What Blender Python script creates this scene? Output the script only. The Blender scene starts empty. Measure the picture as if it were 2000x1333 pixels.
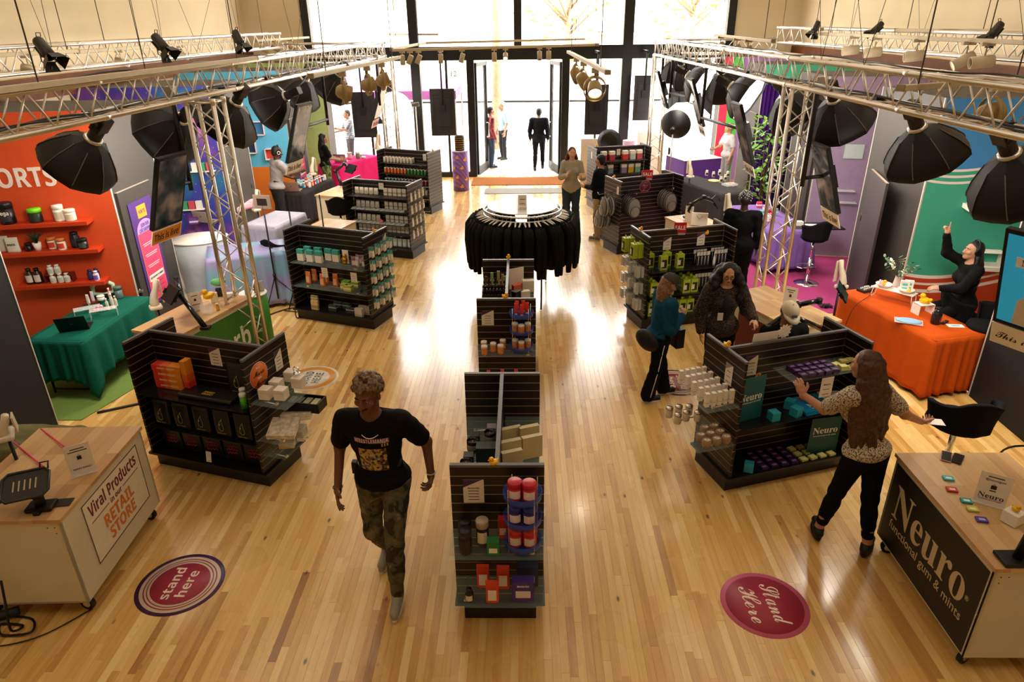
import bpy,math,random
import numpy as np
from mathutils import Vector,Matrix
random.seed(7); rnd = random.random; uni = random.uniform
PI = math.pi
SC = bpy.context.scene; COL = SC.collection
# ------------------------------------------------------------------ camera
HC = 4.05; FPX = 1345.0
RW = Matrix(((0.99984511,0.00456034,0.01699857),(0.01347042,0.42330794,-0.90588572),(-0.01132678,0.90597439,0.42318094)))
cd = bpy.data.cameras.new('camera'); cam = bpy.data.objects.new('camera',cd); COL.objects.link(cam)
cd.sensor_width = 36; cd.lens = FPX / 2000 * 36; cd.clip_start = .05; cd.clip_end = 300
cam.matrix_world = Matrix.Translation((0,0,HC)) @ RW.to_4x4()
SC.camera = cam
# ------------------------------------------------------------------ world, lights, exposure
SC.view_settings.view_transform = 'Standard'; SC.view_settings.look = 'None'
SC.view_settings.gamma = 1; SC.view_settings.use_curve_mapping = False
SC.view_settings.exposure = 0.0
w = bpy.data.worlds.new('sky'); SC.world = w; w.use_nodes = True
bg = w.node_tree.nodes['Background']; bg.inputs[0].default_value = (1.0,.97,.92,1); bg.inputs[1].default_value = 13.0
def area(x,y,z,sx,sy,e,col=(1,.86,.67),rot=(0,0,0)):
 l = bpy.data.lights.new('added_fill_light','AREA'); l.shape = 'RECTANGLE'; l.size = sx; l.size_y = sy; l.energy = e; l.color = col
 o = bpy.data.objects.new('added_fill_light',l); COL.objects.link(o); o.location = (x,y,z); o.rotation_euler = rot
for yy in (2.5,8,13.5):
 for xx in (-4.2,0,4.2):
  area(xx,yy,6.9,3.2,4.2,52 if xx else 36)  # unseen warm area lamps added overhead to brighten camera-facing goods
# ------------------------------------------------------------------ pixel -> world helpers (2000 x 1333 frame)
def ray(px,py): return RW @ Vector((px - 1000,-(py - 666.5),-FPX))
def G(px,py,z=0.0):
 d = ray(px,py); t = (z - HC) / d.z; return Vector((d.x * t,d.y * t,z))
def Y(px,py,y):
 d = ray(px,py); t = y / d.y; return Vector((d.x * t,y,HC + d.z * t))
def X(px,py,x):
 d = ray(px,py); t = x / d.x; return Vector((x,d.y * t,HC + d.z * t))
def T(x,y,z,rz=0,rx=0,ry=0): return Matrix.Translation((x,y,z)) @ Matrix.Rotation(rz,4,'Z') @ Matrix.Rotation(ry,4,'Y') @ Matrix.Rotation(rx,4,'X')
def R_(d): return math.radians(d)
def frame(o,xd,yd):
 x = Vector(xd).normalized(); yv = Vector(yd); z = x.cross(yv).normalized(); yv = z.cross(x)
 M = Matrix((x,yv,z)).transposed().to_4x4(); M.translation = Vector(o); return M
def aim(o,d,up=(0,0,1)):          # local +Z points along d
 z = Vector(d).normalized(); x = Vector(up).cross(z)
 if x.length < 1e-4: x = Vector((1,0,0))
 x.normalize(); yv = z.cross(x); M = Matrix((x,yv,z)).transposed().to_4x4(); M.translation = Vector(o); return M
# ------------------------------------------------------------------ materials
MATS = {}
def mat(n,c=(.5,.5,.5),r=.5,m=0.0,e=0,tr=0,var=.05,sc=12,bump=0,alpha=1,coat=0,ior=1.45,sheen=0):
 if n in MATS: return MATS[n]
 M = bpy.data.materials.new(n); M.use_nodes = True; nt = M.node_tree; b = nt.nodes['Principled BSDF']
 b.inputs['Base Color'].default_value = (*c,1); b.inputs['Roughness'].default_value = r; b.inputs['Metallic'].default_value = m
 b.inputs['IOR'].default_value = ior
 if r >= .8: b.inputs['Specular IOR Level'].default_value = .15
 if tr: b.inputs['Transmission Weight'].default_value = tr
 if alpha < 1: b.inputs['Alpha'].default_value = alpha
 if coat: b.inputs['Coat Weight'].default_value = coat; b.inputs['Coat Roughness'].default_value = .1
 if sheen: b.inputs['Sheen Weight'].default_value = sheen
 if e: b.inputs['Emission Color'].default_value = (*c,1); b.inputs['Emission Strength'].default_value = e
 if var or bump:
  tc = nt.nodes.new('ShaderNodeTexCoord'); nz = nt.nodes.new('ShaderNodeTexNoise'); nz.inputs['Scale'].default_value = sc; nz.inputs['Detail'].default_value = 3
  nt.links.new(tc.outputs['Object'],nz.inputs['Vector'])
  if var:
   cr = nt.nodes.new('ShaderNodeValToRGB'); cr.color_ramp.elements[0].position = .3; cr.color_ramp.elements[1].position = .7
   cr.color_ramp.elements[0].color = (*[max(0,v * (1 - var)) for v in c],1); cr.color_ramp.elements[1].color = (*[min(1,v * (1 + var)) for v in c],1)
   nt.links.new(nz.outputs['Fac'],cr.inputs[0]); nt.links.new(cr.outputs[0],b.inputs['Base Color'])
  if bump:
   bp = nt.nodes.new('ShaderNodeBump'); bp.inputs['Strength'].default_value = bump; bp.inputs['Distance'].default_value = .01
   nt.links.new(nz.outputs['Fac'],bp.inputs['Height']); nt.links.new(bp.outputs[0],b.inputs['Normal'])
 MATS[n] = M; return M
def hx(s,k=1.0):
 v = [int(s[i:i + 2],16) / 255 for i in (0,2,4)]
 return tuple(((x / 12.92) if x <= .04045 else ((x + .055) / 1.055) ** 2.4) * k for x in v)
def cm(s,r=.5,**k): return mat('c_' + s + ('_%d' % int(r * 100)) + ''.join('%s%s' % i for i in sorted(k.items())),hx(s),r,**k)
def glassmat():
 M = bpy.data.materials.new('clear_glass'); M.use_nodes = True; nt = M.node_tree; b = nt.nodes['Principled BSDF']
 b.inputs['Base Color'].default_value = (.5,.66,.6,1); b.inputs['Roughness'].default_value = .04; b.inputs['Alpha'].default_value = .09
 b.inputs['Specular IOR Level'].default_value = .5
 return M
GLASS = glassmat(); MATS['clear_glass'] = GLASS
def acrylic(n,c,a):
 if n in MATS: return MATS[n]
 M = bpy.data.materials.new(n); M.use_nodes = True; b = M.node_tree.nodes['Principled BSDF']
 b.inputs['Base Color'].default_value = (*c,1); b.inputs['Roughness'].default_value = .08; b.inputs['Alpha'].default_value = a
 MATS[n] = M; return M
# ------------------------------------------------------------------ mesh builder
class MB:
 def __init__(s): s.v = []; s.f = []; s.m = []; s.s = []
 def add(s,vs,fs,mi=0,sm=False,M=None):
  o = len(s.v)
  s.v += [tuple(M @ Vector(p)) for p in vs] if M is not None else [tuple(p) for p in vs]
  for f in fs: s.f.append([i + o for i in f]); s.m.append(mi); s.s.append(sm)
  return s
 def box(s,a,b,mi=0,M=None):
  x0,y0,z0 = a; x1,y1,z1 = b
  return s.add([(x0,y0,z0),(x1,y0,z0),(x1,y1,z0),(x0,y1,z0),(x0,y0,z1),(x1,y0,z1),(x1,y1,z1),(x0,y1,z1)],
   [(3,2,1,0),(4,5,6,7),(0,1,5,4),(1,2,6,5),(2,3,7,6),(3,0,4,7)],mi,False,M)
 def cb(s,c,d,mi=0,M=None):
  return s.box([c[i] - d[i] / 2 for i in range(3)],[c[i] + d[i] / 2 for i in range(3)],mi,M)
 def lathe(s,prof,n=16,mi=0,M=None,sm=True,caps=True):
  vs = []; fs = []; k = len(prof)
  for r,z in prof:
   for i in range(n): a = 2 * PI * i / n; vs.append((r * math.cos(a),r * math.sin(a),z))
  for j in range(k - 1):
   for i in range(n): fs.append((j * n + i,j * n + (i + 1) % n,(j + 1) * n + (i + 1) % n,(j + 1) * n + i))
  s.add(vs,fs,mi,sm,M)
  if caps:
   o = len(s.v) - len(vs)
   s.f.append([o + i for i in range(n)][::-1]); s.m.append(mi); s.s.append(False)
   s.f.append([o + (k - 1) * n + i for i in range(n)]); s.m.append(mi); s.s.append(False)
  return s
 def cyl(s,p0,p1,r0,r1=None,n=12,mi=0,M=None,sm=True,caps=True):
  p0 = Vector(p0); p1 = Vector(p1); A = aim(p0,p1 - p0); L = (p1 - p0).length
  return s.lathe([(r0,0),(r0 if r1 is None else r1,L)],n,mi,(M @ A) if M is not None else A,sm,caps)
 def tube(s,pts,r,n=6,mi=0,M=None,closed=False):
  pts = [Vector(p) for p in pts]; k = len(pts); vs = []; fs = []; up = Vector((0,0,1)); px = None
  for i in range(k):
   a = pts[(i - 1) % k if closed else max(i - 1,0)]; b = pts[(i + 1) % k if closed else min(i + 1,k - 1)]
   d = (b - a).normalized()
   x = (px - d * px.dot(d)) if px is not None else up.cross(d)
   if x.length < 1e-3: x = Vector((1,0,0)).cross(d)
   x.normalize(); px = x; yv = d.cross(x); rr = r[i] if isinstance(r,(list,tuple)) else r
   for j in range(n): t = 2 * PI * j / n; vs.append(pts[i] + x * (rr * math.cos(t)) + yv * (rr * math.sin(t)))
  for i in range(k if closed else k - 1):
   for j in range(n): q = (i + 1) % k; fs.append((i * n + j,i * n + (j + 1) % n,q * n + (j + 1) % n,q * n + j))
  if not closed: fs.append(list(range(n))[::-1]); fs.append([(k - 1) * n + j for j in range(n)])
  return s.add(vs,fs,mi,True,M)
 def prism(s,poly,z0,z1,mi=0,M=None,sm=False):
  n = len(poly); vs = [(x,y,z0) for x,y in poly] + [(x,y,z1) for x,y in poly]
  fs = [list(range(n))[::-1],[n + i for i in range(n)]] + [(i,(i + 1) % n,n + (i + 1) % n,n + i) for i in range(n)]
  return s.add(vs,fs,mi,sm,M)
 def ell(s,c,r,mi=0,M=None,nu=14,nv=9):
  vs = []; fs = []
  for j in range(nv + 1):
   t = PI * j / nv
   for i in range(nu): a = 2 * PI * i / nu; vs.append((c[0] + r[0] * math.sin(t) * math.cos(a),c[1] + r[1] * math.sin(t) * math.sin(a),c[2] - r[2] * math.cos(t)))
  for j in range(nv):
   for i in range(nu): fs.append((j * nu + i,j * nu + (i + 1) % nu,(j + 1) * nu + (i + 1) % nu,(j + 1) * nu + i))
  return s.add(vs,fs,mi,True,M)
 def mesh(s,name,mats):
  me = bpy.data.meshes.new(name); me.from_pydata(s.v,[],s.f)
  if not isinstance(mats,(list,tuple)): mats = [mats]
  for m_ in mats: me.materials.append(m_)
  me.polygons.foreach_set('material_index',s.m); me.polygons.foreach_set('use_smooth',s.s); me.update(); return me
def link(name,data,M=None,parent=None,bev=0):
 o = bpy.data.objects.new(name,data); COL.objects.link(o)
 if parent is not None: o.parent = parent
 if M is not None: o.matrix_local = M
 if bev:
  b = o.modifiers.new('b','BEVEL'); b.width = bev; b.segments = 2; b.limit_method = 'ANGLE'
 return o
def ob(name,mb,mats,parent=None,M=None,bev=0): return link(name,mb.mesh(name,mats),M,parent,bev)
def tag(o,label,cat,group=None,kind=None):
 if label: o['label'] = label
 if cat: o['category'] = cat
 if group: o['group'] = group
 if kind: o['kind'] = kind
 return o
def thing(name,label,cat,M=None,group=None):
 return tag(link(name,None,M if M is not None else Matrix()),label,cat,group)
def struct(name,mb,mats,M=None):
 o = ob(name,mb,mats,None,M); o['kind'] = 'structure'; return o
# kit = list of (part name, mesh, [sub parts (name, mesh)]); spawn copies share mesh data
def spawn(kit,name,label,cat,M,group=None):
 if len(kit) == 1 and not kit[0][2]:
  return tag(link(name,kit[0][1],M),label,cat,group)
 t = thing(name,label,cat,M,group)
 for pn,me,subs in kit:
  p = link(pn,me,None,t)
  for sn,sm_ in subs: link(sn,sm_,None,p)
 return t
def K(*parts): return [(p[0],p[1],p[2] if len(p) > 2 else []) for p in parts]
# ------------------------------------------------------------------ text
def sty(s,k):
 U,L,D = dict(serif=(0x1D400,0x1D41A,0x1D7CE),script=(0x1D4D0,0x1D4EA,0x1D7CE),bold=(0x1D5D4,0x1D5EE,0x1D7EC),bi=(0x1D63C,0x1D656,0x1D7EC))[k]
 r = ''
 for ch in s:
  if 'A' <= ch <= 'Z': r += chr(U + ord(ch) - 65)
  elif 'a' <= ch <= 'z': r += chr(L + ord(ch) - 97)
  elif '0' <= ch <= '9': r += chr(D + ord(ch) - 48)
  else: r += ch
 return r
TC = {}
def tmesh(s,size,m,k=None,fit=None,off=0,lead=1.0,ext=.0008,res=3,shear=0):
 key = (s,size,m.name,k,fit,off)
 if key in TC: return TC[key]
 c = bpy.data.curves.new('t','FONT'); c.body = sty(s,k) if k else s; c.size = size; c.align_x = 'CENTER'; c.align_y = 'CENTER'
 c.resolution_u = res; c.offset = off; c.space_line = lead; c.extrude = ext; c.shear = shear
 o = bpy.data.objects.new('t',c); me = bpy.data.meshes.new_from_object(o); bpy.data.objects.remove(o); bpy.data.curves.remove(c)
 me.name = 'lettering'; me.materials.clear(); me.materials.append(m)
 n = len(me.vertices); co = np.zeros(n * 3); me.vertices.foreach_get('co',co); co = co.reshape(-1,3)
 if n:
  mn = co.min(0); mx = co.max(0); ctr = (mn + mx) / 2; co[:,0] -= ctr[0]; co[:,1] -= ctr[1]
  if fit:
   wd = mx[0] - mn[0]; ht = mx[1] - mn[1]; co[:,0] *= fit[0] / wd
   if fit[1]: co[:,1] *= fit[1] / ht
   else: co[:,1] *= fit[0] / wd
  me.vertices.foreach_set('co',co.reshape(-1)); me.update()
 TC[key] = me; return me
def text(s,m,M,parent=None,size=.1,k=None,fit=None,off=0,name='lettering',**kw):
 return link(name,tmesh(s,size,m,k,fit,off,**kw),M,parent)
ORD = ('first','second','third','fourth','fifth','sixth','seventh','eighth','ninth')
BLACK = cm('0b0a0a',.45); BLK2 = cm('151314',.6); WHITE = cm('efe9df',.5); CREAM = cm('e9dcc0',.55); METAL = mat('aluminium',(.72,.70,.67),.28,1,var=.03)
CHROME = mat('chrome',(.8,.8,.8),.12,1,var=0); DMET = mat('dark_metal',(.03,.03,.03),.35,.6); GRAYL = cm('8f8f93',.5)
INK = cm('2a1a20',.6); PURP = cm('4b2a63',.6)
# ================================================================== building shell
XL,XR,YW,ZC = -7.3,7.2,19.8,7.2
def floor_mat():
 M = bpy.data.materials.new('oiled_maple'); M.use_nodes = True; nt = M.node_tree; N = nt.nodes; L = nt.links; b = N['Principled BSDF']
 at = N.new('ShaderNodeAttribute'); at.attribute_name = 'tone'; at.attribute_type = 'GEOMETRY'
 tc = N.new('ShaderNodeTexCoord'); mp = N.new('ShaderNodeMapping'); mp.inputs['Scale'].default_value = (38,2.2,1)
 L.new(tc.outputs['Object'],mp.inputs['Vector'])
 nz = N.new('ShaderNodeTexNoise'); nz.inputs['Scale'].default_value = 1; nz.inputs['Detail'].default_value = 5; L.new(mp.outputs[0],nz.inputs['Vector'])
 cr = N.new('ShaderNodeValToRGB'); e = cr.color_ramp.elements
 e[0].position = 0; e[0].color = (*hx('9c6a30'),1); e[1].position = 1; e[1].color = (*hx('f2d490'),1)
 for p,c in ((.3,'c8964e'),(.6,'e0b468')): q = e.new(p); q.color = (*hx(c),1)
 mx = N.new('ShaderNodeMath'); mx.operation = 'MULTIPLY_ADD'; mx.inputs[1].default_value = .5; L.new(nz.outputs['Fac'],mx.inputs[0]); L.new(at.outputs['Fac'],mx.inputs[2])
 sb = N.new('ShaderNodeMath'); sb.operation = 'SUBTRACT'; sb.inputs[1].default_value = .25; L.new(mx.outputs[0],sb.inputs[0]); L.new(sb.outputs[0],cr.inputs[0])
 # knots and filled nail marks
 vo = N.new('ShaderNodeTexVoronoi'); vo.inputs['Scale'].default_value = 1; mp2 = N.new('ShaderNodeMapping'); mp2.inputs['Scale'].default_value = (7,3.2,1)
 L.new(tc.outputs['Object'],mp2.inputs['Vector']); L.new(mp2.outputs[0],vo.inputs['Vector'])
 lt = N.new('ShaderNodeMapRange'); lt.inputs[1].default_value = .05; lt.inputs[2].default_value = .12; lt.inputs[3].default_value = 1; lt.inputs[4].default_value = 0
 L.new(vo.outputs['Distance'],lt.inputs[0])
 gt = N.new('ShaderNodeMath'); gt.operation = 'GREATER_THAN'; gt.inputs[1].default_value = .5; L.new(vo.outputs['Color'],gt.inputs[0])
 ml = N.new('ShaderNodeMath'); ml.operation = 'MULTIPLY'; L.new(lt.outputs[0],ml.inputs[0]); L.new(gt.outputs[0],ml.inputs[1])
 ms = N.new('ShaderNodeMath'); ms.operation = 'MULTIPLY'; ms.inputs[1].default_value = .8; L.new(ml.outputs[0],ms.inputs[0])
 mc = N.new('ShaderNodeMixRGB'); mc.inputs[2].default_value = (*hx('3c2410'),1); L.new(ms.outputs[0],mc.inputs[0]); L.new(cr.outputs[0],mc.inputs[1]); L.new(mc.outputs[0],b.inputs['Base Color'])
 n2 = N.new('ShaderNodeTexNoise'); n2.inputs['Scale'].default_value = 1.3; n2.inputs['Detail'].default_value = 4; L.new(tc.outputs['Object'],n2.inputs['Vector'])
 rr = N.new('ShaderNodeMapRange'); rr.inputs[3].default_value = .2; rr.inputs[4].default_value = .36; L.new(n2.outputs['Fac'],rr.inputs[0]); L.new(rr.outputs[0],b.inputs['Roughness'])
 b.inputs['Coat Weight'].default_value = .8; b.inputs['Coat Roughness'].default_value = .16
 bp = N.new('ShaderNodeBump'); bp.inputs['Strength'].default_value = .05; bp.inputs['Distance'].default_value = .004; L.new(nz.outputs['Fac'],bp.inputs['Height']); L.new(bp.outputs[0],b.inputs['Normal'])
 return M
FM = floor_mat()
def plank_mesh(rects):
 mb = MB(); tones = []
 for x0,x1,y0,y1,t,dz in rects:
  g = .0002; c = .0007
  x0 += g; x1 -= g; y0 += g; y1 -= g
  mb.add([(x0,y0,-.02),(x1,y0,-.02),(x1,y1,-.02),(x0,y1,-.02),(x0,y0,dz - c),(x1,y0,dz - c),(x1,y1,dz - c),(x0,y1,dz - c),(x0 + c,y0 + c,dz),(x1 - c,y0 + c,dz),(x1 - c,y1 - c,dz),(x0 + c,y1 - c,dz)],
   [(0,1,5,4),(1,2,6,5),(2,3,7,6),(3,0,4,7),(4,5,9,8),(5,6,10,9),(6,7,11,10),(7,4,8,11),(8,9,10,11)])
  tones += [t] * 12
 me = mb.mesh('plank',FM); a = me.attributes.new('tone','FLOAT','POINT'); a.data.foreach_set('value',tones); return me
fl = MB().box((XL - .1,-4.1,-.12),(XR + .1,YW + .1,-.02)); fl = struct('floor',fl,cm('7a5226',.8))
rs = []; wdt = .0585
x = XL
while x < XR:
 y = -4 - uni(0,1.2)
 while y < YW:
  ln = uni(.45,1.7); y1 = min(y + ln,YW)
  t = min(1,max(0,random.gauss(.58,.17)))
  if rnd() < .04: t *= .5
  rs.append((x,min(x + wdt,XR),max(y,-4),y1,t,uni(-.0006,.0004))); y += ln
 x += wdt
def visf(r):
 cx = (r[0] + r[1]) / 2; cy = (r[2] + r[3]) / 2
 return cy > 3.3 and abs(cx) < .78 * cy + .2
near = sorted([r for r in rs if visf(r)],key=lambda r: r[2])[:300]; ns = set(map(id,near))
for r in near: link('plank',plank_mesh([r]),None,fl)
fj = link('plank_field',plank_mesh([r for r in rs if id(r) not in ns]),None,fl); fj['kind'] = 'stuff'
CW = mat('cream_plaster',hx('e6d6b4'),.85,var=.04,sc=1.2,bump=.05)
struct('wall_left',MB().box((XL - .2,-4.2,0),(XL,YW + .2,ZC)),CW)
struct('wall_right',MB().box((XR,-4.2,0),(XR + .2,YW + .2,ZC)),CW)
struct('wall_rear',MB().box((XL,-4.2,0),(XR,-4,ZC)),CW)
struct('ceiling',MB().box((XL - .2,-4.2,ZC),(XR + .2,YW + .2,ZC + .15)),cm('cfc3ab',.9))
struct('wall_front',MB().box((XL,YW,0),(-5.75,YW + .25,ZC)).box((5.5,YW,0),(XR,YW + .25,ZC)).box((-5.75,YW,6.4),(5.5,YW + .25,ZC)),CW)
BR = cm('6b3a17',.6,var=.2,sc=5)
struct('trim_1',MB().box((XL,-4,3.05),(XL + .12,YW,3.35)),BR)
struct('trim_2',MB().box((XR - .12,-4,3.05),(XR,YW,3.35)),BR)
# window wall
FR = cm('17181a',.4)
wf = MB()
for xx,wd,z1 in ((-5.66,.2,6.4),(-2.87,.24,6.4),(-.12,.2,6.4),(2.78,.26,6.4),(5.42,.2,6.4)):
 if abs(xx + .12) < .01: wf.box((xx - wd / 2,YW - .08,3.2),(xx + wd / 2,YW + .16,z1))
 else: wf.box((xx - wd / 2,YW - .08,0),(xx + wd / 2,YW + .16,z1))
wf.box((-5.6,YW - .06,3.08),(5.4,YW + .14,3.42))
wf.box((-1.5,YW - .05,0),(-1.3,YW + .12,3.1)).box((1.06,YW - .05,0),(1.26,YW + .12,3.1))
wf.box((-5.6,YW - .05,0),(-1.5,YW + .1,.14)).box((1.26,YW - .05,0),(5.4,YW + .1,.14))
for xx in (-4.2,-2.05,2.0,4.1): wf.box((xx - .03,YW - .03,.14),(xx + .03,YW + .05,3.08))
w1 = struct('window_1',wf,FR)
WG = bpy.data.materials.new('window_glass'); WG.use_nodes = True; _b = WG.node_tree.nodes['Principled BSDF']; _b.inputs['Base Color'].default_value = (1,1,1,1); _b.inputs['Alpha'].default_value = .06; _b.inputs['Roughness'].default_value = .02
for a,b,z0,z1 in ((-5.56,-2.99,3.42,6.4),(-2.75,-.22,3.42,6.4),(-.02,2.65,3.42,6.4),(2.91,5.32,3.42,6.4),(-5.56,-4.23,.14,3.08),(-4.17,-2.99,.14,3.08),(-2.75,-2.08,.14,3.08),(-2.02,-1.5,.14,3.08),(1.26,1.97,.14,3.08),(2.03,2.65,.14,3.08),(2.91,4.07,.14,3.08),(4.13,5.32,.14,3.08)):
 ob('pane',MB().box((a,YW + .02,z0),(b,YW + .03,z1)),WG,w1)
# open glass door leaf, folded outwards
for k,(xx,sg) in enumerate(((-1.3,1),(1.06,-1))):
 d = struct('door_%d' % (k + 1),MB().box((-.05,0,.02),(.05,.07,3.0)).box((-.05,.93,.02),(.05,1.0,3.0)).box((-.05,0,2.9),(.05,1,3.0)).box((-.05,0,.02),(.05,1,.25)),FR,T(xx,YW + .16,0,R_(-14 * sg)))
 ob('pane',MB().box((-.006,.07,.25),(.006,.93,2.9)),WG,d)
 ob('handle',MB().tube([(sg * .05,.85,.95),(sg * .12,.85,.95),(sg * .12,.85,1.35),(sg * .05,.85,1.35)],.014),METAL,d)
# "12" street number seen on the glass
text('12',INK,frame((-1.85,YW + .015,2.75),(1,0,0),(0,0,1)),w1,size=.2)
# ------------------------------------------------------------------ outside, in strong daylight
struct('sidewalk',MB().box((-30,YW + .2,-.15),(30,YW + 5,-.01)),cm('d8d2c8',.8))
struct('street',MB().box((-60,YW + 5,-.3),(60,YW + 40,-.12)),cm('b9b6b0',.85))
bd = thing('building','pale building across the street with rows of windows','building',T(0,40,0))
ob('wall',MB().box((-45,0,0),(45,8,8.2)),cm('efe8dc',.8),bd)
ob('parapet',MB().box((-45.2,-.25,8.2),(45.2,8,8.6)),cm('e4dac8',.8),bd)
WGM = cm('93a886',.4);
for i in range(-9,10):
 for z in (1.2,4.6):
  f = ob('window',MB().box((i * 3.1 - .9,-.08,z),(i * 3.1 + .9,0,z + 1.8)),cm('d8c9a4',.6),bd)
  ob('pane',MB().box((i * 3.1 - .8,-.1,z + .1),(i * 3.1 + .8,-.085,z + 1.7)),WGM,f)
def palm(x,y,r,h,lab):
 t = thing('street_tree',lab,'tree',T(x,y,-.12))
 ob('trunk',MB().tube([(0,0,0),(.05,0,h * .5),(0,.1,h)],[r,r * .85,r * .7],10),cm('a98f73',.9,var=.25,sc=4),t)
 mb = MB()
 for i in range(420):
  a = uni(0,2 * PI); q = uni(.2,1) * 2.0; zz = h + uni(-2.4,1.6)
  c = Vector((q * math.cos(a),q * math.sin(a),zz)); s = uni(.08,.2); M = Matrix.Translation(c) @ Matrix.Rotation(uni(0,6),4,'Z') @ Matrix.Rotation(uni(-1,1),4,'X')
  mb.add([(-s,0,0),(0,-s * .5,0),(s,0,.02),(0,s * .5,0)],[(0,1,2,3)],0,False,M)
 ob('crown',mb,cm('b9b24a',.6,var=.3,sc=3),t)['kind'] = 'stuff'
 bm = MB()
 for i in range(9):
  a = i * .7; bm.tube([(0,0,h - 1.6 + .1 * i),(math.cos(a) * .9,math.sin(a) * .9,h - .8 + .1 * i),(math.cos(a) * 1.9,math.sin(a) * 1.9,h - .2)],[.05,.03,.015],5)
 ob('branches',bm,cm('8d7860',.9),t)
palm(-.9,24.5,.17,7.5,'tall pale trunk standing in the street opposite the doorway')
palm(1.6,27,.12,5.2,'leafy yellow-green street tree seen through the upper window right of centre')
palm(6.4,28.5,.12,5.4,'leafy yellow-green street tree furthest right beyond the glass')
PK = cm('d773c9',.7)
for tx,ty,lb in ((-3.2,22.9,'pink pop-up canopy on the sidewalk left of the doorway'),(-5.6,22.6,'pink pop-up canopy at the far left of the window')):
 t = thing('canopy_tent',lb,'tent',T(tx,ty,0))
 ob('roof',MB().add([(-1.2,-1.2,2.15),(1.2,-1.2,2.15),(1.2,1.2,2.15),(-1.2,1.2,2.15),(0,0,2.95)],[(0,1,4),(1,2,4),(2,3,4),(3,0,4)]),PK,t)
 ob('valance',MB().add([(-1.2,-1.2,2.15),(1.2,-1.2,2.15),(1.2,1.2,2.15),(-1.2,1.2,2.15),(-1.2,-1.2,1.9),(1.2,-1.2,1.9),(1.2,1.2,1.9),(-1.2,1.2,1.9)],[(0,4,5,1),(1,5,6,2),(2,6,7,3),(3,7,4,0)]),cm('a94ba6',.7),t)
 for sx in (-1,1):
  for sy in (-1,1): ob('leg',MB().box((sx * 1.18 - .02,sy * 1.18 - .02,0),(sx * 1.18 + .02,sy * 1.18 + .02,2.15)),METAL,t)
# ------------------------------------------------------------------ booths: dark closets between coloured booth walls
HB = 3.12
GRY = cm('3b3734',.55,var=.06,sc=2); GRY_SHADED = cm('0e0b0b',.7)  # second tone, for the nearest closets: their shade is put into the panel colour
def nodes_mat(n,fn):
 M = bpy.data.materials.new(n); M.use_nodes = True; fn(M.node_tree,M.node_tree.nodes['Principled BSDF']); return M
def galaxy(nt,b):
 N = nt.nodes; L = nt.links; tc = N.new('ShaderNodeTexCoord')
 n1 = N.new('ShaderNodeTexNoise'); n1.inputs['Scale'].default_value = 1.1; n1.inputs['Detail'].default_value = 6; n1.inputs['Distortion'].default_value = .6; L.new(tc.outputs['Object'],n1.inputs['Vector'])
 cr = N.new('ShaderNodeValToRGB'); e = cr.color_ramp.elements; e[0].position = .3; e[0].color = (*hx('1f6f86'),1); e[1].position = .72; e[1].color = (*hx('e58ab8'),1)
 for p,c in ((.42,'2b3f9a'),(.5,'3b2f8c'),(.6,'7d3f9a')): q = e.new(p); q.color = (*hx(c),1)
 L.new(n1.outputs['Fac'],cr.inputs[0])
 v = N.new('ShaderNodeTexVoronoi'); v.inputs['Scale'].default_value = 14; L.new(tc.outputs['Object'],v.inputs['Vector'])
 mr = N.new('ShaderNodeMapRange'); mr.inputs[1].default_value = .05; mr.inputs[2].default_value = .09; mr.inputs[3].default_value = 1; mr.inputs[4].default_value = 0; L.new(v.outputs['Distance'],mr.inputs[0])
 mc = N.new('ShaderNodeMixRGB'); mc.inputs[2].default_value = (.9,.9,1,1); L.new(mr.outputs[0],mc.inputs[0]); L.new(cr.outputs[0],mc.inputs[1]); L.new(mc.outputs[0],b.inputs['Base Color'])
GAL = nodes_mat('galaxy_mural',galaxy)
def split_z(n,zs,wave=0):
 # colour bands by height of the painted mural; zs = [(z, colour)] from the floor up
 def fn(nt,b):
  N = nt.nodes; L = nt.links; tc = N.new('ShaderNodeTexCoord'); sp = N.new('ShaderNodeSeparateXYZ'); L.new(tc.outputs['Object'],sp.inputs[0])
  src = sp.outputs['Z']
  if wave:
   sn = N.new('ShaderNodeMath'); sn.operation = 'SINE'; ml = N.new('ShaderNodeMath'); ml.operation = 'MULTIPLY'; ml.inputs[1].default_value = wave[0]; L.new(sp.outputs['X'],ml.inputs[0])
   ph = N.new('ShaderNodeMath'); ph.operation = 'ADD'; ph.inputs[1].default_value = wave[2]; L.new(ml.outputs[0],ph.inputs[0]); L.new(ph.outputs[0],sn.inputs[0])
   am = N.new('ShaderNodeMath'); am.operation = 'MULTIPLY_ADD'; am.inputs[1].default_value = wave[1]; L.new(sn.outputs[0],am.inputs[0]); L.new(sp.outputs['Z'],am.inputs[2]); src = am.outputs[0]
  cr = N.new('ShaderNodeValToRGB'); cr.color_ramp.interpolation = 'CONSTANT'; e = cr.color_ramp.elements; e[0].position = 0; e[0].color = (*hx(zs[0][1]),1)
  e[1].position = 1; e[1].color = (*hx(zs[-1][1]),1)
  for z,c in zs[1:]: q = e.new(z / 4); q.color = (*hx(c),1)
  dv = N.new('ShaderNodeMath'); dv.operation = 'DIVIDE'; dv.inputs[1].default_value = 4; L.new(src,dv.inputs[0]); L.new(dv.outputs[0],cr.inputs[0]); L.new(cr.outputs[0],b.inputs['Base Color'])
  b.inputs['Roughness'].default_value = .65
 return nodes_mat(n,fn)
ORG = mat('orange_wall',hx('cf4a1c'),.6,var=.03,sc=1)
BLO = split_z('blue_over_orange',[(0,'d9741d'),(1.12,'59b4dc')])
w_ = 'e6d8cf'
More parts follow.
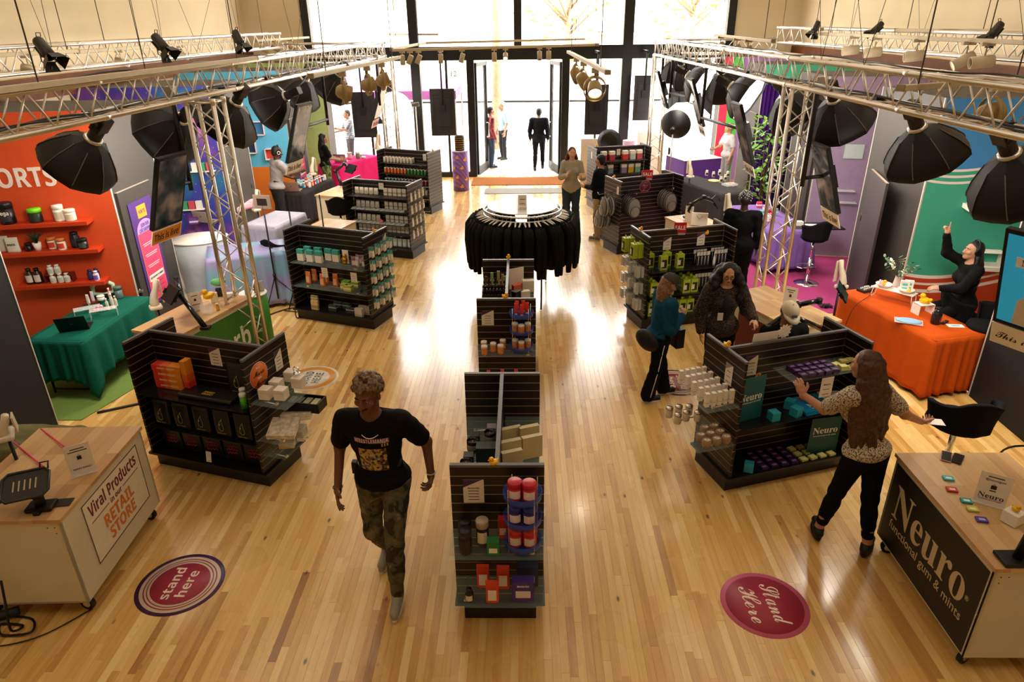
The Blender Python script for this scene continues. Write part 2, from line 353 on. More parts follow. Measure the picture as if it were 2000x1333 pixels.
TEA = split_z('wavy_mural',[(0,'bb3a12'),(.75,w_),(.79,'bb3a12'),(.85,w_),(.89,'bb3a12'),(.95,w_),(.99,'37a083'),(2.23,w_),(2.26,'37a083'),(2.31,w_),(2.34,'37a083'),(2.39,w_),(2.42,'3a85c0')],(2.1,.16,1.0))
LIL = cm('94809f',.65); GRN = cm('b6d48c',.65)
def closet(nm,side,y0,y1,face,lab,frontmat,yw,xw):
 # dark closet: aisle-facing side at |x|=5.2 from y0 to y1, mural wall on its camera side
 s = side; xf = 5.2 * s
 t = thing(nm,lab,'closet',T(0,0,0))
 xo = xw * s
 ob('carcass',MB().prism([(xf,y0),(xf,y1),(xo,y1),(xo,yw)][::(1 if s < 0 else -1)],0,HB),GRY_SHADED if y1 < 7.5 else GRY,t)
 # mural board fixed on the front
 a = Vector((xf,y0,0)); b = Vector((xo,yw,0)); d = (b - a).normalized(); L_ = (b - a).length
 n = Vector((d.y,-d.x,0));
 if n.y > 0: n = -n
 F = frame(a + n * .03,d if s > 0 else -d,(0,0,1)); F = frame(a + n * .03 if s > 0 else b + n * .03,(d if s > 0 else -d),Vector((0,0,1)).cross(d if s > 0 else -d))
 ob('mural_wall',MB().box((0,-.0,0),(L_,.028,HB)),frontmat,t,F)
 ob('edge_trim',MB().box((L_ - .004 if s < 0 else -.012,-.004,0),(L_ + .006 if s < 0 else .004,.032,HB)),cm('b9b0a6',.5),t,F)
 ob('edge_trim',MB().box((-.007,-.007,0),(.007,.007,HB),0),cm('b9b0a6',.5),t,T(xf,y1,0))
 return t,F,L_
def closet_door(t,side,y0,y1,z=2.1,ajar=0):
 xf = 5.2 * side;
 M = T(xf,y1,0,R_(ajar * side))
 d = ob('door',MB().box((-.035 if side > 0 else 0,-(y1 - y0),.02),(0 if side > 0 else .035,0,z)),cm('37322f' if side < 0 else '33292b',.55),t,M,.003)
 ob('hinge',MB().cyl((-.03 * side,.0,1.2),(-.03 * side,0,1.32),.014,n=8),BLACK,d)
 ob('door_edge',MB().box((-.034 if side > 0 else 0.001,-(y1 - y0) + .003,z),(-.001 if side > 0 else .034,-.003,z + .004)),cm('a08f80',.5),d)
 return d
c1,F1,L1_ = closet('storage_closet',-1,8.62,9.8,0,'dark closet right of the orange shelf wall, with the how-to poster on its door',ORG,8.22,7.28)
d1 = closet_door(c1,-1,8.66,9.5)
c2,F2,L2_ = closet('storage_closet',-1,12.0,13.3,0,'dark closet with the galaxy mural on its front',GAL,11.66,7.28); closet_door(c2,-1,12.1,13.05)
c3,F3,L3_ = closet('storage_closet',-1,15.7,16.9,0,'dark closet with the sky blue and orange wall on its front',BLO,15.3,7.28); closet_door(c3,-1,15.8,16.6)
c4,F4,L4_ = closet('storage_closet',-1,19.0,19.6,0,'dark closet by the window with a pale green front wall',GRN,18.6,7.28)
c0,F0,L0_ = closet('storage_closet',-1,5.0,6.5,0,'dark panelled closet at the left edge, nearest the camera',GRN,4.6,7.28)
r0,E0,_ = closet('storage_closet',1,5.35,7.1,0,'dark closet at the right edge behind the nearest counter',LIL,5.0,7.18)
r1,E1,M1_ = closet('storage_closet',1,9.0,10.6,0,'dark closet with an ajar door beside the teal wave wall',TEA,8.6,7.18); closet_door(r1,1,9.38,10.4,1.98,-14)
r2,E2,M2_ = closet('storage_closet',1,12.5,13.8,0,'closet with the lilac wall on its front',LIL,12.1,7.18); closet_door(r2,1,12.6,13.5)
r3,E3,M3_ = closet('storage_closet',1,15.9,17.1,0,'closet with the mint green wall and purple drape on its front',cm('4fb794',.65),15.5,7.18); closet_door(r3,1,16.0,16.9)
STR = bpy.data.materials.new('stripe');
def strp(nt,b):
 N = nt.nodes; L = nt.links; tc = N.new('ShaderNodeTexCoord'); sp = N.new('ShaderNodeSeparateXYZ'); L.new(tc.outputs['Object'],sp.inputs[0]); cr = N.new('ShaderNodeValToRGB'); cr.color_ramp.interpolation = 'CONSTANT'
 e = cr.color_ramp.elements; e[0].position = 0; e[0].color = (*hx('ff3360'),1); e[1].position = 1; e[1].color = (*hx('b070d8'),1)
 for p,c in ((.09,'5fe05a'),(.22,'b48ae0')): q = e.new(p); q.color = (*hx(c),1)
 dv = N.new('ShaderNodeMath'); dv.operation = 'DIVIDE'; dv.inputs[1].default_value = 2.2; L.new(sp.outputs['X'],dv.inputs[0]); L.new(dv.outputs[0],cr.inputs[0]); L.new(cr.outputs[0],b.inputs['Base Color'])
r4,E4,M4_ = closet('storage_closet',1,19.2,19.6,0,'closet by the window with vertical green, red and violet stripes on its front',nodes_mat('candy_stripes',strp),18.9,7.18)
# booth rugs
def rug(poly,c,lab):
 tag(ob('rug',MB().prism(poly,.0006,.008),cm(c,.95)),lab,'rug')
rug([(-7.2,6.6),(-5.0,6.6),(-4.6,7.9),(-5.0,8.5),(-7.2,8.1)],'6c8440','pale green rug under the teal draped table')
rug([(-7.2,9.9),(-4.9,9.9),(-4.3,11.2),(-5.2,11.9),(-7.2,11.55)],'c4beb2','light grey rug in the galaxy booth')
rug([(4.15,9.6),(5.15,9.6),(7.1,10.7),(7.1,12.0),(5.2,12.4),(3.35,12.1),(3.2,10.6)],'9c3a6c','bright pink rug under the purple draped table')
# doormats
tag(ob('doormat',MB().box((-1.4,18.6,.0006),(1.2,19.6,.012)),cm('8a5226',.95,var=.15,sc=30)),'brown doormat inside the open doorway','doormat')
tag(ob('doormat',MB().box((-1.0,17.6,.0006),(1.0,18.2,.01)),cm('8f8c86',.9)),'grey mat in front of the brown doormat','doormat')
# ================================================================== lighting trusses
TM = mat('truss_aluminium',(.78,.74,.68),.3,1,var=.05,sc=3)
def truss(lab,p0,p1,s=.29,pitch=.45,faces=4,group=None):
 p0 = Vector(p0); p1 = Vector(p1); L = (p1 - p0).length; M = aim(p0,p1 - p0)
 t = thing('lighting_truss',lab,'truss',M,group)
 h = s / 2; cs = [(-h,-h),(h,-h),(h,h),(-h,h)]
 nseg = max(1,round(L / 2.5))
 ch = MB().cyl((0,0,0),(0,0,L),.025,n=12)
 for i in range(nseg + 1):
  z = min(L - .02,max(.02,L * i / nseg)); ch.cyl((0,0,z - .03),(0,0,z + .03),.0285,n=12)
 cme = ch.mesh('chord',TM)
 for c in cs: link('chord',cme,T(c[0],c[1],0),t)
 n = max(1,round(L / pitch)); st = L / n
 br = MB().cyl((-h,0,0),(h,0,st / 2),.0085,n=6).mesh('brace',TM)
 for fi in range(faces):
  A = Matrix.Rotation(fi * PI / 2,4,'Z') @ Matrix.Translation((0,-h,0))
  for i in range(n):
   link('brace',br,A @ Matrix.Translation((0,0,i * st)),t)
   link('brace',br,A @ Matrix.Translation((0,0,(i + 1) * st)) @ Matrix.Rotation(PI,4,'Y') @ Matrix.Scale(-1,4,(1,0,0)),t)
 rg = MB()
 for a in range(4):
  b = (a + 1) % 4; rg.cyl((*cs[a],0),(*cs[b],0),.012,n=6)
 rm = rg.mesh('end_frame',TM); link('end_frame',rm,T(0,0,.03),t); link('end_frame',rm,T(0,0,L - .03),t)
 return t
ZT = 3.46
truss('long aluminium truss above the left row of booths, nearest the aisle',(-3.92,3.6,ZT),(-3.3,16.9,ZT))
truss('long aluminium truss above the right row of booths, nearest the aisle',(3.42,3.6,ZT),(3.06,16.5,ZT))
truss('aluminium truss high along the left wall',(-6.35,5.2,ZT + .22),(-5.6,16.9,ZT + .22))
truss('aluminium truss high along the right wall',(6.3,5.6,ZT + .22),(5.7,16.5,ZT + .22))
truss('short cross truss at the window end of the left row',(-5.45,17.05,ZT),(-3.15,17.05,ZT),faces=4)
truss('short cross truss at the window end of the right row',(3.2,16.65,ZT),(5.6,16.65,ZT),faces=4)
truss('upright truss tower by the counter with the green front',(-3.5,7.95,.02),(-3.5,7.95,3.3))
truss('upright truss tower beside the purple draped table',(3.42,9.05,.02),(3.42,9.05,3.3))
truss('upright truss tower by the window, left of the doorway',(-3.15,17.05,.02),(-3.15,17.05,3.3))
truss('upright truss tower by the window, right of the doorway',(3.1,16.65,.02),(3.1,16.65,3.3))
# cables lying on the trusses
def cable(pts,r,lab,c=None,group=None,cat='cable',n=5):
 P = [Vector(p) for p in pts]; out = []
 for i in range(len(P) - 1):
  a = P[max(i - 1,0)]; b = P[i]; c2 = P[i + 1]; d = P[min(i + 2,len(P) - 1)]
  for k in range(6):
   t = k / 6; out.append(.5 * ((2 * b) + (c2 - a) * t + (2 * a - 5 * b + 4 * c2 - d) * t * t + (3 * b - a - 3 * c2 + d) * t ** 3))
 out.append(P[-1])
 return tag(ob('cable',MB().tube(out,r,n),c or BLACK),lab,cat,group)
for sx,xa,xb,y0,y1 in ((-1,-3.88,-3.34,3.8,16.5),(1,3.4,3.06,3.8,16.3)):
 for q in range(3):
  pts = []
  for i in range(26):
   f = i / 25; pts.append((xa + (xb - xa) * f + .09 * math.sin(i * 1.3 + q * 2) * (1 if q else .5),y0 + (y1 - y0) * f,3.335 + (.02 if q < 2 else .31) + .012 * math.sin(i * 2.1 + q)))
  cable(pts,.008 + .003 * (q == 0),('thickest black cable inside the bottom of the %s aisle truss','thin black cable winding along the bottom of the %s aisle truss','black cable lying on the top chords of the %s aisle truss')[q] % ('left' if sx < 0 else 'right'),group='cables on the %s aisle truss' % ('left' if sx < 0 else 'right'))
# suspension wires up to the ceiling
WIRE = cm('2b2622',.4)
def wires(lst,lab,group):
 for a,b,r in lst: tag(ob('wire',MB().tube([a,b],r,4),WIRE),lab,'wire',group)
wl = []
for (px,y,dx) in ((-6.2,6.2,.3),(-6.0,8.2,-.2),(-5.9,9.3,.5),(-5.8,12,.1),(-5.7,13,-.6),(-5.65,15,.3),(-3.75,7.3,.2),(-3.5,11.5,-.3)):
 wl.append(((px,y,3.6 + .2 * (px < -5)),(px + dx,y - .5,ZC),.0035)); wl.append(((px,y,3.6),(px - dx * 2.2,y + .9,ZC),.003))
wires(wl,'thin dark suspension wire above the left trusses','wires above the left trusses')
wl = []
for (px,y,dx) in ((6.1,6.4,.3),(6.0,7.6,-.3),(5.95,8.9,.4),(5.8,11,.2),(5.7,13.2,-.3),(3.3,7.2,.3),(3.2,8.0,.15),(3.1,12.5,.2)):
 wl.append(((px,y,3.6 + .2 * (px > 5)),(px + dx,y - .5,ZC),.0035)); wl.append(((px,y,3.6),(px - dx * 2.2,y + .9,ZC),.003))
wires(wl,'thin dark suspension wire above the right trusses','wires above the right trusses')
# ------------------------------------------------------------------ cream track rails with track heads
CRM = cm('c9bb9d',.5)
def rail(a,b,lab,w=.06,h=.045):
 a = Vector(a); b = Vector(b); M = frame(a,b - a,Vector((0,0,1)).cross(b - a)); L = (b - a).length
 t = thing('track_rail',lab,'track rail',M)
 ob('rail',MB().box((0,-w / 2,0),(L,w / 2,h)),CRM,t,None,.004)
 ob('slot',MB().box((.01,-w * .2,-.003),(L - .01,w * .2,.004)),cm('6b5f4b',.6),t)
 ob('end_cap',MB().box((-.012,-w / 2 - .003,-.003),(.01,w / 2 + .003,h + .003)),cm('9b8c6c',.6),t)
 ob('end_cap',MB().box((L - .01,-w / 2 - .003,-.003),(L + .012,w / 2 + .003,h + .003)),cm('9b8c6c',.6),t)
 for q in (.12,.88): ob('suspension_rod',MB().cyl((L * q,0,h),(L * q,0,ZC - a.z),.006,n=6),cm('5a4c3a',.4),t)
 return t
RL = [((608,153),(780,115),3.5,'cream track rail carrying three ring spotlights, left of centre'),((1110,104),(1187,146),3.5,'cream track rail carrying the lit ring spotlight, right of centre'),
 ((765,101),(1168,90),3.56,'cream track rail with cylinder spots crossing the aisle'),((832,86),(1150,78),3.56,'cream track rail crossing the aisle behind the one with cylinder spots'),
 ((765,99),(830,86),3.565,'short cream rail closing the left end of the aisle frame'),((1758,178),(2010,160),3.5,'thick cream track rail at the right edge, nearest the camera'),
 ((-30,113),(152,103),3.72,'cream track rail over the left wall truss, at the left edge'),((150,105),(480,80),3.7,'cream track rail over the left wall truss, towards the window'),
 ((1520,55),(1605,60),3.8,'short cream rail high at the right corner'),((1590,68),(2005,88),3.75,'long cream track rail over the right wall truss'),((1750,62),(1945,64),3.82,'cream rail hanging above the right wall truss'),
 ((-30,187),(500,117),3.62,'cream rail lying along the top of the left aisle truss'),((758,69),(855,69),3.7,'short cream rail before the upper window, left of centre'),((1170,64),(1272,61),3.7,'short cream rail before the upper window, right of centre'),
 ((1145,78),(1165,90),3.566,'short cream rail closing the right end of the aisle frame'),((500,82),(602,75),3.68,'cream rail in front of the left window edge'),((1398,71),(1510,84),3.7,'cream rail over the right aisle truss, near the window')]
for a,b,z,lb in RL: rail(G(*a,z),G(*b,z),lb)
GOLD = cm('a8905e',.35)
def onr(i,px):   # hanging point under rail i
 a,b,z,_ = RL[i]; A = G(*a,z); B = G(*b,z); lo,hi = 0.0,1.0
 for _ in range(30):
  m = (lo + hi) / 2; c = RW.transposed() @ (A.lerp(B,m) - Vector((0,0,HC))); u = 1000 - FPX * c.x / c.z
  if (u < px) == (b[0] > a[0]): lo = m
  else: hi = m
 return A.lerp(B,lo)
def lamp_on(o,d,e,ang=35,col=(1,.82,.6)):
 l = bpy.data.lights.new('spot','SPOT'); l.energy = e; l.spot_size = R_(ang); l.color = col; l.shadow_soft_size = .05; l.spot_blend = .6
 q = bpy.data.objects.new('spot_light',l); COL.objects.link(q); q.matrix_world = aim(o,-Vector(d))
LENS = mat('lit_lens',(1,.86,.62),.4,e=14,var=0)
def ringspot(p,d,lab,lit=False,s=1.0):
 # adapter + gimbal ring + drum head
 t = thing('ring_spotlight',lab,'spotlight',Matrix.Translation(p))
 ob('adapter',MB().cb((0,0,-.03),(.09 * s,.05 * s,.06 * s)),CRM,t)
 ob('stem',MB().cyl((0,0,-.06 * s),(0,0,-.1 * s),.012),GOLD,t)
 d = Vector(d).normalized(); sd = Vector((0,0,1)).cross(d).normalized(); c = Vector((0,0,-.24 * s)); r = .135 * s
 pts = [c + sd * (r * math.cos(a)) + Vector((0,0,1)) * (r * math.sin(a)) for a in [i * PI / 10 for i in range(20)]]
 rb = MB()
 vs = []; n = len(pts)
 for p_ in pts: vs += [p_ - d * .02 * s,p_ + d * .02 * s,p_ + d * .02 * s + (p_ - c) * .06,p_ - d * .02 * s + (p_ - c) * .06]
 fs = []
 for i in range(n):
  j = (i + 1) % n
  for k in range(4): fs.append((i * 4 + k,i * 4 + (k + 1) % 4,j * 4 + (k + 1) % 4,j * 4 + k))
 rb.add(vs,fs,0,True); ob('gimbal_ring',rb,GOLD,t)
 hd = MB().lathe([(.0,-.1),(.045,-.1),(.075,-.07),(.088,-.02),(.095,.06),(.095,.085),(.082,.085),(.08,.06)],20,0,aim(c,d) @ Matrix.Scale(s,4),caps=False)
 h = ob('drum_head',hd,GOLD,t)
 ob('lens',MB().lathe([(.08 * s,0),(.05 * s,.008 * s),(0,.012 * s)],20,0,aim(c + d * .06 * s,d),caps=False),LENS if lit else cm('5a503c',.3),h)
 if lit: lamp_on(Vector(p) + c + d * .12 * s,d,12,60)
 return t
def canspot(p,d,lab,lit=False,group=None,s=1.0,c=None):
 t = thing('cylinder_spotlight',lab,'spotlight',Matrix.Translation(p),group)
 ob('adapter',MB().cb((0,0,-.01),(.1 * s,.035 * s,.04)),c or CRM,t)
 ob('stem',MB().cyl((0,0,-.03 * s),(0,0,-.1 * s),.01),c or CRM,t)
 d = Vector(d).normalized(); q = Vector((0,0,-.13 * s))
 h = ob('can',MB().lathe([(.0,-.07),(.04,-.07),(.045,-.06),(.045,.09),(.038,.09),(.037,.07)],16,0,aim(q,d) @ Matrix.Scale(s,4),caps=False),c or CRM,t)
 ob('lens',MB().lathe([(.037 * s,0),(0,.004)],16,0,aim(q + d * .065 * s,d),caps=False),LENS if lit else cm('6d6350',.3),h)
 return t
DN = Vector((0,0,-1))
for (px,py),d,lb in (((668,140),(.8,.3,-.25),'ring spotlight nearest the camera on the rail left of centre'),((716,130),(.75,.4,.15),'middle ring spotlight on the rail left of centre'),((745,124),(.8,.3,.25),'ring spotlight nearest the window on the rail left of centre')):
 ringspot(onr(0,px),d,lb)
ringspot(onr(1,1163),(0,-.75,-.65),'lit ring spotlight with a glowing face, right of centre',True)
ringspot(onr(1,1126),(.5,-.3,-.8),'unlit spotlight behind the glowing one, right of centre')
ringspot(onr(1,1140),(.6,.2,-.8),'unlit spotlight between the glowing one and the rail end')
ringspot(onr(5,1948),(.9,.1,.12),'large ring spotlight at the right edge, nearest the camera')
for ci,(px,d,lt) in enumerate(((785,(0,.3,-1),0),(800,(-.5,0,-1),0),(817,(-.5,0,-1),0),(860,(0,0,-1),0),(902,(-.3,0,-1),0),(965,(0,0,-1),0),(987,(0,-1,-.6),1),(1072,(0,0,-1),0),(1054,(0,-.5,-1),0))):
 canspot(onr(2,px),d,ORD[ci] + ' small cream cylinder spot from the left on the rail across the aisle' if not lt else 'small lit cylinder spot on the rail across the aisle',lt,None if lt else 'cylinder spots on the rail across the aisle')
for ci,px in enumerate((50,232,352)): canspot(onr(6 if px < 100 else 7,px),(1,.3,-.25),ORD[ci] + ' cream cylinder spot from the left over the left wall truss',px == 232,'cylinder spots over the left wall',1.2)
for ci,(px,lt) in enumerate(((1668,0),(1712,0),(1795,0),(1893,1),(1930,0))): canspot(onr(9,px),(-1,.2,-.55 if lt else -.1),ORD[ci] + ' cream cylinder spot from the left over the right wall truss' if not lt else 'lit cylinder spot over the right wall truss',lt,None if lt else 'cylinder spots over the right wall',1.5)
for px,py in ((512,92),(535,88),(566,84)): canspot(onr(15,px),(1,.4,-.5),'bronze cylinder spot over the far part of the left truss',0,'bronze spots over the left truss',1.2,GOLD)
for px,py in ((1408,84),(1440,88),(1462,90)): canspot(onr(16,px),(-1,.3,-.6),'bronze cylinder spot over the far part of the right truss',0,'bronze spots over the right truss',1.2,GOLD)
# barn door stage lights standing on the wall trusses
def barn(p,d,lab):
 d = Vector(d).normalized(); t = thing('stage_light',lab,'stage light',Matrix.Translation(p) @ Matrix.Scale(.62,4)); A = aim((0,0,.18),d)
 ob('housing',MB().lathe([(.0,-.2),(.06,-.2),(.075,-.17),(.08,.02),(.085,.1),(.078,.1),(.075,.06)],16,0,A,caps=False).box((-.05,-.095,-.15),(.05,-.075,.02),0,A),mat('lamp_grey',hx('3a3733'),.4,.3),t)
 ob('yoke',MB().tube([(-.1,0,.18),(-.1,0,.05),(0,0,-.02),(.1,0,.05),(.1,0,.18)],.008),BLACK,t)
 ob('clamp',MB().cb((0,0,-.04),(.05,.05,.06)),BLACK,t)
 for i in range(4):
  B = A @ Matrix.Rotation(i * PI / 2,4,'Z') @ Matrix.Translation((0,.085,.1)) @ Matrix.Rotation(R_(-28),4,'X')
  ob('barn_door',MB().add([(-.07,0,0),(.07,0,0),(.11,0,.14),(-.11,0,.14),(-.07,.003,0),(.07,.003,0),(.11,.003,.14),(-.11,.003,.14)],[(0,1,2,3),(7,6,5,4),(0,4,5,1),(2,6,7,3)]),BLACK,t,B)
 ob('handle',MB().tube([A @ Vector(q) for q in ((-.03,.06,-.19),(-.03,.1,-.22),(.03,.1,-.22),(.03,.06,-.19))],.006),BLACK,t)
for (px,py),d,lb in (((98,128),(.65,-.3,-.8),'barn door stage light over the left wall, nearest the camera'),((322,112),(.65,-.2,-.8),'middle barn door stage light over the left wall'),((470,97),(.4,-.2,-.9),'barn door stage light over the left wall, nearest the window'),
      ((1590,70),(-.4,-.3,-.9),'barn door stage light over the right wall, nearest the window'),((1708,72),(-.7,-.1,-.7),'middle barn door stage light over the right wall'),((1935,84),(-.6,-.1,-.8),'large barn door stage light over the right wall, nearest the camera')):
 barn(G(px,py,3.74),d,lb)
# ------------------------------------------------------------------ octagonal softboxes
SB = mat('softbox_fabric',hx('080706'),.5,var=.2,sc=4,bump=.12); SBG = mat('diffuser_glow',(1,.93,.82),.5,e=5,var=0)
def softbox(c,d,lab,r=.42,dep=.34,lamp=1,en=34,body='2c2722',hang=None):
 d = Vector(d).normalized(); c = Vector(c); t = thing('octagon_softbox',lab,'softbox',Matrix.Translation(c)); A = aim((0,0,0),d)
 n = 8; rings = [(.07,-dep),(.2 * r / .42,-dep * .84),(r * .8,-dep * .42),(r * .97,-.04),(r,0),(r,.04)]
 for k in range(n):
  a0 = 2 * PI * k / n + .2; a1 = a0 + 2 * PI / n; mb = MB(); vs = []
  for rr,z in rings:
   for a,q in ((a0,1),((a0 + a1) / 2,.955),(a1,1)): vs.append((rr * q * math.cos(a),rr * q * math.sin(a),z))
  fs = []
  for j in range(len(rings) - 1):
   for q in (0,1): fs.append((j * 3 + q,j * 3 + q + 1,j * 3 + q + 4,j * 3 + q + 3))
  mb.add(vs,fs,0,True); ob('panel',mb,SB,t,A)
  ob('rib',MB().tube([A @ Vector((rr * 1.008 * math.cos(a0),rr * 1.008 * math.sin(a0),z - .004)) for rr,z in rings[1:5]],.0045,5),cm('6b645a',.4),t)
 dif = MB().prism([(r * .985 * math.cos(2 * PI * k / n + .2),r * .985 * math.sin(2 * PI * k / n + .2)) for k in range(n)],.0,.006); ob('diffuser',dif,SBG,t,A)
 ob('speed_ring',MB().lathe([(.06,-dep - .03),(.085,-dep - .03),(.085,-dep + .02),(.07,-dep + .02)],16,0,A),METAL,t)
 lb = MB().cyl((0,0,-dep - .02),(0,0,-dep - .13),.065,n=14,M=A).box((-.075,-.055,-dep - .28),(.075,.055,-dep - .12),0,A); h = ob('lamp_head',lb,cm(body,.5),t,None,.008)
 vn = MB()
 for i in range(5): vn.box((-.078,-.04 + i * .018,-dep - .26),(.078,-.032 + i * .018,-dep - .15),0,A)
 ob('vent_fin',vn,BLACK,h)['kind'] = 'stuff'
 b = A @ Vector((0,0,-dep - .1)); top = Vector((hang[0],hang[1],3.3)) - c if hang else b + Vector((0,0,3.3 - (c + b).z))
 ob('yoke_arm',MB().tube([b,b + (top - b) * .5 + Vector((.03,0,0)),top],.014,8),BLACK,t)
 ob('clamp',MB().cb(top + Vector((0,0,.0)),(.07,.09,.09)).cyl(top + Vector((0,-.07,0)),top + Vector((0,.07,0)),.012,n=8),BLACK,t)
 cb = [b + Vector((.02,0,0)),b + Vector((.1,.03,.08)),top + Vector((.08,0,-.02)),top + Vector((.02,.02,.05))]; ob('power_cable',MB().tube(cb,.005,5),BLACK,t)
 if lamp:
  l = bpy.data.lights.new('softbox_light','AREA'); l.shape = 'DISK'; l.size = r * 1.8; l.energy = en; l.color = (1,.9,.78)
  q = bpy.data.objects.new('softbox_light',l); COL.objects.link(q); q.matrix_world = aim(c + d * .03,-d)
 return t
softbox(G(152,322,2.8),(-.6,.1,-.62),'black octagonal softbox in front of the orange shelf wall',.36,hang=(-3.95,6.5))
softbox(G(325,262,2.84),(-.75,.3,-.5),'black octagonal softbox left of the galaxy mural screen',.42,hang=(-3.72,9.0))
softbox(G(440,242,2.86),(-.6,.2,-.75),'black octagonal softbox right of the left truss tower',.42,hang=(-3.62,10.4))
softbox(G(522,205,2.88),(-.9,.15,-.35),'black octagonal softbox before the sky blue wall',.42,hang=(-3.6,12.5))
softbox(G(580,187,2.88),(-.55,.2,-.8),'black octagonal softbox to the right of the sky blue wall',.42,hang=(-3.5,14.2))
softbox(G(645,172,2.9),(-.6,.3,-.7),'black octagonal softbox before the pale green wall',.42,hang=(-3.4,15.4))
softbox(G(1808,308,2.8),(.42,.1,-.72),'big black octagonal softbox hanging before the teal wave wall',.38,.32,hang=(3.4,7.0))
softbox(G(1995,368,2.76),(.5,.1,-.7),'black octagonal softbox cut by the right edge',.4,.34,hang=(3.5,5.2))
softbox(G(1640,240,2.82),(.45,.3,-.75),'octagonal softbox with glowing rim right of the right truss tower',.42,hang=(3.35,9.1))
softbox(G(1556,222,2.84),(.6,.25,-.7),'octagonal softbox half hidden behind the right truss tower',.4,hang=(3.2,10.6))
softbox(G(1462,190,2.86),(.62,-.5,-.4),'octagonal softbox with bright white face before the purple drape',.42,hang=(3.15,12.3))
softbox(G(1420,172,2.88),(.4,.4,-.7),'black softbox left of the one with bright face near the purple drape',.4,hang=(3.12,13.2))
softbox(G(1372,165,2.88),(.62,-.5,-.4),'octagonal softbox with white face above the violet box table',.42,hang=(3.1,14.2))
softbox(G(1345,152,2.9),(.5,.3,-.7),'black softbox above the violet box table, second from the window',.38,hang=(3.1,15.2))
softbox(G(1318,146,2.9),(.2,.3,-.8),'small black softbox nearest the window on the right truss',.34,hang=(3.05,16.0))
# ------------------------------------------------------------------ hanging screens
def scr(nt,b):
 N = nt.nodes; L = nt.links; tc = N.new('ShaderNodeTexCoord'); n1 = N.new('ShaderNodeTexNoise'); n1.inputs['Scale'].default_value = 3; n1.inputs['Detail'].default_value = 2; L.new(tc.outputs['Object'],n1.inputs['Vector'])
 cr = N.new('ShaderNodeValToRGB'); e = cr.color_ramp.elements; e[0].position = .35; e[0].color = (*hx('16191a'),1); e[1].position = .7; e[1].color = (*hx('8a7464'),1); q = e.new(.5); q.color = (*hx('34393a'),1)
 L.new(n1.outputs['Fac'],cr.inputs[0]); L.new(cr.outputs[0],b.inputs['Base Color']); L.new(cr.outputs[0],b.inputs['Emission Color']); b.inputs['Emission Strength'].default_value = .3; b.inputs['Roughness'].default_value = .12
SCR = nodes_mat('screen_picture',scr)
def hang_screen(c,nrm,lab,w=.62,h=1.08,sign='d8862a',pole=None,txt='This is live!',tilt=0,k=None,screen=None):
 nrm = Vector(nrm).normalized(); up = Vector((0,0,1)); up = (up - nrm * up.dot(nrm)).normalized(); xd = up.cross(nrm)
 M = frame(c,xd,up); t = thing('hanging_screen',lab,'screen',M)
 ob('housing',MB().box((-w / 2,-h / 2,-.05),(w / 2,h / 2,0)),BLACK,t,None,.006)
 ob('display',MB().box((-w / 2 + .03,-h / 2 + .035,0),(w / 2 - .03,h / 2 - .035,.003)),screen or SCR,t)
 Mi = M.inverted()
 ob('bracket',MB().box((-.09,-.15,-.13),(.09,.15,-.05)),BLACK,t,None,.004)
 pw = pole or (Vector(c).x - nrm.x * .2,Vector(c).y - nrm.y * .2); zb = Vector(c).z
 P = MB().tube([Mi @ Vector((pw[0],pw[1],3.4)),Mi @ Vector((pw[0],pw[1],zb - .1))],.028,8); ob('pole',P,BLACK,t)
 ob('arm',MB().tube([Mi @ Vector((pw[0],pw[1],zb)),Vector((0,0,-.12))],.025,8),BLACK,t)
 ob('truss_clamp',MB().add([tuple(Mi @ Vector(q)) for q in ((pw[0] - .05,pw[1] - .05,3.25),(pw[0] + .05,pw[1] - .05,3.25),(pw[0] + .05,pw[1] + .05,3.25),(pw[0] - .05,pw[1] + .05,3.25),(pw[0] - .05,pw[1] - .05,3.4),(pw[0] + .05,pw[1] - .05,3.4),(pw[0] + .05,pw[1] + .05,3.4),(pw[0] - .05,pw[1] + .05,3.4))],[(3,2,1,0),(4,5,6,7),(0,1,5,4),(1,2,6,5),(2,3,7,6),(3,0,4,7)]),METAL,t)
 if screen is not None and k == 'script':
  ob('headline_box',MB().box((-.15,.12,.003),(.12,.2,.006)),WHITE,t); text('Neuro',INK,T(-.01,.16,.007),t,k='serif',fit=(.2,.05)); ob('pictured_figure',MB().prism([(-.12,-.36),(.12,-.36),(.1,-.16),(.04,-.1),(-.04,-.1),(-.1,-.16)],.003,.005).prism([(.05 * math.cos(a),-.03 + .065 * math.sin(a)) for a in [i * .52 for i in range(12)]],.003,.006,1),[cm('d8c8a8',.5),cm('b98a6a',.5)],t)
 if sign:
  s = ob('sign_board',MB().box((-w / 2,-h / 2 - .19,-.01),(w / 2,-h / 2 - .01,-.002)),cm('efe3cc',.6),t)
  ob('sign_face',MB().box((-w / 2 + .012,-h / 2 - .178,-.002),(w / 2 - .012,-h / 2 - .022,-.0005)),cm(sign,.6),s)
  text(txt,INK,T(0,-h / 2 - .1,.0005),s,size=.12,k=k,fit=(w * .84,.095 if k == 'bold' else None))
 return t
hang_screen(X(352,366,-3.92) + Vector((-.12,0,-.05)),(.9,-.22,-.33),'tilted portrait screen over the how-to poster with an orange sign below it',.5,.88,'e08a25',pole=(-4.05,8.35),k='bold')
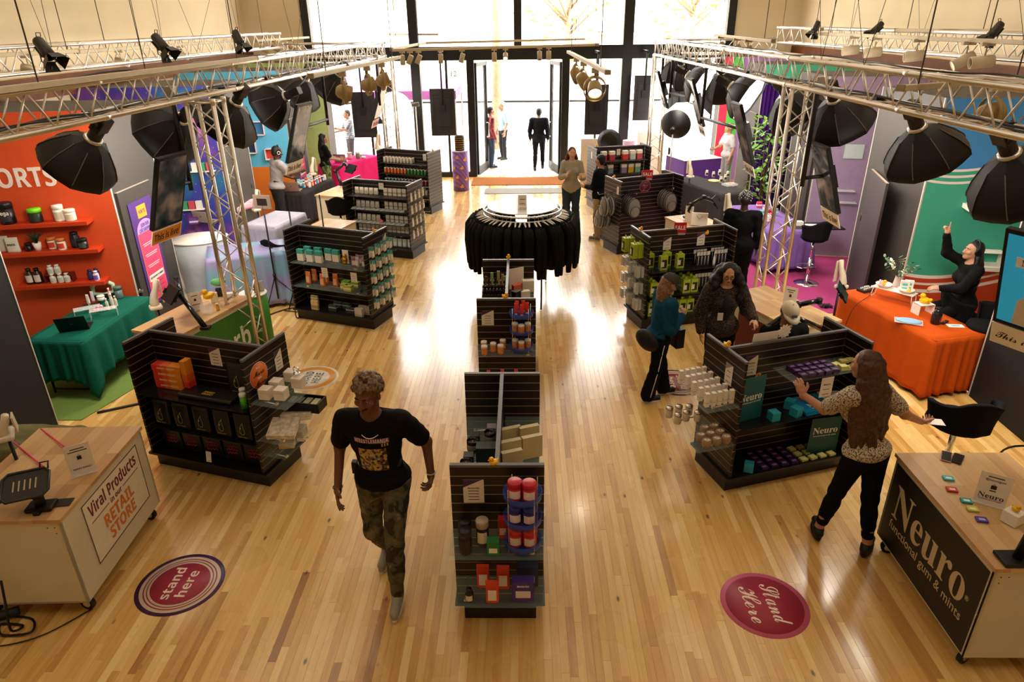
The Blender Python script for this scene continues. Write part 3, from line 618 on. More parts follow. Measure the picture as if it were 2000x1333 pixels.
# ================================================================== black slatwall display units
SL = mat('slat_laminate',hx('140d0c'),.36,var=.15,sc=6); SLN = mat('slat_black',hx('0d0b0b'),.35); GRV = mat('groove_metal',hx('a08c74'),.4,.4); CAP = cm('5c5d62',.35)
W_,L_G,H_G = .63,1.3,1.38
def slat_mesh(w): return MB().box((-w / 2,-.0125,0),(w / 2,.0125,.0655)).mesh('slat',SL)
SLW = slat_mesh(W_); SLL = slat_mesh(L_G - .05)
CORE = MB().box((-W_ / 2 + .002,-.0105,.18),(W_ / 2 - .002,.0105,H_G - .01)).mesh('core_panel',GRV)
CORL = MB().box((-L_G / 2 + .02,-.0105,.18),(L_G / 2 - .02,.0105,H_G - .01)).mesh('core_panel',GRV)
CAPW = MB().box((-W_ / 2,-.015,H_G - .012),(W_ / 2,.015,H_G)).mesh('edge_cap',CAP)
CAPL = MB().box((-L_G / 2,-.015,H_G - .012),(L_G / 2,.015,H_G - .001)).mesh('edge_cap',CAP)
def gondola(x,y,a,lab,plain=False):
 t = thing('slatwall_display_unit',lab,'display unit',T(x,y,0,R_(a)))
 ob('plinth',MB().box((-L_G / 2 - .01,-W_ / 2 + .05,0),(L_G / 2 + .01,W_ / 2 - .05,.15)),SLN,t)
 ob('deck',MB().box((-L_G / 2 - .04,-W_ / 2 - .015,.15),(L_G / 2 + .04,W_ / 2 + .015,.175)),SLN,t,None,.002)
 nr = 16; st = (H_G - .012 - .176) / nr
 link('core_panel',CORL,None,t); link('edge_cap',CAPL,None,t)
 for i in range(nr): link('slat',SLL,T(0,0,.176 + i * st),t)
 for sx in (-1,1):
  A = T(sx * (L_G / 2 - .0),0,0,PI / 2); link('core_panel',CORE,A,t); link('edge_cap',CAPW,A,t)
  for i in range(nr): link('slat',SLW,A @ T(0,0,.176 + i * st),t)
 return t
def bracket_mesh(): return MB().tube([(0,0,0),(0,-.2,-.012)],.006,6).cb((0,-.2,-.006),(.03,.02,.02)).mesh('bracket',METAL)
BRK = bracket_mesh()
def shelf(t,M,w,d,m=None,name='glass_shelf'):
 s = ob(name,MB().box((-w / 2,-d,0),(w / 2,-.005,.006)),m or GLASS,t,M)
 for q in (-.35,.35):
  b = link('bracket',BRK,T(w * q,-.01,-.008),s)
 return s
GP = dict(L1=(-3.0,5.83,-17),L2=(-2.69,9.56,-20),L3=(-2.61,12.78,-18),L4=(-2.62,16.1,-22),R1=(2.43,5.76,17.5),R2=(2.25,9.46,15),R3=(2.27,13.0,22),R4=(2.23,16.35,14),C1=(-.182,4.44,90),C2=(-.184,7.44,90))
LB = dict(L1='black slatwall unit with black pouches, nearest on the left',L2='black slatwall unit on the left with teal topped boxes, second from the camera',L3='black slatwall unit on the left filled with white pouches',L4='black slatwall unit on the left with rows of pill bottles, by the window',
  R1='black slatwall unit with teal poster and white cartons, nearest on the right',R2='black slatwall unit with lime green boxes and a SALE sign',R3='black slatwall unit with clear backpacks on hooks',R4='black slatwall unit with red and white bags, by the window on the right',
  C1='black slatwall unit in the centre aisle, nearest the camera',C2='black slatwall unit in the centre aisle, under the clothes rack')
GO = {}; GM = {}
for k_,(x,y,a) in GP.items(): GO[k_] = gondola(x,y,a,LB[k_]); GM[k_] = T(x,y,0,R_(a))
# ================================================================== counters on castors
def wood_block():
 def fn(nt,b):
  N = nt.nodes; L = nt.links; tc = N.new('ShaderNodeTexCoord'); oi = N.new('ShaderNodeObjectInfo'); mp = N.new('ShaderNodeMapping'); mp.inputs['Scale'].default_value = (3,40,3); L.new(tc.outputs['Object'],mp.inputs[0])
  nz = N.new('ShaderNodeTexNoise'); nz.inputs['Scale'].default_value = 1; nz.inputs['Detail'].default_value = 4; L.new(mp.outputs[0],nz.inputs[0])
  ad = N.new('ShaderNodeMath'); ad.operation = 'MULTIPLY_ADD'; ad.inputs[1].default_value = .4; L.new(nz.outputs['Fac'],ad.inputs[0]); ml = N.new('ShaderNodeMath'); ml.operation = 'MULTIPLY'; ml.inputs[1].default_value = .6; L.new(oi.outputs['Random'],ml.inputs[0]); L.new(ml.outputs[0],ad.inputs[2])
  cr = N.new('ShaderNodeValToRGB'); e = cr.color_ramp.elements; e[0].color = (*hx('b08050'),1); e[1].color = (*hx('e0be88'),1); L.new(ad.outputs[0],cr.inputs[0]); L.new(cr.outputs[0],b.inputs['Base Color']); b.inputs['Roughness'].default_value = .35
 return nodes_mat('butcher_block',fn)
WB = wood_block(); PLY = cm('d6cbb0',.55,var=.05,sc=3); RUB = cm('0c0c0c',.6)
def caster_meshes():
 wh = MB().cyl((-.018,0,.055),(.018,0,.055),.055,n=18); hub = MB().cyl((-.02,0,.055),(.02,0,.055),.03,n=14)
 fk = MB().box((-.03,-.03,.108),(.03,.03,.125)).box((-.027,-.02,.05),(-.021,.02,.11)).box((.021,-.02,.05),(.027,.02,.11))
 return wh.mesh('wheel',RUB),hub.mesh('hub',CHROME),fk.mesh('fork',CHROME)
CWH,CHB,CFK = caster_meshes()
def counter(lab,M,L,D,H=.92,face=None,body=None):
 # local: long side along X, front panel facing -Y, origin at floor centre
 t = thing('rolling_counter',lab,'counter',M)
 z0 = .13; zt = H - .03
 b = body or PLY
 ob('front_panel',MB().box((-L / 2,-D / 2,z0),(L / 2,-D / 2 + .018,zt)),b,t)
 ob('rear_rail',MB().box((-L / 2,D / 2 - .018,zt - .12),(L / 2,D / 2,zt)).box((-L / 2,-D / 2 + .018,z0),(L / 2,D / 2,z0 + .018)),b,t)
 for s in (-1,1):
  p = ob('side_panel',MB().box((s * L / 2 - .009 - s * .009,-D / 2,z0),(s * L / 2 + .009 - s * .009,D / 2,zt)),b,t)
  for q in ((-D / 2 + .05,zt - .05),(-D / 2 + .05,zt - .1),(D / 2 - .05,zt - .05),(-D / 2 + .1,zt - .05),(D / 2 - .08,zt - .09)): link('screw',MB().cyl((s * L / 2 - .002,q[0],q[1]),(s * L / 2 + .0015,q[0],q[1]),.005,n=8).mesh('screw',cm('4a4336',.4)),None,p)
  for y in (-D / 2 + .07,D / 2 - .07):
   c = thing('castor',None,None,T(s * (L / 2 - .08),y,0,uni(-.5,.5))); c.parent = t
   link('wheel',CWH,None,c); link('hub',CHB,None,c); link('fork',CFK,None,c)
 n = 9; nx = 3; w = (D + .03) / n; tp = thing('worktop',None,None,None); tp.parent = t
 sm_ = MB().box((-(L + .03) / 2 / nx + .0004,-w / 2 + .0004,0),((L + .03) / 2 / nx - .0004,w / 2 - .0004,.03)).mesh('stave',WB)
 for i in range(n):
  for j in range(nx): link('stave',sm_,T(-(L + .03) / 2 + (L + .03) / nx * (j + .5),-D / 2 - .015 + w * (i + .5),zt),tp)
 return t
ML = T(-3.7,4.38,0,R_(92)) ;
CTL = counter('pale counter on castors with the VIRAL PRODUCTS sign, at the lower left',ML,1.2,.84)
def on(M,x,y,z,rz=0,rx=0,ry=0): return M @ T(x,y,z,rz,rx,ry)
# sign on its long side (faces the aisle, +X world) -> put on panel at local -Y (rotated 92 deg -> faces +X)
def sign_frame(M,cx,cz,D): return M @ frame((cx,-D / 2 - .002,cz),(1,0,0),(0,0,1))
S = sign_frame(ML,.05,.56,.84)
sb_ = ob('sign_panel',MB().box((-.42,-.27,0),(.42,.27,.003)),cm('e6dcc4',.6),CTL,ML.inverted() @ S)
bd_ = MB()
for a,b in (((-.42,-.27),(.42,-.262)),((-.42,.262),(.42,.27)),((-.42,-.27),(-.412,.27)),((.412,-.27),(.42,.27))): bd_.box((*a,.003),(*b,.0042))
ob('border',bd_,cm('4a1c2c',.6),sb_)
MAR = cm('7a2030',.6); OR2 = cm('dd7a26',.6)
text('Viral Products',MAR,T(0,.175,.004),sb_,k='bold',fit=(.72,.11),name='lettering')
text('in our',MAR,T(0,.075,.004),sb_,k='bold',fit=(.17,.05))
ob('rule',MB().box((-.36,.07,.003),(-.11,.076,.0045)).box((.11,.07,.003),(.36,.076,.0045)),MAR,sb_)
text('RETAIL',MAR,T(.004,-.034,.0035),sb_,k='bold',fit=(.44,.105)); text('RETAIL',OR2,T(0,-.03,.0055),sb_,k='bold',fit=(.44,.105))
text('STORE',MAR,T(.004,-.164,.0035),sb_,k='bold',fit=(.39,.105)); text('STORE',OR2,T(0,-.16,.0055),sb_,k='bold',fit=(.39,.105))
MRc = T(3.36,3.95,0,R_(-90)); CTR = counter('counter on castors with a black lettered front, at the lower right',MRc,1.24,.84)
S = sign_frame(MRc,0,.5,.84)
sg = ob('sign_panel',MB().box((-.59,-.355,0),(.59,.355,.003)),cm('12100f',.45),CTR,MRc.inverted() @ S)
CRT = cm('c9b48c',.6)
text('Neuro',CRT,T(-.02,.07,.004),sg,k='serif',fit=(.95,.29)); text('functional gum & mints',CRT,T(.0,-.15,.004),sg,fit=(.98,.1),size=.1)
text('®',CRT,T(.49,.03,.004),sg,size=.05)
# green counter, far left; its front faces the aisle
MG = T(-3.93,7.55,0,R_(72)); CTG = counter('counter on castors with a bright green front, left of the first slatwall unit',T(-3.93,7.55,0,R_(72)),1.25,.62)
S = sign_frame(MG,0,.5,.62); sg = ob('sign_panel',MB().box((-.6,-.34,0),(.6,.34,.003)),cm('2f7a25',.4),CTG,MG.inverted() @ S)
text('iHerb',cm('e8efe0',.5),T(.1,-.02,.004),sg,k='bold',fit=(.8,.3))
MR2 = T(3.05,7.65,0,R_(-66)); CTR2 = counter('counter on castors with a dark red front, behind the right slatwall unit',MR2,1.2,.66)
S = sign_frame(MR2,.1,.5,.66); sg = ob('sign_panel',MB().box((-.4,-.3,0),(.45,.3,.003)),cm('6e1a12',.5),CTR2,MR2.inverted() @ S)
text('Fl',cm('e9c9a8',.5),T(.05,0,.004),sg,k='script',fit=(.3,.22))
MR3 = T(2.95,11.35,0,R_(-70)); counter('small wooden counter behind the lime green box unit',MR3,1.1,.62)
MR4 = T(*G(668,372,.92).to_tuple()[:2],0,R_(72)); CT4 = counter('small wooden counter with a red panel behind the white pouch unit',MR4,1.0,.6); sg = ob('sign_panel',MB().box((-.42,-.34,0),(.42,.34,.003)),cm('b3202a',.5),CT4,MR4.inverted() @ sign_frame(MR4,0,.5,.6)); text('goli',WHITE,T(0,.1,.004),sg,k='bold',fit=(.4,.2))
MR5 = T(*G(634,444,.92).to_tuple()[:2],0,R_(72)); counter('wooden counter behind the teal box unit',MR5,1.0,.6)
# ------------------------------------------------------------------ draped tables
def drape(x0,x1,y0,y1,zt,drop,m,lab,M,folds=11,amp=.05,seed=0,hem=0.0,flare=.1):
 rg = random.Random(seed); per = []; nx = 26
 def side(a,b,n): return [(a[0] + (b[0] - a[0]) * i / n,a[1] + (b[1] - a[1]) * i / n) for i in range(n)]
 cs = [(x0,y0),(x1,y0),(x1,y1),(x0,y1)]; pts = []
 for i in range(4): pts += side(cs[i],cs[(i + 1) % 4],nx)
 N = len(pts); cx = (x0 + x1) / 2; cy = (y0 + y1) / 2; ph = [rg.uniform(0,6) for _ in range(3)]
 mb = MB(); vs = []; rows = 12
 for j in range(rows + 1):
  f = j / rows
  for i,(x,y) in enumerate(pts):
   s = i / N * 2 * PI; crn = min((i % nx),nx - (i % nx)) / nx * 2
   w = amp * f ** .7 * (1.2 * abs(math.sin(folds * s + ph[0])) ** .7 - .5 + .4 * math.sin(folds * 3.3 * s + ph[1])) + flare * f * (1 - crn) ** 8 + .01
   ex = (1 if x >= x1 - 1e-6 else -1 if x <= x0 + 1e-6 else 0); ey = (1 if y >= y1 - 1e-6 else -1 if y <= y0 + 1e-6 else 0); l = math.hypot(ex,ey) or 1
   dz = drop + hem * (1 - crn) ** 4 * f
   vs.append((x + ex / l * w,y + ey / l * w,zt - dz * f + (0 if j else 0)))
 fs = [(j * N + i,(j + 1) * N + i,(j + 1) * N + (i + 1) % N,j * N + (i + 1) % N) for j in range(rows) for i in range(N)]
 mb.add(vs,fs,0,True)
 gx = 12; gy = 12; vs = [(x0 + (x1 - x0) * i / gx,y0 + (y1 - y0) * j / gy,zt + .001) for j in range(gy + 1) for i in range(gx + 1)]
 mb.add(vs,[(j * 13 + i,j * 13 + i + 1,(j + 1) * 13 + i + 1,(j + 1) * 13 + i) for j in range(gy) for i in range(gx)],0,True)
 vs2 = [];
 for i,(x,y) in enumerate(pts): vs2.append((x,y,zt + .001))
 ofs = vs2 + [(x + (1 if x >= x1 - 1e-6 else -1 if x <= x0 + 1e-6 else 0) * .0125,y + (1 if y >= y1 - 1e-6 else -1 if y <= y0 + 1e-6 else 0) * .0125,zt - .001) for x,y in pts]
 mb.add(ofs,[(i,N + i,N + (i + 1) % N,(i + 1) % N) for i in range(N)],0,True)
 o = ob('tablecloth',mb,m,None,M); s_ = o.modifiers.new('s','SOLIDIFY'); s_.thickness = .003; s_.offset = 1; return tag(o,lab,'tablecloth')
def table(lab,M,x0,x1,y0,y1,h=.745):
 t = thing('folding_table',lab,'table',M)
 ob('tabletop',MB().box((x0,y0,h - .03),(x1,y1,h)),cm('2b2826',.5),t)
 for sx in (x0 + .12,x1 - .12):
  for sy in (y0 + .06,y1 - .06): ob('leg',MB().cyl((sx,sy,0),(sx,sy,h - .03),.014),BLACK,t)
  ob('foot_bar',MB().cyl((sx,y0 + .06,.06),(sx,y1 - .06,.06),.012),BLACK,t)
 return t
def cloth(n,c,c2=None,r=.85): return mat(n,hx(c),r,var=.07,sc=5,bump=.15)
def drtable(tlab,clab,cloth_m,x,y,a,L,D,drop=.66,h=.75,**k):
 M = T(x,y,0,R_(a)); table(tlab,M,-L / 2,L / 2,-D / 2,D / 2,h - .004); drape(-L / 2,L / 2,-D / 2,D / 2,h,drop,cloth_m,clab,M,**k); return M
TT = drtable('folding table hidden under the teal cloth','dark teal cloth draped over the table before the orange shelf wall',cloth('teal_cloth','0b5849'),-5.38,7.82,87,1.42,.68,.5,seed=3,hem=.21,amp=.05,folds=9,flare=.06)
TO = drtable('folding table hidden under the orange cloth','bright orange cloth draped over the table at the right',cloth('orange_cloth','b84a0c'),4.72,7.88,-76,1.6,.66,.7,seed=5,amp=.04,folds=8,flare=.04)
TP = drtable('folding table hidden under the lilac cloth','lilac purple cloth draped over the table by the right truss tower',cloth('lilac_cloth','7d5fa8'),4.45,12.3,-84,1.85,.75,seed=8,amp=.035,folds=9)
TK = drtable('folding table hidden under the grey-black cloth','black cloth over the left table with a laptop and supplement bottles',cloth('black_cloth','2d2a2b'),-4.85,15.3,80,1.5,.62,seed=9,amp=.04,folds=12)
TM_ = drtable('folding table hidden under the hot pink cloth','hot pink cloth draped over the table near the window',cloth('pink_cloth','e02876'),-4.55,18.4,60,1.6,.66,seed=10,amp=.03,folds=8)
TB = drtable('folding table hidden under the charcoal cloth','charcoal cloth over the table with white pump bottles, right side',cloth('charcoal_cloth','343133'),4.05,15.0,-66,1.8,.66,seed=11,amp=.03,folds=9)
# galaxy booth desk: rounded white desk under sheer pastel cloths
gd = thing('curved_desk','white rounded desk in the galaxy booth','desk',T(-5.25,10.75,0))
ob('body',MB().lathe([(.3,0),(.33,.45),(.36,.88),(.0,.88)],28,0,Matrix.Scale(1.0,4) @ Matrix.Rotation(R_(20),4,'Z') @ Matrix.Scale(1.2,4,(1,0,0)),caps=False),cm('b4babf',.5),gd)
ob('top',MB().lathe([(0,.88),(.37,.88),(.37,.9),(0,.9)],28,0,Matrix.Rotation(R_(20),4,'Z') @ Matrix.Scale(1.2,4,(1,0,0)),caps=False),WHITE,gd)
def sheer(nt,b):
 N = nt.nodes; L = nt.links; tc = N.new('ShaderNodeTexCoord'); sp = N.new('ShaderNodeSeparateXYZ'); L.new(tc.outputs['Object'],sp.inputs[0]); cr = N.new('ShaderNodeValToRGB'); e = cr.color_ramp.elements
 e[0].position = 0; e[0].color = (*hx('7fb8a6'),1); e[1].position = 1; e[1].color = (*hx('b9cdd8'),1)
 for p,c in ((.35,'6fa7bd'),(.55,'a08fc4'),(.75,'7fc0cc')): q = e.new(p); q.color = (*hx(c),1)
 nz = N.new('ShaderNodeTexNoise'); nz.inputs['Scale'].default_value = 2.2; L.new(tc.outputs['Object'],nz.inputs[0]); L.new(nz.outputs['Fac'],cr.inputs[0]); L.new(cr.outputs[0],b.inputs['Base Color']); b.inputs['Roughness'].default_value = .5; b.inputs['Alpha'].default_value = .9
SHE = nodes_mat('sheer_pastel',sheer)
M_ = T(-4.3,10.2,0,R_(20)); table('folding table hidden under the pastel sheer cloth',M_,-.55,.55,-.33,.33,.87); drape(-.56,.56,-.34,.34,.88,.82,SHE,'shiny pastel blue cloth hanging behind the left truss tower',M_,folds=14,amp=.05,seed=4)
M_ = T(-4.35,11.75,0,R_(75)); table('folding table hidden under the silvery lilac cloth',M_,-.5,.5,-.3,.3,.93); drape(-.5,.5,-.3,.3,.94,.85,mat('lilac_sheer',hx('a9a5b8'),.5,var=.25,sc=2,bump=.1),'silvery lilac cloth with a green hem behind the black stands',M_,folds=13,amp=.045,seed=14)
# violet box table by the stripes
tag(ob('box_plinth',MB().box((-.42,-.5,0),(.42,.5,1.0)),mat('violet_laminate',hx('5a2f86'),.5,var=.04),None,T(4.12,17.0,0,R_(-70)),.004),'violet box plinth topped with white, in front of the striped wall','plinth')
tag(ob('plinth_top',MB().box((-.43,-.51,0),(.43,.51,.012)),WHITE,None,T(4.12,17.0,1.0,R_(-70))),'white top sheet on the violet box plinth','board')
# purple drape
def curtain(x0,y0,x1,y1,z0,z1,lab,m,n=13):
 a = Vector((x0,y0,0)); b = Vector((x1,y1,0)); d = b - a; nn = Vector((-d.y,d.x,0)).normalized(); N = 90; vs = []
 for j in range(9):
  z = z0 + (z1 - z0) * j / 8
  for i in range(N): f = i / (N - 1); p = a + d * f + nn * (.035 * math.sin(f * n * 2 * PI) * (1 - .35 * j / 8) + .01 * math.sin(f * 40)); vs.append((p.x,p.y,z))
 c = thing('curtain',lab,'curtain')
 o = ob('fabric',MB().add(vs,[(j * N + i,j * N + i + 1,(j + 1) * N + i + 1,(j + 1) * N + i) for j in range(8) for i in range(N - 1)],0,True),m,c); s = o.modifiers.new('s','SOLIDIFY'); s.thickness = .004
 ob('curtain_rod',MB().cyl((x0,y0,z1 + .02),(x1,y1,z1 + .02),.014),BLACK,c)
curtain(5.1,15.55,5.9,15.35,.02,2.75,'deep purple curtain beside the tall green plant',cloth('purple_velvet','3c1566'),10)
# ------------------------------------------------------------------ bar stools
VEL = mat('black_velvet',(.005,.005,.006),.9,var=.1)
def stool(x,y,rz,lab,hs=.72,sc=1):
 t = thing('bar_stool',lab,'bar stool',T(x,y,0,rz) @ Matrix.Diagonal((sc,sc,1,1)))
 ob('base',MB().lathe([(.0,0),(.2,0),(.2,.012),(.12,.025),(.035,.05),(.0,.05)],28,caps=False),CHROME,t)
 ob('post',MB().cyl((0,0,.04),(0,0,hs * .55),.03,n=16).cyl((0,0,hs * .5),(0,0,hs - .03),.022,n=16),CHROME,t)
 pts = [(.17 * math.sin(a) * 1.0,-.1 - .13 * math.cos(a),.27) for a in [-2.3 + i * 4.6 / 14 for i in range(15)]]; ob('footrest',MB().tube([(0,-.02,.27)] + pts + [(0,-.02,.27)],.008,6),CHROME,t)
 ob('seat',MB().lathe([(0,hs - .04),(.17,hs - .035),(.21,hs),(.2,hs + .04),(.12,hs + .055),(0,hs + .05)],26,caps=False),VEL,t)
 # scalloped shell backrest
 vs = []; nu = 24; nv = 8
 for k,rr in enumerate((.215,.175)):
  for j in range(nv + 1):
   for i in range(nu + 1):
    a = -1.65 + 3.3 * i / nu; tp = .30 + .035 * math.cos(3 * a * 1.1) - .10 * abs(a / 1.65) ** 3; z = hs + .0 + tp * j / nv; q = rr + .035 * (j / nv) ** 1.5 + (.006 * math.cos(a * 9))
    vs.append((q * math.sin(a),q * math.cos(a),z))
 n1 = (nu + 1) * (nv + 1); fs = []
 for k in range(2):
  for j in range(nv):
   for i in range(nu):
    f = (k * n1 + j * (nu + 1) + i,k * n1 + j * (nu + 1) + i + 1,k * n1 + (j + 1) * (nu + 1) + i + 1,k * n1 + (j + 1) * (nu + 1) + i); fs.append(f if k == 0 else f[::-1])
 for i in range(nu): a = nv * (nu + 1) + i; fs.append((a,a + 1,n1 + a + 1,n1 + a)); fs.append((i + 1,i,n1 + i,n1 + i + 1))
 for i in (0,nu):
  for j in range(nv): a = j * (nu + 1) + i; b = a + nu + 1; fs.append((a,b,n1 + b,n1 + a) if i else (b,a,n1 + a,n1 + b))
 ob('backrest',MB().add(vs,fs,0,True),VEL,t); return t
stool(*G(1866,836,.74).to_tuple()[:2],R_(176),'black velvet bar stool nearest the camera, by the black-fronted counter',.8,1.2)
stool(5.35,7.35,R_(-95),'black velvet bar stool at the right against the wave wall',.76)
stool(4.72,10.9,R_(190),'black velvet bar stool on the pink rug',.78)
stool(5.42,7.98,R_(90),'black bar stool under the seated presenter with headphones',.64)
stool(-3.45,12.75,R_(185),'black scalloped bar stool left of the white pouch unit',.8)
stool(-3.9,8.3 + 2.2,R_(150),'black bar stool behind the lime and teal box unit on the left, half hidden',.66)
# ------------------------------------------------------------------ poster on the closet door and similar posters
def poster(M,w,h,lab,full=True,s=1.0):
 p = thing('poster',lab,'poster',M)
 ob('sheet',MB().box((-w / 2,-h / 2,0),(w / 2,h / 2,.004)),cm('4d2b7a',.5),p)
 r = []
 bw = w * .39
 for i in range(13): a = PI * i / 12; r.append((bw * math.cos(a),h * .2 + bw * .75 * math.sin(a)))
 pts = [(-bw,-h * .42),(-bw * .86,-h * .46),(bw * .86,-h * .46),(bw,-h * .42)] + r
 a = ob('bottle_shape',MB().prism(pts,.004,.005),cm('f08a3a',.6),p)
 ob('bottle_body',MB().prism([(x * .96,y * .985) for x,y in pts],.005,.006),cm('d8446c',.6),a)
 ob('bottle_neck',MB().prism([(x,y) for x,y in r] ,.006,.007),cm('a98ad0',.6),a)
 ob('cap_shape',MB().box((-w * .2,h * .335,.004),(w * .2,h * .45,.0075)),cm('f09a2a',.6),p)
 text('HOW TO',PURP,T(0,h * .39,.008),p,k='bold',fit=(w * .28,h * .035))
 text('JOIN OUR\nLIVE SHOPPING',PURP,T(0,h * .245,.0075),p,k='bold',fit=(w * .58,h * .08))
 for i in range(3):
  text(str(i + 1),PURP,T(0,h * (.125 - .105 * i),.0065),p,size=.03)
  for q,f in enumerate((.56,.48)): ob('printed_line',MB().box((-w * f / 2,h * (.09 - .105 * i - .018 * q),.006),(w * f / 2,h * (.096 - .105 * i - .018 * q),.0068)),cm('f3d9dc',.6),p)
 ob('banner',MB().box((-w * .34,-h * .27,.006),(w * .34,-h * .21,.0085)),cm('f3e8dc',.6),p); text("DON'T KNOW WHAT TO COMMENT?",PURP,T(0,-h * .24,.009),p,k='bold',fit=(w * .62,h * .02))
 for i in range(3): ob('printed_line',MB().box((-w * .25,-h * (.31 + .045 * i),.006),(w * .25,-h * (.305 + .045 * i),.0068)),cm('7a1c3e',.6),p)
 return p
poster(frame((-5.158,9.1,1.2),(0,1,0),(0,0,1)),.58,1.44,'purple and pink HOW TO poster on the dark closet door at the left')
poster(frame((-5.158,16.25,1.2),(0,1,0),(0,0,1)),.56,1.4,'faded pink HOW TO poster on the closet door before the pale green wall')
# ------------------------------------------------------------------ wall shelves and lettering on the orange wall
def onwall(F,x,y,z,rz=0): return F @ T(x,y,z,rz)
ODK = mat('orange_shelf',hx('b8350f'),.5,var=.03)
F = F1
def wx(px,py,Fm,y=0):      # pixel -> mural-local x,z on the front plane
 Fi = Fm.inverted(); o = Fi @ Vector((0,0,HC)); d = (Fi.to_3x3() @ ray(px,py)); t = (y - o.y) / d.y; return o.x + d.x * t,o.z + d.z * t
shelves = []
for px,py,lb in ((178,428,'top orange wall shelf with three tubs'),(200,482,'middle orange wall shelf with the small potted plant'),(212,545,'lowest orange wall shelf with supplement bottles')):
 x,z = wx(px - 8,py + 4,F1,-.2); shelves.append((x,z))
 s = tag(ob('wall_shelf',MB().box((x - 1.62 if py < 540 else x - 1.05,-.22,z - .05),(x,-.002,z)),ODK,None,F1,.003),lb,'shelf')
fx,fz = wx(0,365,F1,0); gx,gz = wx(85,345,F1,0)
text('SPORTS',cm('e7ddd2',.5),onwall(F1,gx - .36,-.006,gz) @ Matrix.Rotation(PI / 2,4,'X'),None,k='bold',fit=(.98,.24),name='wall_lettering',ext=.006)
tag(bpy.data.objects['wall_lettering'],'raised white SPORTS lettering on the orange wall','lettering')
# teal wall shelves (right)
for (px,py,w,lb) in ((1893,404,.45,'white box shelf high on the teal wave wall'),(1905,520,.5,'white shelf on the teal wall behind the seated person')):
 x,z = wx(px,py,E1,-.22); tag(ob('wall_shelf',MB().box((x,-.24,z - .06),(x + w,-.002,z)),WHITE,None,E1,.003),lb,'shelf'); shelves.append((x,z))
x,z = shelves[-1]; rs_ = MB().box((x + .01,-.2,z + .17),(x + .32,-.03,z + .18)).box((x + .01,-.2,z),(x + .02,-.03,z + .17)).box((x + .31,-.2,z),(x + .32,-.03,z + .17)); tag(ob('riser',rs_,WHITE,None,E1),'white open riser standing on the teal wall shelf','riser')
# near left closet: two teal shelf ends
for z,lb in ((1.2,'upper blue shelf end beside the nearest left closet'),(.62,'lower blue shelf end beside the nearest left closet')):
 p = X(0,570,-5.9) if z > 1 else X(10,648,-5.9); tag(ob('wall_shelf',MB().box((-.35,-.12,-.04),(.12,.12,0)),cm('2b8fae',.5),None,T(p.x - .25,p.y + .1,p.z)),lb,'shelf')
# square display boxes on the sky blue wall
CUB = cm('e6dde8',.5)
for px,py,s,lb,c in ((503,250,.3,'white framed box shelf on the sky blue wall holding a green can','3a78a8'),(489,287,.27,'white framed box shelf half hidden by the closet edge','20406a'),(530,300,.25,'white framed box shelf behind the head of the man in grey','c23a22')):
 x,z = wx(px,py,F3,0); t = thing('box_shelf',lb,'shelf',F3 @ T(x,0,z)); h = s / 2
 ob('frame',MB().box((-h,-.13,h - .02),(h,0,h)).box((-h,-.13,-h),(h,0,-h + .02)).box((-h,-.13,-h),(-h + .02,0,h)).box((h - .02,-.13,-h),(h,0,h)),CUB,t,None,.004); ob('back_panel',MB().box((-h + .02,-.012,-h + .02),(h - .02,-.004,h - .02)),cm(c,.6),t)
# green wall and lilac wall acrylic shelves
for Fm,px,py,w,lb in ((F4,598,250,.35,'small clear shelf on the pale green wall'),(E2,1652,373,.3,'upper clear shelf on the lilac wall'),(E2,1655,396,.3,'lower clear shelf on the lilac wall'),(E2,1672,298,.3,'pale blank panel fixed to the lilac wall')):
 x,z = wx(px,py,Fm,-.1)
 if 'panel' in lb: tag(ob('wall_panel',MB().box((x - .17,-.02,z - .12),(x + .14,-.002,z + .12)),cm('b8c4c4',.5),None,Fm),lb,'panel')
 else: tag(ob('wall_shelf',MB().box((x - w / 2,-.14,z - .012),(x + w / 2,-.002,z)),acrylic('clear_acrylic',(.85,.9,.92),.45),None,Fm),lb,'shelf')
# galaxy wall shelf plates
for i,(px,py,lb) in enumerate(((395,335,'upper row of small cartons on the galaxy wall'),(375,410,'lower row of small cartons on the galaxy wall'))):
 x,z = wx(px,py,F2,-.1); t = thing('carton_rack',lb,'rack',F2 @ T(x,0,z))
 ob('ledge',MB().box((-.2,-.1,-.015),(.2,-.002,0)),WHITE,t)
 for q in range(3): ob('carton',MB().box((-.17 + q * .12,-.08,0),(-.07 + q * .12,-.02,.14)),cm(('e8e2d8','3f9a6a','c84a5a')[(q + i) % 3],.6),t)
# red skirting seen on the galaxy wall ; floor cable cover
cable([(-4.9,6.75,.012),(-4.2,7.1,.012),(-3.6,7.25,.012)],.015,'flat black cable cover on the floor beside the teal table',cm('2b2a2a',.6),n=6)
# ------------------------------------------------------------------ floor decals
def decal(x,y,r,rings,rot,lab,txt,tc_,k,fits,dy):
 t = thing('floor_decal',lab,'floor sticker',T(x,y,.0008,rot))
 for i,(rr,c) in enumerate(rings): ob('disc' if i == 0 else 'ring',MB().lathe([(0,0),(rr * r,0),(rr * r,.0005),(0,.0005)],56,0,T(0,0,i * .00045),caps=False),cm(c,.5),t)
 for s,f,yy in zip(txt,fits,dy): text(s,cm(tc_,.6),T(0,yy,len(rings) * .00045 + .0004),t,k=k,fit=f,ext=.0002)
decal(-2.745,4.12,.335,((1,'4d2450'),(.9,'e6d3bf'),(.82,'a5304a'),(.79,'e6d3bf'),(.745,'a5304a'),(.72,'e6d3bf'),(.67,'a5304a')),R_(90 - 2),'round purple and crimson floor sticker reading stand here, lower left',('stand','here'),'ead9c6','bold',((.34,.085),(.28,.085)),(.065,-.055))
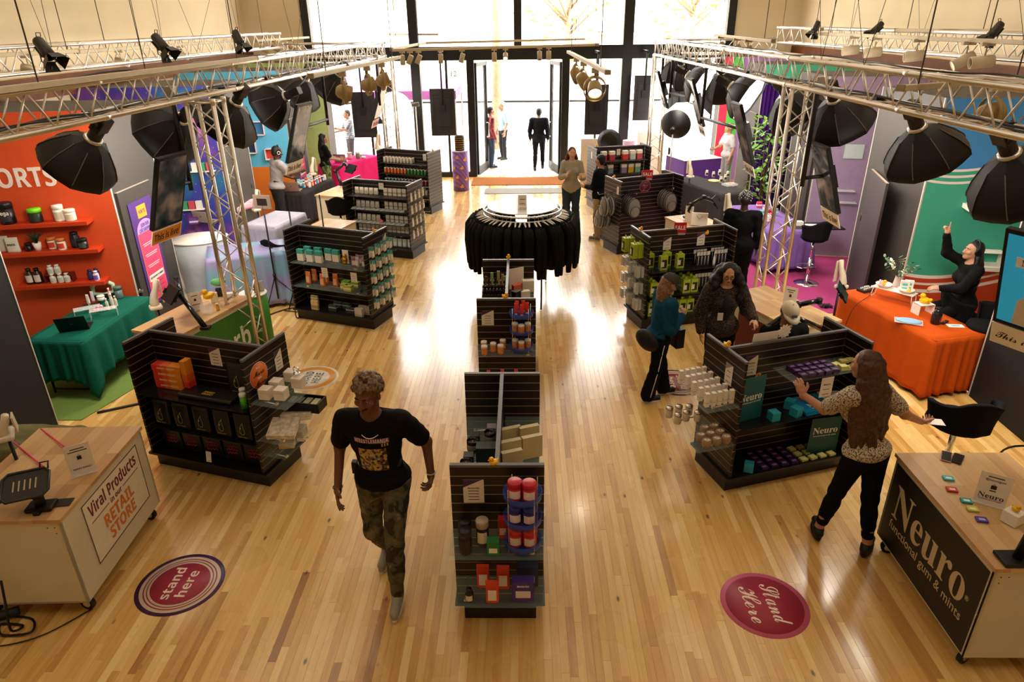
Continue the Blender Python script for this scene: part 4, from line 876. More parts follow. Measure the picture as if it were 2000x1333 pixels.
decal(1.82,3.92,.325,((1,'cf5f80'),(.88,'a32a42')),R_(-88),'round pink-rimmed crimson floor sticker in script, lower right',('Stand','Here'),'eed9c6','script',((.40,.13),(.36,.13)),(.085,-.085))
decal(-2.66,7.6,.33,((1,'e9ddca'),(.9,'e39a34'),(.66,'e9ddca')),R_(90 - 2),'round white and orange floor sticker beside the nearest left unit',('STAND','HERE'),'45243f','bold',((.33,.1),(.27,.1)),(.06,-.07))
decal(1.87,7.45,.33,((1,'4d2450'),(.9,'e0cdbb'),(.82,'8f2f44'),(.79,'e0cdbb'),(.745,'8f2f44'),(.72,'e0cdbb'),(.67,'8f2f44')),R_(-90),'round crimson floor sticker half under the nearest right unit',('stand','here'),'ead9c6','bold',((.34,.085),(.28,.085)),(.065,-.055))
# ------------------------------------------------------------------ clothes rack
RK = (-.01,10.55)
rk = thing('round_clothes_rack','round clothes rack with a glossy white top in the centre aisle','clothes rack',T(RK[0],RK[1],0))
ob('rail_ring',MB().tube([(.6 * math.cos(a),.6 * math.sin(a),1.4) for a in [i * 2 * PI / 48 for i in range(48)]],.016,8,closed=True),CHROME,rk)
ob('lower_ring',MB().tube([(.6 * math.cos(a),.6 * math.sin(a),1.33) for a in [i * 2 * PI / 48 for i in range(48)]],.012,8,closed=True),CHROME,rk)
ob('top_disc',MB().cyl((0,0,1.427),(0,0,1.44),.54,n=48),mat('gloss_white',(.9,.89,.86),.12,var=0),rk)
for i in range(4):
 a = i * PI / 2 + .62; ob('spoke',MB().cyl((0,0,1.41),(.6 * math.cos(a),.6 * math.sin(a),1.4),.008,n=6),CHROME,rk)
 ob('leg',MB().tube([(.5 * math.cos(a),.5 * math.sin(a),1.38),(.50 * math.cos(a),.62 * math.sin(a),.7),(.48 * math.cos(a) * 1.0,.95 * math.sin(a) * 1.0,.01)],.014,8),cm('3a322c',.4),rk)
HG = MB()
hgp = [(0,0,0),(.016,0,.03),(0,0,.05),(-.014,0,.035)]
def hanger_mesh():
 h = MB().tube([(0,0,-.08),(0,0,-.02),(.018,0,0),(.012,0,.022),(-.008,0,.026)],.003,5,1)
 h.tube([(0,-.2,-.155),(0,-.1,-.105),(0,0,-.08),(0,.1,-.105),(0,.2,-.155)],[.011,.013,.016,.013,.011],7,0); return h.mesh('hanger_frame',[WHITE,CHROME])
HM = hanger_mesh()
def hoodie_mesh(seed):
 rg = random.Random(seed); b = MB(); nz = 12; nu = 18; vs = []
 for j in range(nz + 1):
  f = j / nz; z = -.11 - .68 * f; w = .2 + .035 * min(1,f * 5) - .02 * f; th = .028 + .035 * f
  for i in range(nu): a = 2 * PI * i / nu; vs.append(((th + .006 * math.sin(a * 5 + seed)) * math.cos(a),w * math.sin(a) * (1 if j else .8),z + (.03 * (1 - abs(math.sin(a))) if j == 0 else 0)))
 b.add(vs,[(j * nu + i,(j + 1) * nu + i,(j + 1) * nu + (i + 1) % nu,j * nu + (i + 1) % nu) for j in range(nz) for i in range(nu)] + [list(range(nu)),[nz * nu + i for i in range(nu)][::-1]],0,True)
 for s in (-1,1):
  o = rg.uniform(-.02,.02)
  b.tube([(0,s * .17,-.14),(.01,s * .245,-.24),(o,s * .27,-.5),(o * 2,s * .26,-.8 - rg.uniform(0,.07))],[.05,.058,.05,.033],10,0)
  b.tube([(o * 2,s * .26,-.83),(o * 2,s * .26,-.88)],[.034,.03],10,0)
 return b.mesh('hoodie',mat('black_fleece',(.006,.006,.006),.85,var=.1))
HD = [hoodie_mesh(i) for i in range(3)]
def star_print(c1,c2): return MB().cb((0,0,0),(.002,.11,.15),0).cb((.0015,.01,.03),(.002,.06,.05),1).mesh('chest_print',[cm(c1,.6),cm(c2,.6)])
PRT = star_print('7a1520','c87a2a')
for i in range(46):
 a = -PI / 2 + (i - 22.5) * .118 + uni(-.03,.03)
 if abs(a + PI / 2) > 2.75: continue
 rr = .6; M = T(RK[0] + rr * math.cos(a),RK[1] + rr * math.sin(a),1.40,a + PI / 2 + uni(-.16,.16),0,uni(-.05,.05))
 # garment hangs with its shoulders along the radius
 ca,sa = math.cos(a),math.sin(a); wh = 'left side' if ca < -.7 else 'right side' if ca > .7 else 'near side' if sa < 0 else 'far side'; lab = 'black hooded sweatshirt on the %s of the round rack' % wh; g = 'sweatshirts on the round rack, ' + wh
 t = tag(link('sweatshirt',HD[i % 3],M),lab,'sweatshirt',g)
 if i in (24,27,29): link('chest_print',PRT,T(.055,-.12,-.36),t); t['label'] = 'black hooded sweatshirt with a printed chest, %s of the three printed ones on the rack' % {24: 'leftmost',27: 'middle',29: 'rightmost'}[i]; del t['group'];
 tag(link('clothes_hanger',HM,M),'white clothes hanger on the %s of the round rack' % wh,'hanger','white hangers on the round rack, ' + wh)
# sign holder on the rack top
# ------------------------------------------------------------------ pedestal with hats
pd = thing('pedestal','purple striped cylinder pedestal with yellow duck pictures','pedestal',T(-1.62,18.1,0))
def pst(nt,b):
 N = nt.nodes; L = nt.links; tc = N.new('ShaderNodeTexCoord'); wv = N.new('ShaderNodeTexWave'); wv.inputs['Scale'].default_value = 5; wv.bands_direction = 'DIAGONAL'; L.new(tc.outputs['Object'],wv.inputs[0]); cr = N.new('ShaderNodeValToRGB'); cr.color_ramp.interpolation = 'CONSTANT'; e = cr.color_ramp.elements; e[0].color = (*hx('8a62b8'),1); e[1].position = .5; e[1].color = (*hx('6f48a0'),1); L.new(wv.outputs[0],cr.inputs[0]); L.new(cr.outputs[0],b.inputs['Base Color'])
ob('cylinder',MB().cyl((0,0,0),(0,0,1.0),.21,n=32),nodes_mat('purple_stripes',pst),pd)
ob('top_band',MB().cyl((0,0,1.0),(0,0,1.02),.215,n=32),cm('d8cfe0',.5),pd)
for q,(a,z) in enumerate(((-1.9,.86),(-1.3,.6),(-1.95,.36),(-1.4,.12),(-.9,.8),(-2.4,.6),(-.75,.3))):
 ob('duck_picture',MB().prism([(.05 * math.cos(t),.03 * math.sin(t)) for t in [i * .52 for i in range(12)]],0,.002).prism([(.015 + .022 * math.cos(t),.04 + .022 * math.sin(t)) for t in [i * .52 for i in range(12)]],0,.003),cm('e8a02a',.6),pd,frame((.212 * math.cos(a),.212 * math.sin(a),z),(-math.sin(a),math.cos(a),0),(0,0,1)))
for k in range(6): tag(ob('hat',MB().lathe([(.12,.0),(.13,.05),(.11,.1),(.0,.105)],20,0,caps=False).lathe([(.121,.03),(.134,.045),(.121,.06)],20,1,caps=False),[BLACK,cm('c98f52',.6)],None,T(-1.62,18.1,1.02 + k * .055)),'black cap with a tan band in the stack on the purple pedestal','cap','caps stacked on the purple pedestal')
# black display backs hanging in the window
for i,(px,py,yy,wd,hh) in enumerate(((865,220,19.2,.66,1.2),(711,225,18.9,.62,1.15),(752,200,19.2,.5,1.1),(1165,215,18.9,.6,1.25),(1258,192,19.1,.54,1.12),(1325,215,18.8,.56,1.1),(1378,190,18.9,.42,1.2))):
 p = Y(px,py,yy); lb = ('black back of the large screen left of the doorway','black back of the screen above the pink table','black back of a screen half hidden by the white disc','black back of the screen just right of the doorway','black back of the screen hanging between the right window posts','black back of the screen behind the right truss tower by the window','narrow black screen back nearest the striped wall')[i]
 t = thing('window_screen',lb,'screen',Matrix.Translation(p)); h = hh / 2; b = wd / 2
 ob('housing',MB().box((-b,0,-h),(b,.05,h)),mat('charcoal_plastic',hx('242220'),.45),t,None,.005);
 fr_ = MB()
 for q in (.62,.74):
  fr_.tube([(-b * q,-.006,-h * q),(b * q,-.006,-h * q),(b * q,-.006,h * q),(-b * q,-.006,h * q)],.008,5,closed=True)
 ob('embossed_frame',fr_,mat('charcoal_plastic',hx('242220'),.45),t); ob('mount',MB().cb((0,-.03,.1),(.16,.05,.2)),BLACK,t)
 ob('pole',MB().cyl((0,-.03,.2),(0,-.03,3.3 - p.z),.022).box((-.03,-.05,3.24 - p.z),(.03,YW - .055 - yy,3.3 - p.z)),BLACK,t)
# ================================================================== small goods
def lathe_m(n,prof,m,seg=14): return MB().lathe(prof,seg,0,caps=False).mesh(n,m)
def arc_m(r,z0,z1,m,sp=.85,n=8):
 return MB().add([(r * math.sin(a),-r * math.cos(a),z) for z in (z0,z1) for a in [-sp + 2 * sp * i / n for i in range(n + 1)]],[(i,i + 1,n + 2 + i,n + 1 + i) for i in range(n)],0,True).mesh('label',m)
def bottle_kit(r,h,body,cap,label=None,neck=.6,caph=.16,rr=.4):
 b = [(0,0),(r * .92,0),(r,h * .04),(r,h * .68),(r * neck,h * .8),(r * neck,h * .85),(0,h * .85)]
 p = [('bottle',lathe_m('bottle',b,cm(body,rr)),[]),('cap',lathe_m('cap',[(0,h * .84),(r * (neck + .1),h * .84),(r * (neck + .1),h),(0,h)],cm(cap,.4)),[])]
 if label: p.append(('label',arc_m(r * 1.015,h * .14,h * .6,cm(label,.6)),[]))
 return p
def jar_kit(r,h,body,lid,label=None,lr=1.04):
 p = [('jar',lathe_m('jar',[(0,0),(r * .95,0),(r,h * .05),(r,h * .75),(0,h * .76)],cm(body,.35),18),[]),('lid',lathe_m('lid',[(0,h * .74),(r * lr,h * .74),(r * lr,h * .97),(r * lr * .95,h),(0,h)],cm(lid,.4),18),[])]
 if label: p.append(('label',arc_m(r * 1.015,h * .15,h * .6,cm(label,.6)),[]))
 return p
def box_kit(w,d,h,c,c2=None,band=(.6,1.0),lab=None):
 p = [('carton',MB().box((-w / 2,-d / 2,0),(w / 2,d / 2,h)).mesh('carton',cm(c,.5)),[])]
 if c2: p.append(('printed_band',MB().box((-w / 2 - .0006,-d / 2 - .0006,h * band[0]),(w / 2 + .0006,d / 2 + .0006,h * band[1] + .0004)).mesh('printed_band',cm(c2,.5)),[]))
 if lab: p.append(('label',MB().box((-w * .34,-d / 2 - .0015,h * .2),(w * .34,-d / 2 - .0004,h * .55)).mesh('label',cm(lab,.6)),[]))
 return p
def pouch_mesh(n,w,d,h,m):
 b = MB(); vs = []; nu = 12; lv = ((0,1,.9),(.15,1,1),(.5,.98,.8),(.85,.98,.3),(1,1,.04))
 for z,a,q in lv:
  for i in range(nu):
   t = 2 * PI * i / nu; cx = math.cos(t); sy = math.sin(t); vs.append((w / 2 * a * math.copysign(abs(cx) ** .5,cx),d / 2 * q * math.copysign(abs(sy) ** .8,sy),h * z))
 b.add(vs,[(j * nu + i,j * nu + (i + 1) % nu,(j + 1) * nu + (i + 1) % nu,(j + 1) * nu + i) for j in range(4) for i in range(nu)] + [list(range(nu))[::-1],[4 * nu + i for i in range(nu)]],0,True); return b.mesh(n,m)
def pouch_kit(w,d,h,c,lab=None,r=.4):
 p = [('pouch',pouch_mesh('pouch',w,d,h,cm(c,r)),[])]
 if lab: p.append(('label',MB().add([(-w * .32,-d * .52,h * .15),(w * .32,-d * .52,h * .15),(w * .32,-d * .44,h * .62),(-w * .32,-d * .44,h * .62)],[(0,1,2,3)]).mesh('label',cm(lab,.6)),[]))
 return p
def grid(kit,name,lab,cat,M,xs,ys,z,group,jit=.003,rz=0,pre=None):
 for y in ys:
  for x in xs: spawn(kit,name,lab,cat,M @ T(x + uni(-jit,jit),y + uni(-jit,jit),z,rz + uni(-.08,.08)),group)
def lin(a,b,n): return [a + (b - a) * i / (n - 1) for i in range(n)] if n > 1 else [a]
# rubber duck
def duck_kit(c='f2b705',bill='e8651a'):
 b = MB().ell((0,0,.38),(.42,.55,.36)).ell((0,-.28,.86),(.3,.3,.29)).ell((.36,.05,.46),(.12,.3,.2)).ell((-.36,.05,.46),(.12,.3,.2)).ell((0,.52,.55),(.16,.18,.16))
 bl = MB().ell((0,-.6,.8),(.14,.14,.05)).mesh('beak',cm(bill,.4)); ey = MB().ell((.13,-.53,.93),(.035,.03,.045)).ell((-.13,-.53,.93),(.035,.03,.045)).mesh('eyes',BLACK)
 bo = bpy.data.objects.new('x',b.mesh('body',cm(c,.32))); COL.objects.link(bo); r = bo.modifiers.new('r','REMESH'); r.mode = 'VOXEL'; r.voxel_size = .045; r.use_smooth_shade = True; s = bo.modifiers.new('s','SMOOTH'); s.iterations = 6
 bpy.context.view_layer.update(); me = bpy.data.meshes.new_from_object(bo.evaluated_get(bpy.context.evaluated_depsgraph_get())); bpy.data.objects.remove(bo); me.name = 'body'; me.materials.clear(); me.materials.append(cm(c,.32))
 return K(('body',me),('beak',bl),('eyes',ey))
DK = duck_kit()
def duck(p,s,rz,lab,g=None,off=0): return spawn(DK,'rubber_duck',lab,'rubber duck',Matrix.Translation(p) @ Matrix.Rotation(rz,4,'Z') @ Matrix.Scale(s,4),g)
# price cards
def card(M,w,h,lab,lines=('',),tri='4a2b52',par=None,tc_=None,k=None):
 t = thing('price_card',lab,'price card',M)
 ob('sheet',MB().box((-w / 2,-h / 2,0),(w / 2,h / 2,.0015)),cm('e6dacb',.55),t)
 if tri: ob('corner_print',MB().prism([(-w / 2,h / 2),(-w / 2,h * .16),(w * .42,h / 2)],.0015,.0022),cm(tri,.6),t)
 n = len(lines)
 for i,s in enumerate(lines):
  yy = h * (.14 - .5 * i / max(1,n - 1) if n > 1 else 0)
  if s[:1] == '_': ob('printed_line',MB().box((-w * .26,yy - h * .013,.0015),(w * .26,yy + h * .013,.0022)),tc_ or INK,t); continue
  text(s,tc_ or INK,T(0,h * (.14 - .5 * i / max(1,n - 1) if n > 1 else 0),.0024),t,size=h * .1,fit=(w * (.55 if i < n - 1 else .4),None),k='bold' if i in (0,n - 1) else k,ext=.0003)
 return t
def tent_card(M,w,h,lab,lines,par=None,icon=True):
 t = thing('counter_sign',lab,'sign',M)
 ob('sheet',MB().box((-w / 2,0,0),(w / 2,.0025,h)),cm('e9dfd2',.5),t); ob('acrylic_foot',MB().box((-w / 2,-.03,0),(w / 2,.035,.004)),acrylic('clear_acrylic2',(.95,.95,.95),.3),t)
 if icon: ob('bag_icon',MB().box((-w * .09,-.0008,h * .5),(w * .09,0,h * .62)).tube([(-w * .05,-.0006,h * .62),(0,-.0006,h * .67),(w * .05,-.0006,h * .62)],.0018,4),cm('2c211d',.6),t)
 for s,z,f,kk in lines:
  if s[:1] == '_': ob('printed_line',MB().box((-w * f / 2,-.001,h * z - .004),(w * f / 2,0,h * z + .004)),cm('4a3a34',.6),t); continue
  text(s,cm('3b4452' if kk == 'serif' else '4a3a34',.6),frame((0,-.0012,h * z),(1,0,0),(0,0,1)),t,k=kk,fit=(w * f,None),ext=.0003,size=.05)
 return t
def M3(g,x,y,z,rz=0,rx=0,ry=0): return GM[g] @ T(x,y,z,rz,rx,ry)
def vface(g,x,y,z): return GM[g] @ frame((x,y,z),(1,0,0),(0,0,1))         # on the long front (-Y) of a unit
def eface(g,s,y,z): return GM[g] @ frame((s * (L_G / 2 + .014),y,z),(0,s,0),(0,0,1))   # on an end panel
FY = -.02
# ---------------- centre unit, near end (local -X end faces the camera because the unit is turned 90 deg; local x=-.65)
# local axes of C1/C2: local +x -> world +y ; local +y -> world -x
def C(g,wx_,wy,z,rz=0,rx=0): x,y,a = GP[g]; return T(x + wx_,y + wy,z,rz,rx)
for g in ('C1','C2'):
 e = -L_G / 2 - .015
 shelf(GO[g],GM[g].inverted() @ C(g,0,e,.84),.66,.3)
 shelf(GO[g],GM[g].inverted() @ C(g,0,e,.42 if g == 'C1' else .5),.64,.3)
 for s in (-1,1):
  for z in ((.98,.62) if g == 'C1' else (1.05,.6)): shelf(GO[g],GM[g].inverted() @ C(g,s * .018,0,z,R_(90 * s)),1.2,.32)
def carousel(M,lab):
 t = thing('carousel_rack',lab,'rack',M)
 TR = acrylic('blue_acrylic',hx('3b55b8'),.42)
 for z in (.02,.21,.4): ob('tray',MB().lathe([(0,z),(.125,z),(.13,z + .045),(.122,z + .045),(.118,z + .006),(0,z + .006)],24,caps=False),TR,t)
 for a in (.6,2.2,3.8,5.4): ob('rod',MB().cyl((.118 * math.cos(a),.118 * math.sin(a),0),(.118 * math.cos(a),.118 * math.sin(a),.5),.003,n=5),METAL,t)
 ob('base',MB().lathe([(0,0),(.11,0),(.11,.02),(0,.02)],24,caps=False),TR,t); return t
CE = -L_G / 2 - .15
cx,cy = .17,CE - .02
carousel(C('C1',cx,cy,.848),'three-tier blue carousel of red tins on the nearest centre unit')
for z,c,n,lb in ((.87 + .402,'c2182b',2,'red tin on the top tier of the nearest carousel'),(.87 + .212,'2b2f8f',2,'dark blue tin on the middle tier of the nearest carousel'),(.87 + .022,'cf2f22',3,'orange-red tin on the lowest tier of the nearest carousel')):
 kt = jar_kit(.046,.13,c,c,'e9d8cf')
 for i in range(n): a = 3.6 + i * (2.0 if n == 2 else 2.1); spawn(kt,'tin',lb,'tin',C('C1',cx + .055 * math.cos(a),cy + .06 * math.sin(a),z - .018 + .004),lb.replace('tin on','tins on'))
duck(C('C1',-.02,-L_G / 2 - .01,1.38).translation,.058,R_(-60),'yellow rubber duck on the top edge of the nearest centre unit')
card(C('C1',-.16,-L_G / 2 - .016,1.17) @ Matrix.Rotation(PI / 2,4,'X'),.14,.19,'white price list card on the nearest centre unit',('BetterAlt','_','_','_','_'))
spawn(jar_kit(.042,.17,'0f0c0c','141010','1c1614'),'jar','black lidded jar at the left end of the upper glass shelf','jar',C('C1',-.22,CE + .02,.848))
spawn(jar_kit(.044,.19,'15110f','1a1512','2c2018'),'jar','dark jar with gold liquid at the left of the upper glass shelf, front row','jar',C('C1',-.21,CE - .09,.848))
spawn(jar_kit(.042,.2,'141212','b9aa94','e8dccc'),'jar','black bottle with a broad silver lid on the upper glass shelf','jar',C('C1',-.1,CE - .01,.848))
spawn(box_kit(.065,.05,.16,'b51f22',None,lab='e9c9bd'),'carton','tall red carton left of the carousel','carton',C('C1',.035,CE + .06,.848))
spawn(box_kit(.08,.06,.11,'1f7a3a',None,lab='e6e0cf'),'carton','green carton in front of the red one','carton',C('C1',-.025,CE - .1,.848))
for i,(dx,dy,h) in enumerate(((-.11,.05,.2),(.03,.04,.2),(-.04,-.09,.19))):
 spawn(pouch_kit(.09,.05,h,'d23c1e','ece0d2'),'pouch',('orange-red pouch at the back left of the lower glass shelf','orange-red pouch at the back right of the lower glass shelf','orange-red pouch at the front of the lower glass shelf')[i],'pouch',C('C1',dx,CE + dy - .02,.428))
spawn(box_kit(.15,.07,.17,'2b3550',None,lab='c9bfa8'),'carton','slate blue carton at the back right of the lower glass shelf','carton',C('C1',.2,CE + .06,.428))
spawn(box_kit(.15,.07,.17,'4a2a86',None,lab='e3d5d8'),'carton','violet carton at the front right of the lower glass shelf','carton',C('C1',.17,CE - .08,.428))
spawn(bottle_kit(.03,.1,'16120f','0e0c0c','d9d0c0'),'bottle','small dark dropper bottle at the front left of the lower glass shelf','bottle',C('C1',-.2,CE - .1,.428))
text('BetterAlt',WHITE,C('C1',.17,CE - .1165,.565) @ Matrix.Rotation(PI / 2,4,'X'),None,k='bold',fit=(.08,.016),name='carton_lettering'); tag(bpy.data.objects['carton_lettering'],'white lettering on the front of the violet carton','lettering')
# left side of C1: candles + teal boxes ; right side: cream boxes
ck = K(('glass',lathe_m('glass',[(0,0),(.04,0),(.046,.02),(.046,.1),(.042,.1),(.04,.03)],cm('0e0b0a',.15),18)),('wax',lathe_m('wax',[(0,.075),(.041,.075)],cm('4a423c',.5),18)),('wick',MB().cyl((0,0,.07),(0,0,.095),.002,n=5).mesh('wick',WHITE)),('label',lathe_m('label',[(.0462,.03),(.047,.031),(.047,.07),(.0462,.071)],cm('8f8577',.6),18)))
for i,(dx,dy,z) in enumerate(((-.25,-.2,.99),(-.22,.08,.99),(-.09,.2,.99),(-.09,-.35,.99),(-.08,-.5,.99))):
 spawn(ck,'candle',('black glass candle at the front left of the centre unit','black glass candle in the middle left of the centre unit','black glass candle beside the divider at the back of the centre unit','black candle near the duck, further from it','black candle right behind the duck')[i],'candle',C('C1',dx,dy,z))
 if i < 3: spawn(box_kit(.075,.075,.085,'1a1716' if i != 2 else '8f8f90',None,lab='a89f92'),'carton','small %s candle carton behind the black candle %s' % (('black','black','grey')[i],('at the front left','in the middle left','by the divider')[i]),'carton',C('C1',dx + .01,dy + .11,.99))
spawn(box_kit(.16,.1,.16,'1c2a2c',None),'carton','dark green-black box on the left shelf of the centre unit','carton',C('C1',-.1,-.08,.99))
for i,(dy,z,h) in enumerate(((-.45,.63,.05),(-.1,.63,.06),(.25,.63,.05))): spawn(box_kit(.2,.26,h,'3fa6a0',None),'carton','turquoise box lying on the lower left glass shelf','carton',C('C1',-.21,dy,z),'turquoise boxes under the candles')
for i,(dx,dy,r) in enumerate(((.08,.12,.35),(.08,-.06,.35),(.09,-.2,.35),(.22,.14,.35),(.24,0,.35))):
 spawn(box_kit(.16,.04,.19,'c9bc92',None),'carton',('cream flat box furthest back beside the divider','cream flat box in the middle beside the divider','cream flat box nearest the duck, beside the divider','cream flat box at the outer back of the right shelf','cream flat box with a small emblem at the outer front')[i],'carton',C('C1',dx,dy,.99,r))
tr = thing('open_tray','cream open box with compartments and a pink lipstick','tray',C('C1',.24,-.27,.99,.0,.25)); ob('rim',MB().box((-.07,-.06,0),(.07,.06,.02)),cm('cfc19a',.5),tr)
for i in range(4): ob('compartment',MB().box((-.06,-.05 + i * .027,.02),(.06,-.03 + i * .027,.024)),cm('a4956c',.6),tr)
tag(ob('lipstick',MB().cyl((0,0,0),(0,0,.06),.011,mi=0).cyl((0,0,.06),(0,0,.13),.0095,mi=1),[cm('d87a80',.4),cm('5a3a30',.5)],None,C('C1',.25,-.3,1.02,0,.3)),'pink and dark tube standing on the compartment box','lipstick')
tag(ob('lipstick',MB().cyl((0,0,0),(0,0,.12),.011),cm('4a3a36',.5,var=.8,sc=60),None,C('C1',.25,-.52,.99)),'patterned dark tube near the front right corner of the centre unit','lipstick')
spawn(K(('glass',lathe_m('glass',[(0,0),(.05,0),(.055,.03),(.035,.07),(.02,.1),(.02,.16),(.025,.17)],cm('8c7a66',.1))),('liquid',lathe_m('liquid',[(0,.01),(.045,.01),(.05,.03),(.0,.035)],cm('3a1f14',.3)))),'decanter','small amber glass decanter beside the divider','decanter',C('C1',.09,-.4,.99))
spawn(box_kit(.18,.1,.03,'d6c9a4',None),'carton','flat cream box behind the front edge of the centre unit','carton',C('C1',.13,-.55,.99,.3))
for i in range(6): spawn(box_kit(.08,.08,.05,('b7a96e','a9a27a','c2b98c')[i % 3],None),'carton','small olive carton on the lower right glass shelf of the centre unit','carton',C('C1',.1 + .1 * (i % 2),-.5 + .12 * (i // 2),.63),'olive cartons on the lower right shelf')
# C2 near end
orj = jar_kit(.032,.1,'c8742a','efe6da','d98a3a')
for i,(dx,dy) in enumerate(((-.24,.0),(-.23,-.11),(-.14,-.04),(-.04,.04),(-.06,-.09))): spawn(orj,'jar',('orange jar with white lid, back left','orange jar with white lid, front left','orange jar with white lid, third from the left','orange jar with white lid, back row nearest the carousel','orange jar with white lid, front row nearest the carousel')[i] + ' on the second centre unit','jar',C('C2',dx,CE + dy,.848))
cx2,cy2 = .16,CE
carousel(C('C2',cx2,cy2,.848),'three-tier blue carousel of orange jars on the second centre unit')
for z,n in ((.87 + .212,3),(.87 + .022,3)):
 for i in range(n): a = 3.4 + i * 1.3; spawn(orj,'jar','orange jar with white lid on the %s carousel tier of the second centre unit' % ('middle' if z > 1 else 'lowest'),'jar',C('C2',cx2 + .07 * math.cos(a),cy2 + .07 * math.sin(a),z - .014),'carousel jars')
def tube_kit(c,h=.11): return K(('tube',pouch_mesh('tube',.04,.03,h,cm(c,.4))),('cap',MB().cyl((0,0,-.018),(0,0,.002),.014,n=12).mesh('cap',cm('e6dcd2',.4))))
tk = tube_kit('d8342e')
for i in range(5): a = 1.2 * i; spawn(tk,'tube','red squeeze tube standing on the top carousel tier','tube',C('C2',cx2 + .06 * math.cos(a),cy2 + .06 * math.sin(a),.87 + .402 + .01),'red tubes on the carousel top')
tk2 = tube_kit('e0506a',.09)
for i,(dx,dy) in enumerate(((-.2,-.02),(-.13,-.08),(-.05,0),(.1,0),(.14,-.07))): spawn(tk2,'tube','coral pink tube on the lower glass shelf of the second centre unit','tube',C('C2',dx,CE + dy,.522),'coral tubes on the lower shelf')
card(C('C2',-.2,-L_G / 2 - .016,1.16) @ Matrix.Rotation(PI / 2,4,'X'),.13,.17,'white price card with a box icon on the second centre unit',('_','_','_','_'))
duck(C('C2',-.01,-L_G / 2 - .01,1.38).translation,.06,R_(60),'yellow rubber duck at the near end of the second centre unit')
duck(C('C2',0,L_G / 2 + .01,1.38).translation,.06,R_(10),'yellow rubber duck at the far end of the second centre unit')
lr = thing('lipstick_rack','black tiered rack of lipsticks on the left of the second centre unit','rack',C('C2',-.17,.3,1.06))
for i in range(3): ob('tier',MB().box((-.14,-.12 + i * .07,0),(.14,-.06 + i * .07,.03 + .03 * i)),BLACK,lr)
for i in range(3):
 for j in range(7): tag(ob('lipstick',MB().cyl((0,0,0),(0,0,.055),.009,mi=0).cyl((0,0,.055),(0,0,.075),.007,mi=1),[cm('1a1414',.3),cm(('9c3a4a','c98a6a','7aa06a')[(i + j) % 3],.4)],None,C('C2',-.29 + j * .04,.21 + i * .07,1.06 + .03 + .03 * i)),'slim lipstick standing in the black tiered rack','lipstick','lipsticks in the tiered rack')
for i,(dx,dy,h,c) in enumerate(((-.27,.48,.16,'5a4030'),(-.2,.5,.2,'8fae80'),(-.12,.5,.22,'a9b48a'),(-.07,.5,.18,'b89a6a'),(-.04,.38,.2,'9ab08a'))): spawn(box_kit(.035,.035,h,c,'e2d6c0',(.0,.3)),'carton',('dark','sage','tall sage','tan','pale green')[i] + ' slim carton standing behind the lipstick rack','carton',C('C2',dx,dy,1.06))
for i,(dx,dy,s,c,r) in enumerate(((.1,.35,.1,'e0664a',.5),(.17,.42,.1,'e8745a',.2),(.11,.1,.12,'2a2620',.8),(.2,.12,.11,'e8e0d0',.3),(.24,.4,.14,'dcd6c8',.1))): spawn(box_kit(s,s * .6,s,c,None),'carton',('coral','salmon','black and yellow','white','pale') [i] + ' carton on the right of the second centre unit','carton',C('C2',dx,dy,1.06,r))
tag(ob('leaflet',MB().box((-.1,0,0),(.1,.003,.26)),WHITE,None,C('C2',.1,.5,1.06,.5)),'large white leaflet leaning on the divider of the second centre unit','leaflet')
# white strips of boxes hanging at right of C1/C2 sides
# ---------------- L1
g = 'L1'
shelf(GO[g],T(-.0,FY,.86),1.22,.34,mat('smoked_glass',(.01,.01,.01),.15)); shelf(GO[g],T(0,FY,.48),1.22,.3,mat('smoked_glass',(.01,.01,.01),.15))
def droplet_mesh(s,c):
 pts = []
 for i in range(24):
  t = 2 * PI * i / 24; y = -math.cos(t); w = math.sin(t) * (.5 - .45 * y) ; x = w * s * .62 + (max(0,y) ** 2) * s * .35; pts.append((x,0,y * s))
 return MB().tube(pts,.0022,4,closed=True).mesh('drop_outline',cm(c,.5)),MB().ell((-.0,0,-.0),(s * .14,.002,s * .14),nu=8,nv=5).mesh('drop_dot',cm('c9b04a' if c == 'b8b06a' else '6fb0c0',.5))
dm1,dd1 = droplet_mesh(.065,'b8b06a'); dm2,dd2 = droplet_mesh(.065,'9aa09a')
BP = mat('black_foil',(.012,.011,.012),.28,var=.2,sc=15,bump=.2)
def blackbag(M,lab,w=.2,h=.28,d=(dm1,dd1),g_=None):
 t = thing('black_pouch',lab,'pouch',M,g_); link('pouch',pouch_mesh('pouch',w,.05,h,BP),None,t)
 link('drop_outline',d[0],T(0,-.027,h * .48),t); link('drop_dot',d[1],T(-.012,-.029,h * .5),t)
 text('SWEET SWEAT',cm('8a8450',.5),frame((0,-.029,h * .17),(1,0,0),(0,0,1)),t,k='bold',fit=(w * .55,.012)); return t
blackbag(M3(g,.38,-.1,.868),'black pouch with a drop outline standing on the upper shelf',.22,.34)
for i in range(5): blackbag(M3(g,-.46 + i * .235,-.26,.49),('first','second','third','fourth','fifth')[i] + ' black drop pouch from the left in the middle row',.19,.29,(dm1,dd1) if i != 2 else (dm2,dd2))
SW = K(('carton',MB().box((-.16,-.045,0),(.16,.045,.06)).mesh('carton',cm('e58a1e',.5))),('red_end',MB().box((-.161,-.0455,-.0004),(-.06,.0455,.0604)).mesh('red_end',cm('d8342a',.5))),('middle_band',MB().box((-.0605,-.0457,-.0003),(.02,.0457,.0603)).mesh('middle_band',cm('e05f22',.5))),('lettering',tmesh('SWEET SWEAT',.03,cm('f3dcb0',.5),'bold',(.2,.018))))
